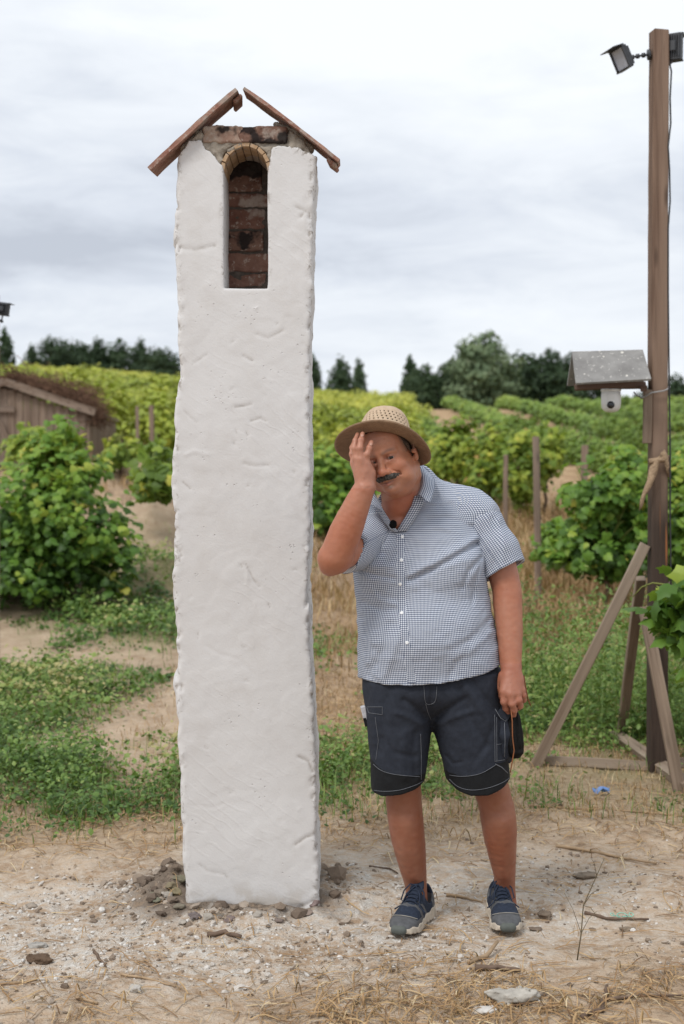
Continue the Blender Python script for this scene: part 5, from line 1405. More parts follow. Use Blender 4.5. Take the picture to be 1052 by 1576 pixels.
# floodlight at the left edge of the picture, on a pole of its own
YL = 9.0
lp = Vector((P(-16, 0, YL).x, YL+.03, gz(P(-16, 0, YL).x, YL)))
mp = plank('light_pole', lp-Vector((0, 0, .1)), Vector((lp.x, lp.y, P(0, 452, YL).z)), .09, .09, m_post, seed=12, label='wooden light pole past the left edge carrying a dark floodlight', cat='pole', kind='thing')
floodlight('brown black floodlight peeking in at the left edge', P(4, 476, YL-.03), Matrix.Rotation(math.radians(8), 3, 'Y') @ Matrix.Rotation(math.radians(170), 3, 'Z'), (.085, .08, .05), [P(4, 484, YL), P(2, 494, YL), P(-12, 494, YL)])
# cable down the beam's right side
def cable():
    pts = [P(1030, 96, yy-.01), P(1033, 110, yy-.01), P(1031, 150, yy-.02), P(1032, 190, yy-.02), P(1028, 225, yy-.045), P(1030, 260, yy-.045), P(1031, 310, yy-.04), P(1028, 350, yy-.05), P(1028, 450, yy-.05), P(1029, 540, yy-.05), P(1030, 620, yy-.05), P(1031, 690, yy-.055), P(1031, 800, yy-.055), P(1033, 950, yy-.06)]
    c = pts[0]; mb = MB(); Q_ = []
    for a, b in zip(pts[:-1], pts[1:]):
        for u in (0, .5): Q_.append(a.lerp(b, u))
    Q_.append(pts[-1]); mb.tube([q-c for q in Q_], .0042, 6)
    link('cable', mb.mesh('cable', m_black, True), label='thin black cable running down the right side of the beam', cat='cable', kind='thing', loc=c)
    # loose wire round the beam under the shelter
    c = P(1012, 603, Yp-.06); w = .062; mb = MB(); pts = []
    for i in range(41):
        a = 2*math.pi*i/40*1.0; pts.append(Vector((w*1.05*math.copysign(abs(math.cos(a))**.45, math.cos(a)), .058+w*math.copysign(abs(math.sin(a))**.45, math.sin(a)), .028*math.cos(a))))
    mb.tube(pts, .0042, 6)
    mb.tube([pts[20]+Vector((0, 0, 0)), pts[20]+Vector((-.03, -.03, .012)), pts[20]+Vector((-.045, -.02, .03))], .0035, 5)
    link('wire_tie', mb.mesh('wire_tie', m_metal, True), label='grey wire tied slantwise round the beam beside the camera roof', cat='wire', kind='thing', loc=c)
cable()
def burlap():
    m = Mat('burlap', .95, .1); v = m.coord(); n = m.noise(v, 120, 3); m.color(m.mix(m.rng(n, .35, .65), (.22, .155, .10), (.40, .29, .19))); m.bump(n, .5, .003); mm = m.done()
    c = P(1012, 715, Yp-.05); mb = MB(); r = random.Random(5)
    def strip(L_, R_):
        n = len(L_); V = []
        k = 4
        for a, b in zip(L_, R_):
            for j in range(k):
                u = j/(k-1); q = Vector(a).lerp(Vector(b), u)-c; q += Vector((0, -.012*math.sin(u*math.pi)+r.uniform(-.004, .004), 0)); V.append(q)
        mb.add(V, [(i*k+j, i*k+j+1, (i+1)*k+j+1, (i+1)*k+j) for i in range(n-1) for j in range(k-1)])
    y_ = Yp-.068
    strip([P(1002, 712, y_), P(999, 722, y_), P(996, 740, y_-.01), P(990, 755, y_-.01), P(985, 770, y_), P(984, 786, y_)], [P(1018, 698, y_), P(1014, 712, y_), P(1010, 730, y_-.01), P(1001, 750, y_-.015), P(993, 762, y_), P(989, 776, y_)])
    strip([P(1016, 697, y_), P(1020, 705, y_), P(1024, 722, y_), P(1028, 735, y_+.03)], [P(1022, 692, y_), P(1028, 702, y_), P(1031, 716, y_+.02), P(1032, 728, y_+.04)])
    strip([P(998, 706, y_), P(1010, 704, y_), P(1024, 702, y_), P(1031, 700, y_+.03)], [P(998, 716, y_), P(1010, 713, y_), P(1024, 711, y_), P(1031, 709, y_+.03)])
    o = link('burlap_rag', mb.mesh('burlap_rag', mm, True, recalc=False), label='torn brown burlap rag knotted round the beam', cat='rag', kind='thing', loc=c)
    md = o.modifiers.new('t', 'SOLIDIFY'); md.thickness = .003
burlap()
# --- cellar front with a gable and prunings on its roof
def cellar():
    Y = 24.0; g = P(20, 722, Y)
    root = thing('wine_cellar', 'low brown board fronted cellar hut with a twig covered gable roof at the left', 'hut', Vector((g.x, Y, g.z)))
    ridge = P(8, 588, Y); er = P(140, 632, Y); el = Vector((2*ridge.x-er.x, Y, er.z))
    x0, x1 = el.x+.16, er.x-.10; z0 = g.z-.6
    n = 20; w = (x1-x0)/n
    for i in range(n):
        a = x0+w*i; xm = a+w/2; zt = ridge.z-.10-(abs(xm-ridge.x))*(ridge.z-er.z)/(er.x-ridge.x)
        plank('wall_plank', (xm, Y+.03, z0), (xm, Y+.03, zt), w*.94, .03, m_oldplank, root, seed=i)
    mb = MB(); mb.box(((x0+x1)/2, Y+.12, (z0+er.z)/2), (x1-x0, .1, er.z-z0)); child_world(link('backing_wall', mb.mesh('backing_wall', m_oldplank)), root)
    # ledged and braced door
    for k, (a, b) in enumerate(((P(-60, 690, Y-.03), P(-2, 645, Y-.03)), (P(-60, 712, Y-.03), P(22, 712, Y-.03)), (P(-60, 630, Y-.03), P(22, 630, Y-.03)), (P(-2, 648, Y-.05), P(22, 705, Y-.05)))):
        plank('door_ledge', a, b, .10, .03, m_oldplank, root, seed=60+k)
    for s, (a, b) in enumerate(((ridge+Vector((0, -.08, 0)), er+Vector((.08, -.08, -.03))), (ridge+Vector((0, -.084, 0)), el+Vector((-.08, -.08, -.03))))):
        plank('barge_board', a, b, .13, .04, m_oldplank, root, seed=80+s)
    for s, (a, b) in enumerate(((ridge, er), (ridge, el))):
        d = (b-a); mb = MB(); q = [a+Vector((0, -.05, .03)), b+Vector((0, -.05, .0)), b+Vector((0, 3, .0)), a+Vector((0, 3, .03))]
        V = [p-Vector((0, 0, .05)) for p in q]+q; mb.add(V, [(0, 3, 2, 1), (4, 5, 6, 7), (0, 1, 5, 4), (1, 2, 6, 5), (2, 3, 7, 6), (3, 0, 4, 7)])
        child_world(link('roof', mb.mesh('roof', m_oldplank)), root)
    # side and earth behind
    for sx in (x0-.02, x1+.02):
        mb = MB(); mb.box((sx, Y+1.5, (z0+er.z)/2-.05), (.06, 2.9, er.z-z0)); child_world(link('side_wall', mb.mesh('side_wall', m_oldplank)), root)
    # prunings heaped on the roof
    r = np.random.default_rng(4); N = 2600; u = r.uniform(0, 1.04, N); sgn = np.where(r.random(N) < .72, 1, -1)
    hx = er.x-ridge.x; X = ridge.x+sgn*u*hx; Yv = Y+r.uniform(-.06, 1.5, N); Z = ridge.z-u*(ridge.z-er.z)+.03+r.exponential(.05, N)*(1+1.1*u)
    droop = (u > .9); Z = np.where(droop, Z-r.uniform(0, .3, N), Z)
    mb = MB(); mt = simple('dry prunings', (.15, .085, .055), .95, .1, .5, 10)
    V = np.empty((N, 6, 3)); a = r.uniform(0, 6.28, N); L_ = r.uniform(.06, .24, N); dz = r.normal(size=N)*.10; w_ = .007
    for s in range(3):
        t = s-1; V[:, 2*s] = np.stack([X+np.cos(a)*L_*t+(s == 1)*.02, Yv+np.sin(a)*L_*t, Z+dz*t-w_], 1); V[:, 2*s+1] = V[:, 2*s]+np.array([.004, .01, 2*w_])
    i = np.arange(N)[:, None]*6; Q = np.concatenate([np.concatenate([i, i+1, i+3, i+2], 1), np.concatenate([i+2, i+3, i+5, i+4], 1)])
    child_world(link('prunings', mesh_np('prunings', V.reshape(-1, 3), Q, mt), kind='stuff'), root)
cellar()
# ------------------------------------------------------------------ the man
def skinmat():
    m = Mat('skin', .45, .4); v = m.geo()
    t = m.attr('skin', 'Vector')
    n = m.noise(v, 38, 4); n2 = m.noise(v, 300, 2)
    c = m.mix(m.rng(n, .3, .7, 0, .75), t, m.mix(.68, (.20, .05, .03), t))
    c = m.mix(m.rng(m.noise(v, 9, 3), .35, .7, 0, .3), c, (.42, .24, .17))
    sp = m.rng(m.vor(v, 55), .12, .05); c = m.mix(m.math('MULTIPLY', m.math('MULTIPLY', sp, .35), m.rng(n, .5, .6)), c, (.12, .045, .03))
    m.color(c)
    m.b.inputs['Subsurface Weight'].default_value = .12; m.b.inputs['Subsurface Radius'].default_value = (1, .35, .2); m.b.inputs['Subsurface Scale'].default_value = .008
    m.bump(m.math('ADD', n, m.math('MULTIPLY', n2, .35)), .25, .003); return m.done()
m_skin = skinmat()
def shirtmat():
    m = Mat('checked cotton', .88, .15); uv = m.attr('cuv', 'Vector')
    sp = m.new('SeparateXYZ'); m.put(sp.inputs[0], uv); p = .0062
    def stripe(o):
        f = m.math('FRACT', m.math('MULTIPLY', o, 1/p)); return m.rng(m.math('ABSOLUTE', m.math('SUBTRACT', f, .5)), .262, .30)
    u, w = stripe(sp.outputs[0]), stripe(sp.outputs[1])
    s = m.math('ADD', u, w)
    c = m.ramp(m.math('MULTIPLY', s, .5), [(0, (.66, .69, .73)), (.5, (.20, .24, .33)), (1, (.016, .022, .060))])
    m.color(c); n = m.noise(m.geo(), 45, 4); wv = m.noise(m.geo(), 900, 1); m.bump(m.math('ADD', n, m.math('MULTIPLY', wv, .1)), .35, .005)
    return m.done()
m_shirt = shirtmat()
m_shorts = simple('navy grey canvas', (.028, .033, .046), .85, .2, .25, 60, bump=.4, dist=.003)
m_panel = simple('black ripstop', (.010, .011, .013), .8, .25, .3, 120, bump=.3, dist=.001)
m_stitch = simple('pale thread', (.17, .18, .20), .9, .1, .2, 50)
m_button = simple('white button', (.78, .80, .82), .35, .5, .05, 20, bump=0)
m_hair = simple('short dark hair', (.10, .070, .052), .8, .2, .6, 220, bump=1.0, dist=.003)
m_must = simple('greying moustache', (.11, .10, .09), .85, .15, .85, 190, bump=1.0, dist=.004)
m_nail = simple('nail', (.46, .25, .185), .35, .4, .1, 40, bump=0)
m_eyew = simple('eye white', (.24, .19, .17), .3, .3, .1, 40, bump=0); m_iris = simple('dark iris', (.018, .012, .009), .25, .4, .2, 200, bump=0)
m_navy = simple('navy mesh fabric', (.028, .038, .062), .8, .2, .45, 120, bump=.5, dist=.001)
m_overlay = simple('dusty grey overlay', (.105, .108, .115), .6, .3, .35, 60, bump=.2, dist=.001)
m_sole = simple('dusty cream rubber', (.56, .49, .40), .75, .2, .3, 45, bump=.3, dist=.002)
m_lace = simple('navy lace', (.025, .035, .06), .8, .2, .3, 100)
def strawmat(name, hi, lo, sc=1.0):
    m = Mat(name, .75, .25); uv = m.attr('cuv', 'Vector')
    w1 = m.new('TexWave'); w1.bands_direction = 'X'; m.put(w1.inputs['Vector'], uv); w1.inputs['Scale'].default_value = 60*sc; w1.inputs['Distortion'].default_value = .6
    w2 = m.new('TexWave'); w2.bands_direction = 'Y'; m.put(w2.inputs['Vector'], uv); w2.inputs['Scale'].default_value = 60*sc; w2.inputs['Distortion'].default_value = .6
    f = m.math('MULTIPLY', w1.outputs['Fac'], w2.outputs['Fac']); n = m.noise(m.geo(), 70, 3)
    f = m.math('ADD', m.math('MULTIPLY', f, .8), m.math('MULTIPLY', n, .5))
    m.color(m.mix(m.rng(f, .15, .75), lo, hi)); m.bump(f, .6, .002); return m.done()
m_hat = strawmat('woven straw', (.66, .52, .38), (.40, .28, .18), 1.7); m_brim = strawmat('woven straw brim', (.40, .27, .17), (.15, .09, .055), 2.0)
YC = 4.62
def PX(pts): return [P(*p) for p in pts]

# torso profile read off the shirt: (row, left edge, right edge, half depth, centre depth)
TOR = [(778, 612, 700, .070, 4.63), (790, 588, 722, .095, 4.625), (805, 566, 738, .110, 4.62), (830, 552, 744, .122, 4.61), (870, 545, 746, .130, 4.60), (910, 546, 750, .138, 4.595), (950, 550, 756, .146, 4.59), (990, 554, 761, .150, 4.59), (1020, 557, 765, .146, 4.595), (1052, 560, 768, .138, 4.60), (1090, 562, 770, .13, 4.61)]
def torso(f, off, k=.03, zbot=None):
    zs = [P(0, r, 4.55).z for r, *_ in TOR]
    xl = [P(a, 0, 4.6).x for _, a, *_ in TOR]; xr = [P(b, 0, 4.6).x for _, _, b, *_ in TOR]
    f.loft(zs, [(a+b)/2 for a, b in zip(xl, xr)], [t[4] for t in TOR], [(b-a)/2-.004 for a, b in zip(xl, xr)], [t[3] for t in TOR], off=off, n=2.25, k=0, zbot=zbot)
    # shoulders and the slope to the neck
    f.cone(P(585, 812, 4.615), P(718, 795, 4.625), .070+off, .072+off, k)
    f.cone(P(718, 795, 4.625), P(742, 792, 4.61), .066+off, .052+off, k)
    f.cone(P(640, 760, 4.65), P(722, 778, 4.64), .060+off, .052+off, .035)
    f.cone(P(622, 770, 4.65), P(590, 800, 4.63), .058+off, .055+off, .03)
    f.ell(P(600, 880, 4.52), (.085+off, .055+off, .07+off), k=.05)      # chest
    f.ell(P(692, 875, 4.52), (.090+off, .055+off, .07+off), k=.05)
    f.ell(P(655, 985, 4.52), (.16+off, .10+off, .12+off), k=.06)          # belly

HC = P(600, 702, 4.465)                                   # middle of the head, between the ears
HR = (Matrix.Rotation(math.radians(-17.5), 3, 'Y') @ Matrix.Rotation(math.radians(-23), 3, 'Z') @ Matrix.Rotation(math.radians(4), 3, 'X'))
HS = .97
def hp(x, y, z): return HC + HR @ (Vector((x, y, z))*HS)
HRn = np.array(HR)

def build_man():
    gz_ = gz(.35, 4.5)
    root = thing('person', 'man in straw hat, checked shirt and dark work shorts, one hand over his face', 'person', (P(685, 1440, 4.51).x, 4.56, gz_))
    # ---------------- body: head, neck, arms, hands, trunk and legs as one surface
    h = .003
    f = Field((P(478, 0, 4.3).x, 4.20, P(0, 1398, 4.5).z-.045), (P(820, 0, 4.6).x, 4.83, P(0, 628, 4.4).z), h)
    torso(f, -.012, .03)
    # neck
    f.cone(P(621, 792, 4.60), hp(.0, .03, -.05), .068, .060, .03)
    f.cone(P(637, 772, 4.645), hp(.02, .05, -.04), .036, .044, .03)
    f.cone(P(606, 806, 4.575), hp(0, .0, -.085), .038, .036, .02)
    # collar bones and the notch between
    f.cone(P(618, 806, 4.52), P(655, 795, 4.56), .012, .010, .02); f.cone(P(606, 808, 4.52), P(590, 804, 4.54), .012, .010, .02)
    E = lambda c, r, k=.012, op='add', R=HRn: f.ell(hp(*c), np.array(r)*HS, R, k, op)
    C = lambda a, b, ra, rb, k=.01, op='add': f.cone(hp(*a), hp(*b), ra*HS, rb*HS, k, op)
    E((0, .012, .045), (.077, .097, .086), .01)
    E((0, -.030, -.015), (.064, .062, .085), .03)
    E((0, -.028, -.070), (.060, .055, .050), .03)
    E((.045, .0, -.055), (.026, .045, .045), .025); E((-.045, .0, -.055), (.026, .045, .045), .025)   # jaw angles
    E((0, -.074, -.0955), (.024, .020, .0185), .02)                    # chin
    E((0, -.010, -.112), (.040, .040, .020), .02)                     # under the chin
    E((.043, -.058, -.030), (.026, .027, .024), .018); E((-.043, -.058, -.030), (.026, .027, .024), .018)   # cheeks raised by the smile
    E((.050, -.045, -.070), (.020, .026, .022), .02); E((-.050, -.045, -.070), (.020, .026, .022), .02)
    E((0, -.045, .050), (.060, .046, .042), .02)                      # forehead
    C((.010, -.088, .020), (.046, -.072, .019), .008, .007, .012); C((-.010, -.088, .020), (-.046, -.072, .019), .008, .007, .012)   # brow
    E((.030, -.098, .001), (.021, .0185, .0115), .008, 'cut'); E((-.030, -.098, .001), (.021, .0185, .0115), .008, 'cut')   # sockets
    for s in (1, -1):
        E((s*.031, -.0765, .000), (.0145, .0135, .0125), .004)          # lids over the ball
        C((s*.018, -.088, -.0105), (s*.042, -.079, -.012), .004, .003, .008)    # bag under the eye
        E((s*.0315, -.0885, -.0005), (.0145, .0115, .0040), .0015, 'cut')          # slit, narrowed by the smile
    C((0, -.088, .008), (0, -.110, -.030), .0085, .0125, .009)        # nose
    E((0, -.114, -.036), (.0145, .0135, .0125), .007); E((.0150, -.102, -.0395), (.0085, .012, .009), .005); E((-.0150, -.102, -.0395), (.0085, .012, .009), .005)
    for s in (1, -1): f.emboss([hp(s*.0235, -.093, -.030), hp(s*.0255, -.091, -.043)], .0028, .0028); f.emboss([hp(s*.016, -.095, .004), hp(s*.018, -.093, -.016)], .004, .0025)
    E((.008, -.108, -.048), (.0045, .006, .004), .002, 'cut'); E((-.008, -.108, -.048), (.0045, .006, .004), .002, 'cut')
    E((0, -.084, -.058), (.034, .017, .020), .015)                    # the mouth's swell
    C((-.024, -.088, -.0640), (0, -.099, -.0680), .0042, .0052, .005); C((0, -.099, -.0680), (.031, -.083, -.0540), .0052, .004, .005)
    C((-.020, -.090, -.0745), (0, -.098, -.0780), .0045, .0062, .005); C((0, -.098, -.0780), (.024, -.087, -.0700), .0062, .0045, .005)
    f.emboss([hp(-.028, -.088, -.066), hp(-.012, -.098, -.0720), hp(0, -.103, -.0730), hp(.016, -.097, -.0690), hp(.036, -.080, -.0540)], .0027, .0055)
    f.emboss([hp(-.012, -.095, -.0885), hp(.014, -.092, -.0875)], .005, .0034); f.emboss([hp(.040, -.078, -.048), hp(.045, -.070, -.060), hp(.044, -.066, -.074)], .0045, .0038)
    # smile lines, frown lines, crow's feet
    for s in (1, -1):
        f.emboss([hp(s*.019, -.097, -.034), hp(s*.031, -.086, -.044), hp(s*.041, -.076, -.056), hp(s*.044, -.068, -.072)], .0036, .0046)
        f.emboss([hp(s*.045, -.071, .004), hp(s*.056, -.060, .012)], .0022, .0014); f.emboss([hp(s*.045, -.071, -.004), hp(s*.058, -.058, -.008)], .0022, .0014)
    for zz in (.042, .052, .063):
        f.emboss([hp(x, -.090+.9*x*x*6, zz+.003*math.sin(x*60)) for x in (-.04, -.02, 0, .02, .04)], .0026, .0022)
    f.emboss([hp(.006, -.094, .010), hp(.007, -.092, .026)], .002, .0015); f.emboss([hp(-.006, -.094, .010), hp(-.007, -.092, .026)], .002, .0015)
    # ears
    for s in (1, -1):
        Re = HRn @ np.array(Matrix.Rotation(math.radians(s*22), 3, 'Z')) @ np.array(Matrix.Rotation(math.radians(-10), 3, 'X'))
        f.ell(hp(s*.083, .012, .000), np.array((.0075, .020, .034))*HS, Re, .006)
        f.ell(hp(s*.081, .002, -.030), np.array((.008, .010, .011))*HS, Re, .006)
        f.ell(hp(s*.091, .010, .004), np.array((.006, .011, .020))*HS, Re, .003, 'cut')
        f.ell(hp(s*.082, -.008, -.006), np.array((.006, .006, .008))*HS, Re, .004)
    # ---- his right arm: folded up, palm over the side of the face
    sh, el = P(582, 818, 4.60), P(517, 858, 4.37)
    f.chain([sh, P(552, 838, 4.50), el], [.056, .052, .048], .02)
    f.ell(P(513, 860, 4.365), (.050, .046, .048), None, .012)
    wr = P(560, 752, 4.335)
    f.limb([P(517, 855, 4.36), P(531, 820, 4.352), P(546, 784, 4.343), wr], [.050, .0500, .0420, .0325], .010)
    f.ell(P(505, 876, 4.375), (.022, .024, .018), None, .02)
    # palm: fan from wrist to the knuckles
    kn = {'i': P(563, 713, 4.328), 'm': P(554.5, 707, 4.322), 'r': P(548, 706, 4.335), 'p': P(544, 712, 4.355)}
    for k_, r_ in (('i', .0145), ('m', .0145), ('r', .0135), ('p', .0125)):
        f.cone(P(560, 742, 4.336), kn[k_], .021, r_, .010)
    f.cone(P(568, 748, 4.345), P(569, 728, 4.345), .019, .017, .012)    # heel of the thumb
    f.ell(P(560, 728, 4.335), (.030, .020, .036), None, .012)
    def finger(pts, rs, nail=None):
        f.chain(pts, rs, .003)
        for q, r_ in zip(pts[1:-1], rs[1:-1]): f.ell(q, (r_*1.04,)*3, None, .004)
    finger([kn['i'], P(564.5, 699, 4.322), P(568, 689.5, 4.326), P(571, 681, 4.338)], [.0112, .0094, .0086, .0074])
    finger([kn['m'], P(553.5, 690, 4.318), P(555.2, 677.5, 4.326), P(557.8, 667.5, 4.345)], [.0112, .0096, .0088, .0074])
    finger([kn['r'], P(545.2, 690, 4.335), P(546.8, 678, 4.345), P(550, 668, 4.362)], [.0105, .0092, .0084, .0070])
    finger([kn['p'], P(541.0, 699, 4.362), P(541.6, 689, 4.372), P(544, 681, 4.388)], [.0095, .0083, .0076, .0064])
    finger([P(569, 740, 4.352), P(572, 727, 4.378), P(571, 719, 4.395), P(569, 711, 4.412)], [.0155, .0125, .0110, .0092])
    f.emboss([P(563, 752, 4.305), P(575, 749, 4.31)], .003, .002)
    for a in ('i', 'm', 'r'): f.emboss([P(560, 735, 4.31), kn[a]+Vector((0, -.012, 0))], .003, -.0012)
    # ---- his left arm, hanging
    f.limb([P(728, 800, 4.61), P(762, 850, 4.60), P(778, 900, 4.585), P(781, 930, 4.57), P(783.5, 965, 4.55), P(785, 1000, 4.53), P(786, 1026, 4.515)], [.060, .053, .0475, .0465, .0430, .0375, .0340], .010)
    hk = {'i': P(775.5, 1064, 4.478), 'm': P(785, 1068, 4.470), 'r': P(795, 1067, 4.475), 'p': P(802, 1062, 4.490)}
    for k_, r_ in (('i', .0160), ('m', .0160), ('r', .0150), ('p', .0140)):
        f.cone(P(787, 1028, 4.510), hk[k_], .026, r_, .010)
    f.ell(P(787, 1046, 4.498), (.037, .020, .036), None, .012)
    finger([hk['i'], P(775.5, 1080, 4.476), P(778.5, 1090, 4.490), P(782, 1096, 4.508)], [.0138, .0118, .0105, .0090])
    finger([hk['m'], P(788, 1083, 4.466), P(790.5, 1093, 4.478), P(790, 1100, 4.495)], [.0138, .0120, .0105, .0090])
    finger([hk['r'], P(798, 1078, 4.470), P(800, 1086, 4.486), P(797, 1090, 4.506)], [.0130, .0113, .0100, .0088])
    finger([hk['p'], P(805, 1070, 4.490), P(806, 1077, 4.505), P(803, 1080, 4.520)], [.0115, .0100, .0090, .0080])
    finger([P(774, 1040, 4.505), P(770, 1058, 4.515), P(772, 1070, 4.520), P(776, 1081, 4.522)], [.0165, .0140, .0120, .0100])
    for a in ('i', 'm', 'r', 'p'):
        f.emboss([P(787, 1036, 4.48), hk[a]+Vector((0, -.014, .004))], .0028, -.0016)
    f.emboss([P(778, 1058, 4.47), P(782, 1050, 4.47), P(795, 1040, 4.48)], .0022, -.0016)     # veins
    # ---- legs
    for hp_, pts, rs in ((P(617, 1090, 4.60), [P(618, 1150, 4.59), P(621, 1228, 4.60), P(624, 1262, 4.605), P(629.5, 1300, 4.62), P(636, 1340, 4.65), P(640, 1366, 4.675), P(641, 1392, 4.685)], [.062, .0580, .0575, .0530, .0425, .0355, .037]),
                         (P(716, 1090, 4.60), [P(735, 1150, 4.59), P(760, 1228, 4.60), P(767, 1262, 4.605), P(771, 1300, 4.62), P(775.5, 1340, 4.65), P(777, 1364, 4.675), P(778, 1392, 4.685)], [.064, .0570, .0575, .0500, .0375, .0335, .036])):
        f.limb([hp_]+pts, [.070]+rs, .012)
        f.ell(pts[1]+Vector((0, -.036, .035)), (.032, .026, .034), None, .02)       # kneecap
        f.ell(pts[2]+Vector((0, .026, -.02)), (.044, .036, .080), None, .02)        # calf
        f.cone(pts[2]+Vector((0, -.036, 0)), pts[4]+Vector((0, -.022, 0)), .016, .013, .03)   # shin
    f.cone(P(640, 1045, 4.61), P(695, 1045, 4.61), .10, .10, .03)
    f.disp(lambda x, y, z: .0008*fbm(x*60, y*60, z*60, 2, 5))
    V, Q = f.surf(); V = smooth_verts(V, Q, 1, .4)
    # ---- colour of the skin, with some painted shade
    L_ = (V-np.array(HC)) @ HRn/HS                        # head coordinates
    head = (V[:, 2] > P(0, 800, 4.5).z) & (np.abs(L_[:, 0]) < .10) & (L_[:, 2] > -.135) & (np.abs(L_[:, 1]) < .13)
    col = np.tile(np.array([.43, .178, .095]), (len(V), 1))
    def blend(w, c):
        nonlocal col; w = np.clip(w, 0, 1)[:, None]; col = col*(1-w)+np.array(c)*w
    legs = V[:, 2] < P(0, 1150, 4.5).z
    blend(legs*1.0, (.245, .085, .044))
    arms = (~legs) & (~head); blend(arms*(V[:, 1] < 4.6)*.7, (.36, .130, .072))
    def spot(c, r, w, colr, base=head):
        c = np.array(c); r = np.array(r); d = (((L_-c)/r)**2).sum(1); blend(w*np.exp(-d)*base, colr)
    spot((0, -.112, -.036), (.018, .02, .014), .6, (.52, .16, .11)); spot((.042, -.07, -.035), (.024, .03, .02), .5, (.52, .18, .11)); spot((-.042, -.07, -.035), (.024, .03, .02), .5, (.52, .18, .11))
    spot((0, -.08, .055), (.05, .05, .03), .35, (.56, .31, .21))
    spot((0, -.09, -.085), (.045, .05, .022), .5, (.33, .20, .155)); spot((.05, -.03, -.08), (.02, .05, .03), .35, (.36, .20, .145))
    spot((0, -.10, -.0720), (.030, .014, .0026), .95, (.13, .035, .03)); spot((0, -.10, -.0785), (.019, .012, .0042), .8, (.36, .115, .09))
    spot((.002, -.096, -.0880), (.008, .012, .004), .8, (.50, .46, .42))      # a pale tuft under the lip
    for s in (1, -1):  # shade of sockets and under-eyes painted into the skin; ears reddened
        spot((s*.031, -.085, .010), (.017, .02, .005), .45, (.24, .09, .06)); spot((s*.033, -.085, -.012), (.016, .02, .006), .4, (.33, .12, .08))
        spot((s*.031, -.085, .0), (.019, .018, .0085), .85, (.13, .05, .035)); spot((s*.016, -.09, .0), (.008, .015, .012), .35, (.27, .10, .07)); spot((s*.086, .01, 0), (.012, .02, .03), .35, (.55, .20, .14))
    for s in (1, -1):  # painted shade along the smile folds
        spot((s*.041, -.076, -.056), (.004, .012, .016), .35, (.26, .10, .065))
    # cropped hair fading into the temple, brows
    hl = ((L_-np.array([0, -.055, .05]))@np.array([0, 1, .42]))
    hz = np.where((L_[:, 2] > .0) | (L_[:, 1] > .035), 1, 0)*(L_[:, 1] > -.05)*(L_[:, 2] > -.055)
    side_ = np.clip((np.abs(L_[:, 0])-.05)/.015, 0, 1)
    blend(head*hz*np.clip((hl+.004)/.02, 0, 1)*.82, (.12, .075, .05))
    blend(head*np.clip((hl+.022)/.03, 0, 1)*hz*side_*.5, (.17, .10, .07))
    for s in (1, -1):
        for u in np.linspace(0, 1, 7):
            spot((s*(.013+.036*u), -.098+.026*u*u, .0190+.006*math.sin(u*2.6)), (.0055, .015, .0046), .62, (.10, .065, .05))
    hands = ((V[:, 2] < P(0, 1020, 4.5).z) & (V[:, 0] > P(768, 0, 4.5).x) & ~legs)
    blend(hands*.5, (.33, .13, .09))
    up_hand = (V[:, 1] < 4.43) & (V[:, 2] > P(0, 752, 4.4).z) & (V[:, 0] < P(578, 0, 4.35).x) & (V[:, 1] < 4.40)
    blend(up_hand*.5, (.46, .23, .16))
    neck = (~head) & (V[:, 2] > P(0, 830, 4.5).z) & (V[:, 0] > P(585, 0, 4.5).x) & (V[:, 0] < P(670, 0, 4.5).x); blend(neck*.6, (.40, .135, .08))
    body = child_world(link('body', mesh_np('body', V, Q, m_skin, attrs={'skin': col})), root)
    # fingernails of the raised hand
    for q, up in ((P(570.6, 683.5, 4.326), P(571, 681, 4.338)-P(568, 689.5, 4.326)), (P(557.2, 670, 4.333), P(557.8, 667.5, 4.345)-P(555.2, 677.5, 4.326))):
        mb = MB(); z_ = up.normalized(); x_ = Vector((1, 0, 0)); x_ = (x_-z_*x_.dot(z_)).normalized(); y_ = z_.cross(x_); R_ = Matrix((x_, y_, z_)).transposed()
        prof = [(.0052*math.sin(a), .0062*math.cos(a)) for a in np.linspace(.05, 3.09, 7)]
        mb.lathe(prof, q+Vector((0, -.0042, 0)), R_, 10, sy=.28); child_world(link('fingernail', mb.mesh('fingernail', m_nail, True)), root)
    # ---------------- eyes
    for s in (1, -1):
        c = hp(s*.031, -.0755, -.0005); mb = MB(); n = 14
        R = HR @ Matrix.Rotation(math.radians(90), 3, 'X') @ Matrix.Rotation(math.radians(19), 3, 'Y')
        prof = [(.0118*math.sin(a), .0118*math.cos(a)) for a in np.linspace(.02, 3.1, 12)]
        mb.lathe(prof, c, R, n)
        me = mb.mesh('eye', [m_eyew, m_iris], True)
        d = R @ Vector((0, 0, 1))
        for p in me.polygons:
            if (Vector(p.center)-c).normalized().dot(d) > .80: p.material_index = 1
        child_world(link('eye', me), root)
    # ---------------- hair, brows, moustache
    f = Field(hp(-.12, 0, -.06)-Vector((.0, .14, .02)), hp(.12, 0, .15)+Vector((.03, .16, .02)), .003)
    f.ell(hp(0, .014, .046), np.array((.0808, .1005, .0885))*HS, HRn, 0)
    f.ell(hp(0, .045, -.02), np.array((.0762, .065, .070))*HS, HRn, .02)
    # cut the face free: a plane leaning back from the hairline, and the neck line
    f.halfcut(hp(0, -.060, .05), HR @ Vector((0, -1, -.42)))
    f.halfcut(hp(0, .03, -.075), HR @ Vector((0, -.25, -1)))
    f.cone(hp(.0765, -.030, .028), hp(.0795, -.017, -.008), .0050, .003, .006); f.cone(hp(-.0765, -.030, .028), hp(-.0795, -.017, -.008), .0050, .003, .006)
    f.disp(lambda x, y, z: .0011*fbm(x*110, y*110, z*60, 2, 4))
    V, Q = f.surf(); child_world(link('hair', mesh_np('hair', V, Q, m_hair)), root)
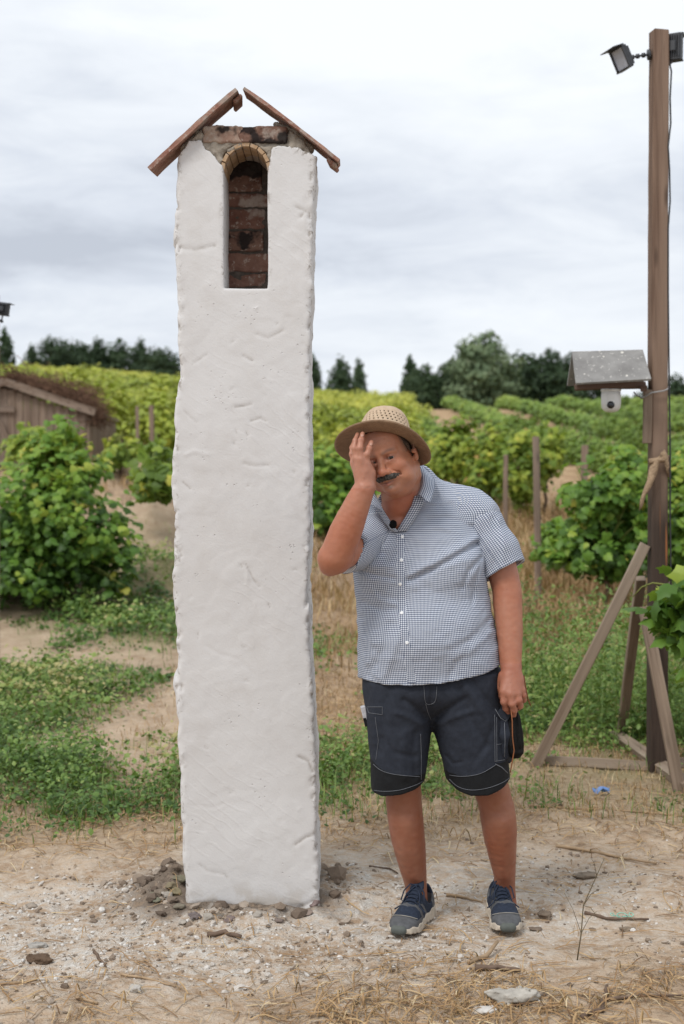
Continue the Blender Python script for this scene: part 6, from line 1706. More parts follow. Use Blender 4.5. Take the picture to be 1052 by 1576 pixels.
    f = Field(hp(-.06, -.06, -.09)-Vector((.02, .09, .02)), hp(.06, -.06, .05)+Vector((.02, .06, .02)), .0022)
    for q in (1, -1):
        f.chain([hp(-.004*q, -.1040, -.0525), hp(.014*q, -.1000, -.0545), hp(.027*q, -.0905, -.0570), hp(.0385*q, -.0775, -.0600)], [.0098, .0098, .0082, .0034], .004)
    f.disp(lambda x, y, z: .0024*fbm(x*300, y*200, z*90, 2, 4)); V, Q = f.surf(); child_world(link('moustache', mesh_np('moustache', V, Q, m_must)), root)
    for s in (1, -1):
        pass
    # ---------------- shirt
    h = .0034
    zb = P(0, 1050, 4.5).z
    f = Field((P(478, 0, 4.3).x, 4.28, zb-.05), (P(822, 0, 4.6).x, 4.86, P(0, 706, 4.6).z), h)
    torso(f, .004, .03, zbot=zb-.08)
    f.loft([P(0, 1090, 4.5).z, P(0, 1000, 4.5).z, P(0, 965, 4.5).z], [P(664, 0, 4.55).x, P(661, 0, 4.55).x, P(657, 0, 4.55).x], [4.595]*3, [.226, .2185, .20], [.172, .160, .14], n=2.35, k=.03, zbot=zb-.10)
    # neck stand of the shirt
    f.cone(P(622, 772, 4.62), P(640, 745, 4.64), .074, .066, .03)
    # front opening: a V from the collar down to the top button
    sl, X, Y, Z = f.sub(f.lo, f.lo+f.h*f.n)
    PXc = X*(F/4.47)+526; RW = HOR-(Z-CAMH)*F/4.47
    t = np.clip((818-RW)/(818-755), 0, 1.6)
    lft = 611.5 - t*29; rgt = 611.5 + t*27
    d = np.maximum(np.maximum(lft-PXc, PXc-rgt), RW-818)/ (F/4.47); d = np.maximum(d, Y-4.62)
    f.comb(sl, (d+0*Y).astype(np.float32), .004, 'cut')
    # neck hole
    f.cone(P(616, 786, 4.56), P(634, 735, 4.60), .044, .062, .006, 'cut'); f.cone(P(624, 765, 4.60), hp(.01, .03, -.05), .058, .066, .006, 'cut')
    # hollow at the hem
    sl, X, Y, Z = f.sub(f.lo, f.lo+f.h*f.n)
    # hem line: lower in the middle, curving up at the sides
    PXc = X*(F/4.5)+526
    hem = np.interp(PXc[:, 0, 0], [553, 562, 600, 640, 690, 740, 762, 772], [1050, 1051, 1053.5, 1053, 1047, 1037, 1030, 1026])
    hz = (CAMH-(hem-HOR)*4.47/F)[:, None, None] - .0*Y
    f.D[sl] = np.maximum(f.D[sl], hz-Z)
    # right arm's sleeve hole hidden behind the forearm: short sleeve round the upper arm
    def fold(pts, r, d): f.emboss(PX([(a, b, 4.45) for a, b in pts]), r, d, front=4.60)
    fold([(738, 838), (700, 858), (664, 878), (630, 893)], .0085, .009); fold([(738, 828), (700, 848), (664, 868), (632, 884)], .012, -.007)
    fold([(742, 860), (722, 880), (712, 905)], .008, .006); fold([(742, 870), (732, 900), (728, 930)], .007, .004)
    fold([(660, 800), (690, 798), (716, 806), (730, 812)], .009, .004); fold([(648, 815), (680, 812), (712, 822)], .008, -.003)
    fold([(556, 880), (580, 886), (606, 890)], .008, .005); fold([(552, 862), (575, 872), (604, 872)], .009, -.004); fold([(553, 838), (570, 850), (592, 852)], .008, .005); fold([(556, 820), (572, 832), (585, 834)], .008, -.004)
    fold([(600, 960), (590, 1000), (568, 1040)], .012, .004); fold([(622, 950), (606, 1000), (588, 1046)], .012, -.004)
    fold([(700, 740), (708, 770), (706, 790)], .009, .003); fold([(560, 930), (590, 940), (612, 938)], .01, .003); fold([(752, 960), (720, 985), (690, 1000)], .012, .004); fold([(758, 975), (726, 1000), (700, 1012)], .010, -.003)
    fold([(690, 1045), (700, 1020), (720, 1000)], .010, .003); fold([(570, 905), (585, 925), (608, 930)], .008, -.003)
    fold([(645, 870), (690, 872), (740, 858)], .010, -.002)
    def cl(x, y, z): return .0026*fbm(x*9, y*9, z*14, 3, 13) + .0012*fbm(x*30, y*30, z*46, 2, 17)
    f.disp(cl)
    V, Q = f.surf(); V = smooth_verts(V, Q, 2, .5)
    ang = np.arctan2(V[:, 0]-P(655, 0, 4.6).x, -(V[:, 1]-4.60)); uu = ang*.175 + .3*(V[:, 0]-P(655, 0, 4.6).x)
    front = V[:, 1] < 4.60
    # around the chest the weave follows x near the front
    uv = np.stack([uu + .02*fbm(V[:, 0]*3, V[:, 2]*3, 0, 2, 4), V[:, 2] + .012*fbm(V[:, 0]*4, V[:, 2]*3, 1, 2, 8) + .10*(V[:, 0]-P(655, 0, 4.6).x)*0, V[:, 0]*0], 1)
    shirt = child_world(link('shirt', mesh_np('shirt', V, Q, m_shirt, attrs={'cuv': uv})), root)
    shirt_bvh = BVHTree.FromPolygons([tuple(v) for v in V], Q.tolist())
    # sleeves
    def sleeve(axis, rs, cutp, cutn, hemin, seed, extra=None):
        lo = np.min([np.array(a) for a in axis], 0)-.12; hi = np.max([np.array(a) for a in axis], 0)+.12
        g = Field(lo, hi, .0034); g.chain(axis, rs, .02)
        if extra: extra(g)
        g.halfcut(cutp, cutn)
        g.chain([Vector(a) for a in hemin[0]], hemin[1], .0, 'cut')
        g.disp(lambda x, y, z: .0024*fbm(x*16, y*16, z*16, 3, seed))
        V, Q = g.surf(); V = smooth_verts(V, Q, 2, .5)
        a, b = np.array(axis[0]), np.array(axis[-1]); d = (b-a)/np.linalg.norm(b-a); s1 = np.cross(d, [0, 1, 0]); s1 /= np.linalg.norm(s1); s2 = np.cross(d, s1)
        r = V-a; an = np.arctan2(r@s1, -(r@s2)); uv = np.stack([an*.07, r@d+.006*fbm(V[:, 0]*9, V[:, 2]*9, 0, 2, 3), an*0], 1)
        return child_world(link('sleeve', mesh_np('sleeve', V, Q, m_shirt, attrs={'cuv': uv})), root)
    ax = [P(716, 798, 4.625), P(738, 806, 4.615), P(762, 848, 4.60), P(779, 892, 4.59)]
    cp = P(775, 878, 4.59); dn = (P(779, 892, 4.59)-P(745, 815, 4.60))
    cp = P(775, 876, 4.55)
    sleeve(ax, [.064, .072, .0755, .082], cp, Vector((.52, -.25, -1.0)), ([P(757, 845, 4.60), P(776, 885, 4.59), P(790, 925, 4.58)], [.058, .0685, .078]), 31,
           lambda g: (g.emboss(PX([(745, 790, 4.52), (752, 830, 4.52), (745, 880, 4.52)]), .006, .003, front=4.6), g.emboss(PX([(770, 800, 4.52), (776, 840, 4.52), (772, 872, 4.52)]), .009, -.004, front=4.6), g.emboss(PX([(758, 800, 4.52), (763, 850, 4.52), (758, 880, 4.52)]), .008, .003, front=4.6)))
    sleeve([P(598, 815, 4.61), P(572, 827, 4.56), P(545, 843, 4.49), P(515, 858, 4.40)], [.070, .070, .068, .062], P(525, 851, 4.43), P(522, 852, 4.42)-P(572, 827, 4.56), ([P(552, 836, 4.50), P(515, 856, 4.39)], [.054, .056]), 32)
    # things sewn on the front, dropped onto the surface along the line of sight
    cpos = Vector((0, 0, CAMH))
    def on(bvh, px, py, lift=.002):
        d = (P(px, py, 4.4)-cpos).normalized(); hit, n, i, dist = bvh.ray_cast(cpos, d)
        if hit is None: return None, None
        if n.dot(d) > 0: n = -n
        return hit-d*lift, n
    # placket: a doubled strip down the front
    rows = np.linspace(822, 1051, 34); V_, U_ = [], []
    for r in rows:
        xl = np.interp(r, [818, 870, 950, 1050], [610, 610.5, 613, 627]); xr = np.interp(r, [818, 870, 950, 1050], [622.5, 621.5, 625, 640])
        for j in range(5):
            q, n = on(shirt_bvh, xl+(xr-xl)*j/4, r, .0022 if j not in (0, 4) else .0002)
            if q is None: q = V_[-1]
            V_.append(q); U_.append(((xl+(xr-xl)*j/4)/480, (r)/480*-1, 0))
    fs = [(i*5+j, i*5+j+1, (i+1)*5+j+1, (i+1)*5+j) for i in range(len(rows)-1) for j in range(4)]
    child_world(link('placket', mesh_np('placket', np.array([tuple(v) for v in V_]), np.array(fs), m_shirt, attrs={'cuv': np.array(U_)})), root)
    for (a, b) in ((619, 826), (617.5, 862), (615.5, 899), (618, 943), (626, 989)):
        q, n = on(shirt_bvh, a, b, .0035); mb = MB(); R = dirmat(n); mb.lathe([(.0052, -.001), (.0056, .0005), (.0050, .0016), (.0030, .0012), (.0003, .0012)], (0, 0, 0), R, 16)
        child_world(link('button', mb.mesh('button', m_button, True), loc=q), root); 
    # collar
    TOPL = [(641, 764, 4.475), (647, 748, 4.50), (647, 730, 4.555), (640, 715, 4.62), (622, 712, 4.69), (600, 718, 4.69), (585, 733, 4.64), (578, 748, 4.575), (576, 758, 4.52), (583, 774, 4.47)]
    BOTL = [(661, 774, 4.444), (668, 754, 4.485), (668, 738, 4.565), (657, 725, 4.665), (622, 724, 4.735), (592, 732, 4.735), (572, 746, 4.67), (566, 760, 4.58), (568, 774, 4.49), (590, 788, 4.438)]
    n = len(TOPL); k = 5; V_ = []; U_ = []
    def interp(L, t): 
        i = min(int(t), n-2); u = t-i; a = P(*L[max(i-1, 0)]); b = P(*L[i]); c = P(*L[i+1]); d = P(*L[min(i+2, n-1)])
        return .5*((2*b)+(c-a)*u+(2*a-5*b+4*c-d)*u*u+(3*b-a-3*c+d)*u**3)
    S_ = 60
    for s in range(S_+1):
        t = (n-1)*s/S_; a, b = interp(TOPL, t), interp(BOTL, t)
        for j in range(k):
            u = j/(k-1); q = a.lerp(b, u) + Vector((0, -.006*math.sin(u*math.pi), .009*math.sin(min(1, u*1.7)*math.pi)))
            V_.append(q); U_.append((s*.0105, u*.052, 0))
    fs = [(s*k+j, s*k+j+1, (s+1)*k+j+1, (s+1)*k+j) for s in range(S_) for j in range(k-1)]
    o = child_world(link('collar', mesh_np('collar', np.array([tuple(v) for v in V_]), np.array(fs), m_shirt, attrs={'cuv': np.array(U_)})), root)
    md = o.modifiers.new('t', 'SOLIDIFY'); md.thickness = .003; md.offset = 0
    # facing of the open front: the two edges of the V turned outwards
    for side, pts in (('r', [(641, 763), (636, 778), (628, 793), (620, 806), (612.5, 818)]), ('l', [(585, 780), (592, 792), (599, 803), (605, 811), (611, 819)])):
        V_ = []; U_ = []
        for i, (a, b) in enumerate(pts):
            for j in range(4):
                dx = (j-.6)*(5.4 if side == 'r' else -3.4); q, nn = on(shirt_bvh, a+dx, b+1.0, .003)
                yq = 4.47 if q is None else q.y
                yq = min(yq, 4.50); V_.append(P(a+dx, b, yq-.004*(j == 1)-.002)); U_.append((j*.0094, i*.031, 0))
        fs = [(i*4+j, i*4+j+1, (i+1)*4+j+1, (i+1)*4+j) for i in range(4) for j in range(3)]
        o = child_world(link('facing', mesh_np('facing', np.array([tuple(v) for v in V_]), np.array(fs), m_shirt, attrs={'cuv': np.array(U_)})), root)
        md = o.modifiers.new('t', 'SOLIDIFY'); md.thickness = .0022; md.offset = 0
    # clip-on microphone
    q, nn = on(shirt_bvh, 604, 812, .004); q = P(604.5, 807, (q.y if q else 4.47)-.012)
    g = Field(q-Vector((.02, .02, .022)), q+Vector((.02, .02, .022)), .0022); g.ell(q, (.0125, .0125, .014), None, 0); g.disp(lambda x, y, z: .0012*fbm(x*240, y*240, z*240, 2, 3)); V, Q = g.surf()
    mic = simple('black foam', (.008, .008, .009), .95, .1, .3, 200, bump=.5)
    child_world(link('clip_microphone', mesh_np('clip_microphone', V, Q, mic)), root)
    # ---------------- shorts
    f = Field((P(550, 0, 4.6).x, 4.38, P(0, 1236, 4.5).z), (P(800, 0, 4.6).x, 4.84, P(0, 1010, 4.5).z), .0036)
    def leg(rowsp, top):
        zs = [P(0, r, 4.55).z for r, *_ in rowsp]; a = [P(x, 0, 4.57).x for _, x, _, _ in rowsp]; b = [P(x, 0, 4.57).x for _, _, x, _ in rowsp]
        f.loft(zs, [(u+v)/2 for u, v in zip(a, b)], [4.59]*len(zs), [(v-u)/2 for u, v in zip(a, b)], [t[3] for t in rowsp], n=2.3, k=.018)
    leg([(1035, 561, 680, .130), (1060, 562, 672, .132), (1090, 562, 667, .130), (1120, 564, 664, .124), (1150, 567, 661, .118), (1180, 570, 658, .112), (1205, 571, 654, .108), (1234, 572, 652, .106)], None)
    leg([(1035, 650, 770, .130), (1060, 655, 771, .132), (1090, 661, 774, .130), (1120, 666, 778, .126), (1150, 674, 781, .120), (1180, 682, 783, .115), (1205, 688, 785, .112), (1234, 691, 786, .110)], None)
    f.cone(P(620, 1050, 4.60), P(712, 1050, 4.60), .125, .125, .03)
    f.ell(P(665, 1062, 4.52), (.13, .075, .06), k=.04)
    # hems
    sl, X, Y, Z = f.sub(f.lo, f.lo+f.h*f.n); PXc = X[:, 0, 0]*(F/4.48)+526
    hem = np.interp(PXc, [560, 571, 590, 615, 640, 652, 665, 690, 705, 725, 750, 775, 787], [1222, 1226, 1228.5, 1226, 1218, 1211, 1200, 1208, 1220, 1226, 1224, 1215, 1206])
    f.D[sl] = np.maximum(f.D[sl], (CAMH-(hem-HOR)*4.48/F)[:, None, None]-Z)
    for c, r0, r1 in ((lambda z: P(613, z, 4.59), .074, .076), (lambda z: P(738, z, 4.59), .085, .087)):
        f.cone(c(1190), c(1260), r0, r1, .004, 'cut')
    def fold(pts, r, d): f.emboss(PX([(a, b, 4.45) for a, b in pts]), r, d, front=4.6)
    fold([(664, 1060), (662, 1085), (664, 1112)], .006, .004); fold([(655, 1108), (640, 1090), (622, 1078)], .010, .006); fold([(650, 1118), (632, 1106), (610, 1098)], .010, -.005)
    fold([(672, 1108), (692, 1090), (716, 1075)], .010, .006); fold([(676, 1118), (700, 1104), (725, 1096)], .010, -.005)
    fold([(728, 1050), (745, 1075), (762, 1095)], .009, .005); fold([(712, 1050), (735, 1085), (758, 1120)], .011, -.005); fold([(705, 1060), (725, 1110), (750, 1150)], .011, .005)
    fold([(690, 1170), (698, 1180), (712, 1176)], .006, .004); fold([(600, 1060), (590, 1100), (585, 1160)], .013, .004); fold([(640, 1130), (636, 1160), (640, 1200)], .010, .004); fold([(622, 1130), (620, 1170), (622, 1200)], .013, -.004)
    fold([(572, 1060), (576, 1100), (574, 1150)], .01, -.003); fold([(760, 1120), (750, 1150), (735, 1170)], .01, .004); fold([(590, 1140), (605, 1160), (640, 1168)], .009, .003)
    f.disp(lambda x, y, z: .0030*fbm(x*10, y*10, z*8, 3, 23) + .0012*fbm(x*34, y*34, z*30, 2, 27))
    V, Q = f.surf(); V = smooth_verts(V, Q, 2, .5)
    fc = V[Q].mean(1); fpx = fc[:, 0]*(F/4.48)+526; frw = HOR-(fc[:, 2]-CAMH)*F/4.48
    curve = np.where(fpx < 665, np.interp(fpx, [560, 574, 585, 600, 620, 640, 656], [1168, 1176, 1185, 1190.5, 1193.5, 1195, 1196]), np.interp(fpx, [680, 692, 710, 730, 745, 765, 788], [1188, 1193, 1195, 1193, 1188, 1176, 1176]))
    mi = (frw > curve).astype(int)
    shorts = child_world(link('shorts', mesh_np('shorts', V, Q, [m_shorts, m_panel], mi=mi)), root)
    sb = BVHTree.FromPolygons([tuple(v) for v in V], Q.tolist())
    def seam(pts, r=.0008, name='stitching', mat=m_stitch, lift=.0012, step=2.0):
        out = []
        if len(pts) > 3 and name == 'stitching' and pts[0] != pts[-1]:
            sp = []
            for i in range(len(pts)-1):
                p0, p1, p2, p3 = pts[max(i-1, 0)], pts[i], pts[i+1], pts[min(i+2, len(pts)-1)]
                for u in (0, .25, .5, .75): sp.append(tuple(.5*(2*p1[k]+(p2[k]-p0[k])*u+(2*p0[k]-5*p1[k]+4*p2[k]-p3[k])*u*u+(3*p1[k]-p0[k]-3*p2[k]+p3[k])*u**3) for k in (0, 1)))
            pts = sp+[pts[-1]]
        for (a, b), (c, d) in zip(pts[:-1], pts[1:]):
            m = max(1, int(math.hypot(c-a, d-b)/step))
            for i in range(m):
                q, n_ = on(sb, a+(c-a)*i/m, b+(d-b)*i/m, lift)
                if q is not None: out.append(q)
        q, n_ = on(sb, *pts[-1], lift)
        if q is not None: out.append(q)
        if len(out) > 2:
            mb = MB(); mb.tube(out, r, 5); child_world(link(name, mb.mesh(name, mat, True)), root)
    seam([(574, 1176), (585, 1185), (600, 1190.5), (620, 1193.5), (646, 1195.5)])
    seam([(691, 1193), (710, 1195), (730, 1193), (745, 1188), (763, 1177)]); seam([(762, 1176), (772, 1181), (781, 1190)], .0016)
    seam([(573, 1216), (590, 1218), (615, 1216), (640, 1208), (651, 1202)]); seam([(691, 1199), (705, 1211), (725, 1216), (750, 1213), (772, 1205), (784, 1197)])
    seam([(647, 1130), (648, 1160), (648, 1200)]); seam([(652, 1055), (653, 1070), (655, 1082), (662, 1084), (670, 1078), (672, 1056)])
    seam([(655, 1084), (658, 1096), (663, 1108)]); seam([(564, 1088), (588, 1088), (588, 1100), (567, 1097), (564, 1088)]); seam([(577, 1104), (582, 1140), (578, 1170)])
    seam([(761, 1100), (761.5, 1172)]); seam([(764, 1104), (764.5, 1172)]); seam([(761, 1172), (778, 1169)]); seam([(764, 1146), (778, 1144)])
    # cargo pocket standing off the thigh
    g = Field(P(756, 1182, 4.6)-Vector((.01, .16, .01)), P(792, 1080, 4.6)+Vector((.03, .1, .01)), .003)
    g.chain([P(774, 1102, 4.53), P(776, 1130, 4.52), P(776, 1162, 4.53)], [.020, .024, .020], .01); g.cone(P(777, 1104, 4.56), P(779, 1165, 4.56), .022, .021, .02)
    g.disp(lambda x, y, z: .002*fbm(x*30, y*30, z*22, 2, 6)); V, Q = g.surf(); child_world(link('cargo_pocket', mesh_np('cargo_pocket', smooth_verts(V, Q, 1), Q, m_shorts)), root)
    mb = MB(); q = P(775, 1100, 4.505); mb.box(q, (.040, .006, .026), Matrix.Rotation(math.radians(28), 3, 'Y'), bev=.002)
    child_world(link('pocket_flap', mb.mesh('pocket_flap', m_shorts)), root)
    mb = MB(); mb.tube([P(761, 1090, 4.50), P(770, 1105, 4.496), P(778, 1110, 4.50), P(782, 1102, 4.51)], .0011, 5); mb.tube([P(776, 1112, 4.497), P(777, 1140, 4.493), P(776, 1165, 4.50)], .0011, 5)
    child_world(link('stitching', mb.mesh('stitching', m_stitch, True)), root)
    # card and cloth peeping out of the right pocket
    mb = MB(); mb.box(P(560.5, 1097, 4.57), (.016, .03, .045), Matrix.Rotation(math.radians(-14), 3, 'Y'), bev=.002); child_world(link('pocket_card', mb.mesh('pocket_card', simple('white card', (.55, .55, .58), .6, .3, .35, 60))), root)
    mb = MB(); mb.box(P(562.5, 1110, 4.57), (.012, .03, .03), Matrix.Rotation(math.radians(-14), 3, 'Y'), bev=.002); child_world(link('pocket_card', mb.mesh('pocket_card', m_panel)), root)
    # ---------------- shoes
    def shoe(toe, heel, mirror, zg):
        a, b = Vector(toe), Vector(heel); d = (a-b); L_ = .292; yaw = math.atan2(d.y, d.x)-math.pi/2
        M = Matrix.Translation(Vector((a.x, a.y, zg))-Vector((-math.sin(yaw), math.cos(yaw), 0))*L_) @ Matrix.Rotation(yaw, 4, 'Z')
        sg = -1 if mirror else 1
        def put(name, V, Q, mats, mi=None, sm=True):
            V = np.asarray(V, float); V = V*np.array([sg, 1, 1])
            if sg < 0: Q = np.asarray(Q)[:, ::-1]
            me = mesh_np(name, V, Q, mats, mi=mi, smooth=sm); o = link(name, me, root); o.matrix_parent_inverse = Matrix.Translation(-Vector(root.location)); o.matrix_basis = M
            return o
        ys = [0, .02, .06, .12, .18, .23, .27, .288]
        xin = [-.016, -.033, -.037, -.034, -.044, -.048, -.036, -.016]; xo = [.016, .034, .038, .040, .052, .052, .036, .014]
        g = Field((-.07, -.015, -.004), (.07, .31, .15), .0028)
        sl, X, Y, Z = g.sub(g.lo, g.lo+g.h*g.n)
        XI = np.interp(g.ax[1], ys, xin)[None, :, None]; XO = np.interp(g.ax[1], ys, xo)[None, :, None]
        flare = .004*np.clip(1-Z/.03, 0, 1)
        foot = np.maximum(np.maximum(XI-flare-X, X-XO-flare), np.maximum(-Y+.0, Y-.290))
        spring = np.interp(g.ax[1], [0, .05, .2, .29], [.004, 0, 0, .012])[None, :, None]
        toph = np.interp(g.ax[1], [0, .06, .15, .22, .29], [.040, .034, .026, .025, .030])[None, :, None]
        wav = .0025*np.sin(g.ax[1]*130)[None, :, None]
        sole = np.maximum(foot, np.maximum(spring-Z, Z-toph-wav)); g.D[:] = sole.astype(np.float32); g.disp(lambda x, y, z: .0006*fbm(x*80, y*80, z*80, 2, 2)+.0014*(np.sin(y*300) > .3)*(z < .018))
        V, Q = g.surf(); V = smooth_verts(V, Q, 2); put('sole', V, Q, m_sole)
        g = Field((-.07, -.015, .01), (.07, .31, .15), .0028)
        sl, X, Y, Z = g.sub(g.lo, g.lo+g.h*g.n)
        XI = np.interp(g.ax[1], ys, np.array(xin))[None, :, None]; XO = np.interp(g.ax[1], ys, np.array(xo))[None, :, None]
        cx = (XI+XO)/2; hw = (XO-XI)/2-.001
        hgt = np.interp(g.ax[1], [0, .03, .08, .12, .17, .21, .25, .275, .29], [.098, .104, .096, .100, .080, .062, .052, .044, .030])[None, :, None]
        k = np.sqrt(np.maximum((X-cx)/hw, -9)**2*np.clip(1+Z*1.5, 1, 1.3) + (np.maximum(Z-.022, 0)/(hgt-.022))**2.6)
        up = np.maximum((k-1)*.035, np.maximum(.018-Z, np.maximum(.004-Y, Y-.284))); g.D[:] = up.astype(np.float32)
        g.chain([(0, .062, .075), (0, .066, .115), (0, .060, .150)], [.036, .036, .040], .006, 'cut')
        g.chain([(.0, .10, .130), (0, .125, .124)], [.014, .006], .008, 'cut')
        g.emboss([(-.040, .225, .045), (-.022, .238, .053), (0, .243, .056), (.024, .238, .053), (.044, .225, .045)], .0026, .0016)
        g.emboss([(-.036, .175, .070), (0, .190, .073), (.038, .175, .068)], .004, -.003)
        V, Q = g.surf(); V = smooth_verts(V, Q, 1)
        c = V[Q].mean(1); ax_ = np.abs(c[:, 0]-.003)
        mi = np.zeros(len(Q), int)
        mi[(c[:, 1] > .238-ax_*.35)] = 1                                     # toe guard
        mi[(c[:, 2] < .040) & (c[:, 1] > .15)] = 1
        mi[(np.abs(c[:, 1]-.182+ax_*.4) < .010)] = 1
        mi[(c[:, 1] < .05) & (c[:, 2] < .075)] = 1; mi[(np.abs((c[:, 1]-.11)-(c[:, 2]-.03)*.8) < .008) & (ax_ > .02)] = 1
        put('upper', V, Q, [m_navy, m_overlay], mi)
        # tongue
        g = Field((-.04, .06, .06), (.04, .2, .15), .0028); g.chain([(0, .17, .074), (0, .135, .094), (0, .108, .112), (0, .098, .122)], [.016, .020, .022, .020], .006, 'add', ((0, .6, .8), .42)); V, Q = g.surf(); put('tongue', smooth_verts(V, Q, 1), Q, m_navy)
        # piping lines, laces
        mb = MB(); mb.tube([(-.042, .222, .0455), (-.024, .237, .0545), (0, .243, .058), (.026, .237, .0545), (.047, .222, .0455)], .0012, 5); put('piping', mb.v, np.array([q for q in mb.f if len(q) == 4]), simple('piping', (.34, .32, .28), .7, .2))
        mb = MB()
        for i in range(5):
            y = .168-i*.014; z = .083+i*.0072
            mb.tube([(-.022, y, z-.008), (-.012, y+.004, z+.002), (0, y+.006, z+.005), (.012, y+.004, z+.002), (.022, y, z-.008)], .0024, 6)
            mb.tube([(-.022, y, z-.008), (0, y-.006, z+.005), (.022, y-.013, z)], .0022, 6)
        kz = .120; ky = .116
        for s in (1, -1):
            mb.tube([(0, ky, kz), (s*.016, ky+.012, kz+.006), (s*.034, ky+.022, kz-.014), (s*.040, ky+.034, kz-.042), (s*.030, ky+.038, kz-.046), (s*.016, ky+.022, kz-.014), (0, ky+.002, kz)], .0024, 6)
            mb.tube([(0, ky, kz), (s*.022, ky+.028, kz-.020), (s*.030, ky+.056, kz-.050), (s*.052, ky+.062, kz-.066)], .0022, 6)
        mb.tube([(-.006, ky, kz), (.006, ky, kz)], .0052, 7)
        put('laces', mb.v, np.array([q for q in mb.f if len(q) == 4]), m_lace)
        # rubber toe bumper
        g = Field((-.035, .25, .0), (.035, .31, .06), .0028); g.chain([(-.012, .281, .022), (.010, .281, .022)], [.0150, .0150], .004); g.D[...] = np.maximum(g.D, np.maximum(g.ax[2]-.040, .004-g.ax[2])[None, None, :]); V, Q = g.surf(); put('toe_bumper', V, Q, simple('grey rubber', (.11, .12, .11), .7, .2))
        # sock / cuff
        return M
    zf = gz_-.001
    def gp(px, py): 
        Y = (CAMH-zf)*F/(py-HOR); return Vector(((px-526)*Y/F, Y, zf))
    shoe(gp(611, 1444), gp(611, 1444)+Vector((.105, .25, 0)), False, zf)
    shoe(gp(783, 1440), gp(783, 1440)+Vector((-.012, .28, 0)), True, zf)
    # ---------------- hat
    HO = P(590, 682, 4.465)
    RH = Matrix.Rotation(math.radians(4), 3, 'Y') @ Matrix.Rotation(math.radians(-8), 3, 'Z') @ Matrix.Rotation(math.radians(-22), 3, 'X')
    def hat_pt(r, a, z): return HO + RH @ Vector((r*math.cos(a), r*math.sin(a)*1.10, z))
    n = 102; prof = [(.0890, -.004), (.0880, .008), (.0868, .018)] + [(.0868-.0175*(i/12)**1.3, .018+.060*i/12) for i in range(1, 13)] + [(.0655, .085), (.0600, .094), (.0520, .103), (.042, .110), (.030, .1145), (.016, .1165), (.002, .117)]
    V_ = []; U_ = []
    for j, (r, z) in enumerate(prof):
        for i in range(n):
            a = 2*math.pi*i/n; dent = .004*math.exp(-((r*math.cos(a))/.022)**2)*np.clip((z-.09)/.03, 0, 1); pin = 1-.06*math.exp(-(((a-4.71+.55+math.pi) % (2*math.pi)-math.pi)/.3)**2)*np.clip((z-.05)/.05, 0, 1)
            V_.append(hat_pt(r*pin, a, z-dent)); U_.append((a*.09, z, 0))
    fs = []
    for j in range(len(prof)-1):
        for i in range(n):
            row = j-3
            if 1 <= row < 12:                                     # open work band: slanting lozenge holes
                if row % 2 == 0 and (i + row//2) % 3 == 0: continue
            fs.append((j*n+i, j*n+(i+1) % n, (j+1)*n+(i+1) % n, (j+1)*n+i))
    crown = mesh_np('hat_crown', np.array([tuple(v) for v in V_]), np.array(fs), m_hat, attrs={'cuv': np.array(U_)})
    hat = thing('straw_hat', '', '', HO); hat.parent = root; hat.location = HO-Vector(root.location)
    for k in ('label', 'category', 'kind'):
        if k in hat: del hat[k]
    base = Matrix.Translation(-HO)
    def hatpart(name, me, t=0):
        o = link(name, me, hat); o.matrix_parent_inverse = base
        if t: md = o.modifiers.new('t', 'SOLIDIFY'); md.thickness = t; md.offset = 0
        return o
    hatpart('crown', crown, .0022)
    V_ = []; U_ = []; nr = 16; n = 140
    for j in range(nr+1):
        for i in range(n):
            u = j/nr; a = 2*math.pi*i/n; r = .0885+u*.064; side = abs(math.cos(a))**2; droop = -.020*u**1.5*side + .010*u**2*(1-side)*(1 if math.sin(a) < 0 else -.4) - .003*math.sin(a*3+1)*u - .006*u
            z = -.004 + droop + (.0035 if j == nr else 0)
            V_.append(hat_pt(r, a, z)); U_.append((a*.12, r, 0))
    fs = [(j*n+i, j*n+(i+1) % n, (j+1)*n+(i+1) % n, (j+1)*n+i) for j in range(nr) for i in range(n)]
    hatpart('brim', mesh_np('brim', np.array([tuple(v) for v in V_]), np.array(fs), m_brim, attrs={'cuv': np.array(U_)}), .0025)
    V_ = [hat_pt(.0903-.0004*j, 2*math.pi*i/n, .009+.003*j) for j in range(4) for i in range(n)]
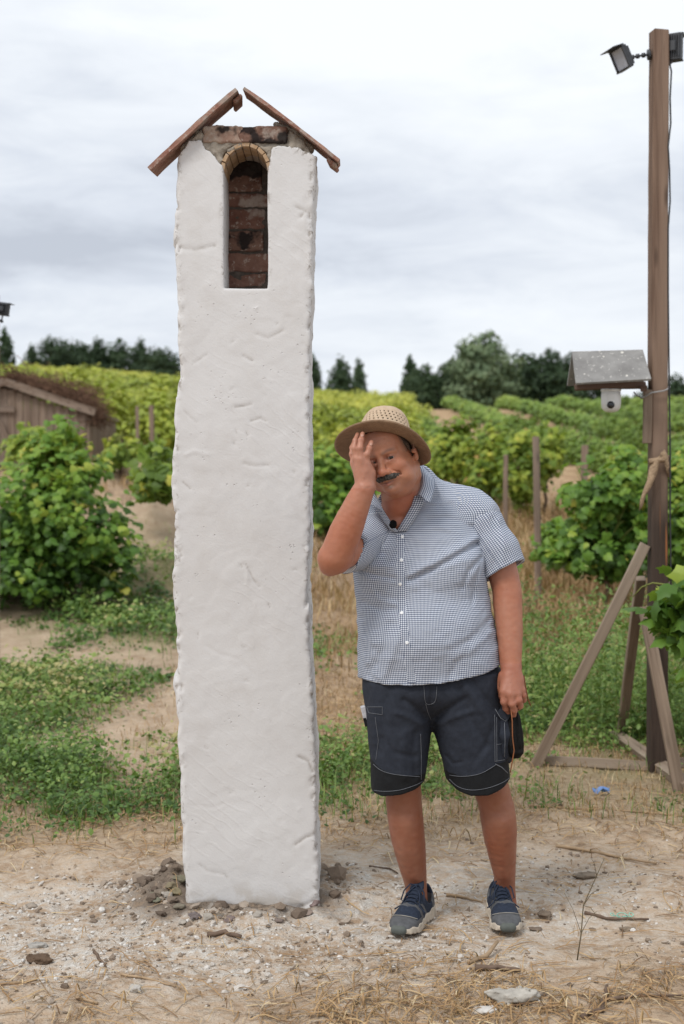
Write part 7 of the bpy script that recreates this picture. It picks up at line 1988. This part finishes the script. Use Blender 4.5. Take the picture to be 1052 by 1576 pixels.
    fs = [(j*n+i, j*n+(i+1) % n, (j+1)*n+(i+1) % n, (j+1)*n+i) for j in range(3) for i in range(n)]
    hatpart('hat_band', mesh_np('hat_band', np.array([tuple(v) for v in V_]), np.array(fs), simple('grey cord', (.16, .15, .145), .7, .3)), .001)
    return root
man = build_man()
def bag():
    c = P(792, 1092, 4.515); root = thing('drawstring_pouch', 'black leather pouch with brown drawstrings hanging from the man\'s lowered hand', 'pouch', c)
    mm = simple('black leather', (.004, .0038, .0036), .65, .2, .3, 40, bump=.2)
    f = Field(P(774, 1176, 4.5)-Vector((.01, .07, .01)), P(818, 1070, 4.5)+Vector((.01, .1, .01)), .003)
    zs = [P(0, r, 4.52).z for r in (1078, 1090, 1105, 1125, 1145, 1158, 1166)]
    a = [P(x, 0, 4.52).x for x in (784, 782, 780, 778, 779, 781, 786)]; b = [P(x, 0, 4.52).x for x in (794, 797, 801, 804, 806, 806, 800)]
    f.loft(zs, [(u+v)/2 for u, v in zip(a, b)], [4.525]*7, [(v-u)/2 for u, v in zip(a, b)], [.012, .016, .022, .03, .034, .032, .02], n=2.6, k=0)
    for x, r, d in ((788, .004, .005), (796, .0045, .006), (801, .003, .003)): f.emboss([P(x-3, 1082, 4.49), P(x, 1120, 4.49), P(x+3, 1155, 4.49)], r, d, front=4.6)
    f.disp(lambda x, y, z: .0016*fbm(x*40, y*40, z*20, 2, 3)); V, Q = f.surf(); child_world(link('pouch_body', mesh_np('pouch_body', smooth_verts(V, Q, 1), Q, mm)), root)
    mc = simple('brown leather cord', (.27, .10, .04), .6, .3, .3, 40)
    for pts in ([(785.5, 1081, 4.485), (786.5, 1095, 4.47), (788, 1110, 4.465), (788.5, 1135, 4.465), (791, 1155, 4.465), (788, 1172, 4.47), (785, 1189, 4.475)], [(806, 1040, 4.53), (808.5, 1056, 4.52), (810.5, 1068, 4.515), (813, 1078, 4.515), (816.5, 1086, 4.515)]):
        q = PX(pts); mb = MB(); mb.tube(q, .0019, 6); child_world(link('drawstring', mb.mesh('drawstring', mc, True)), root)
bag()
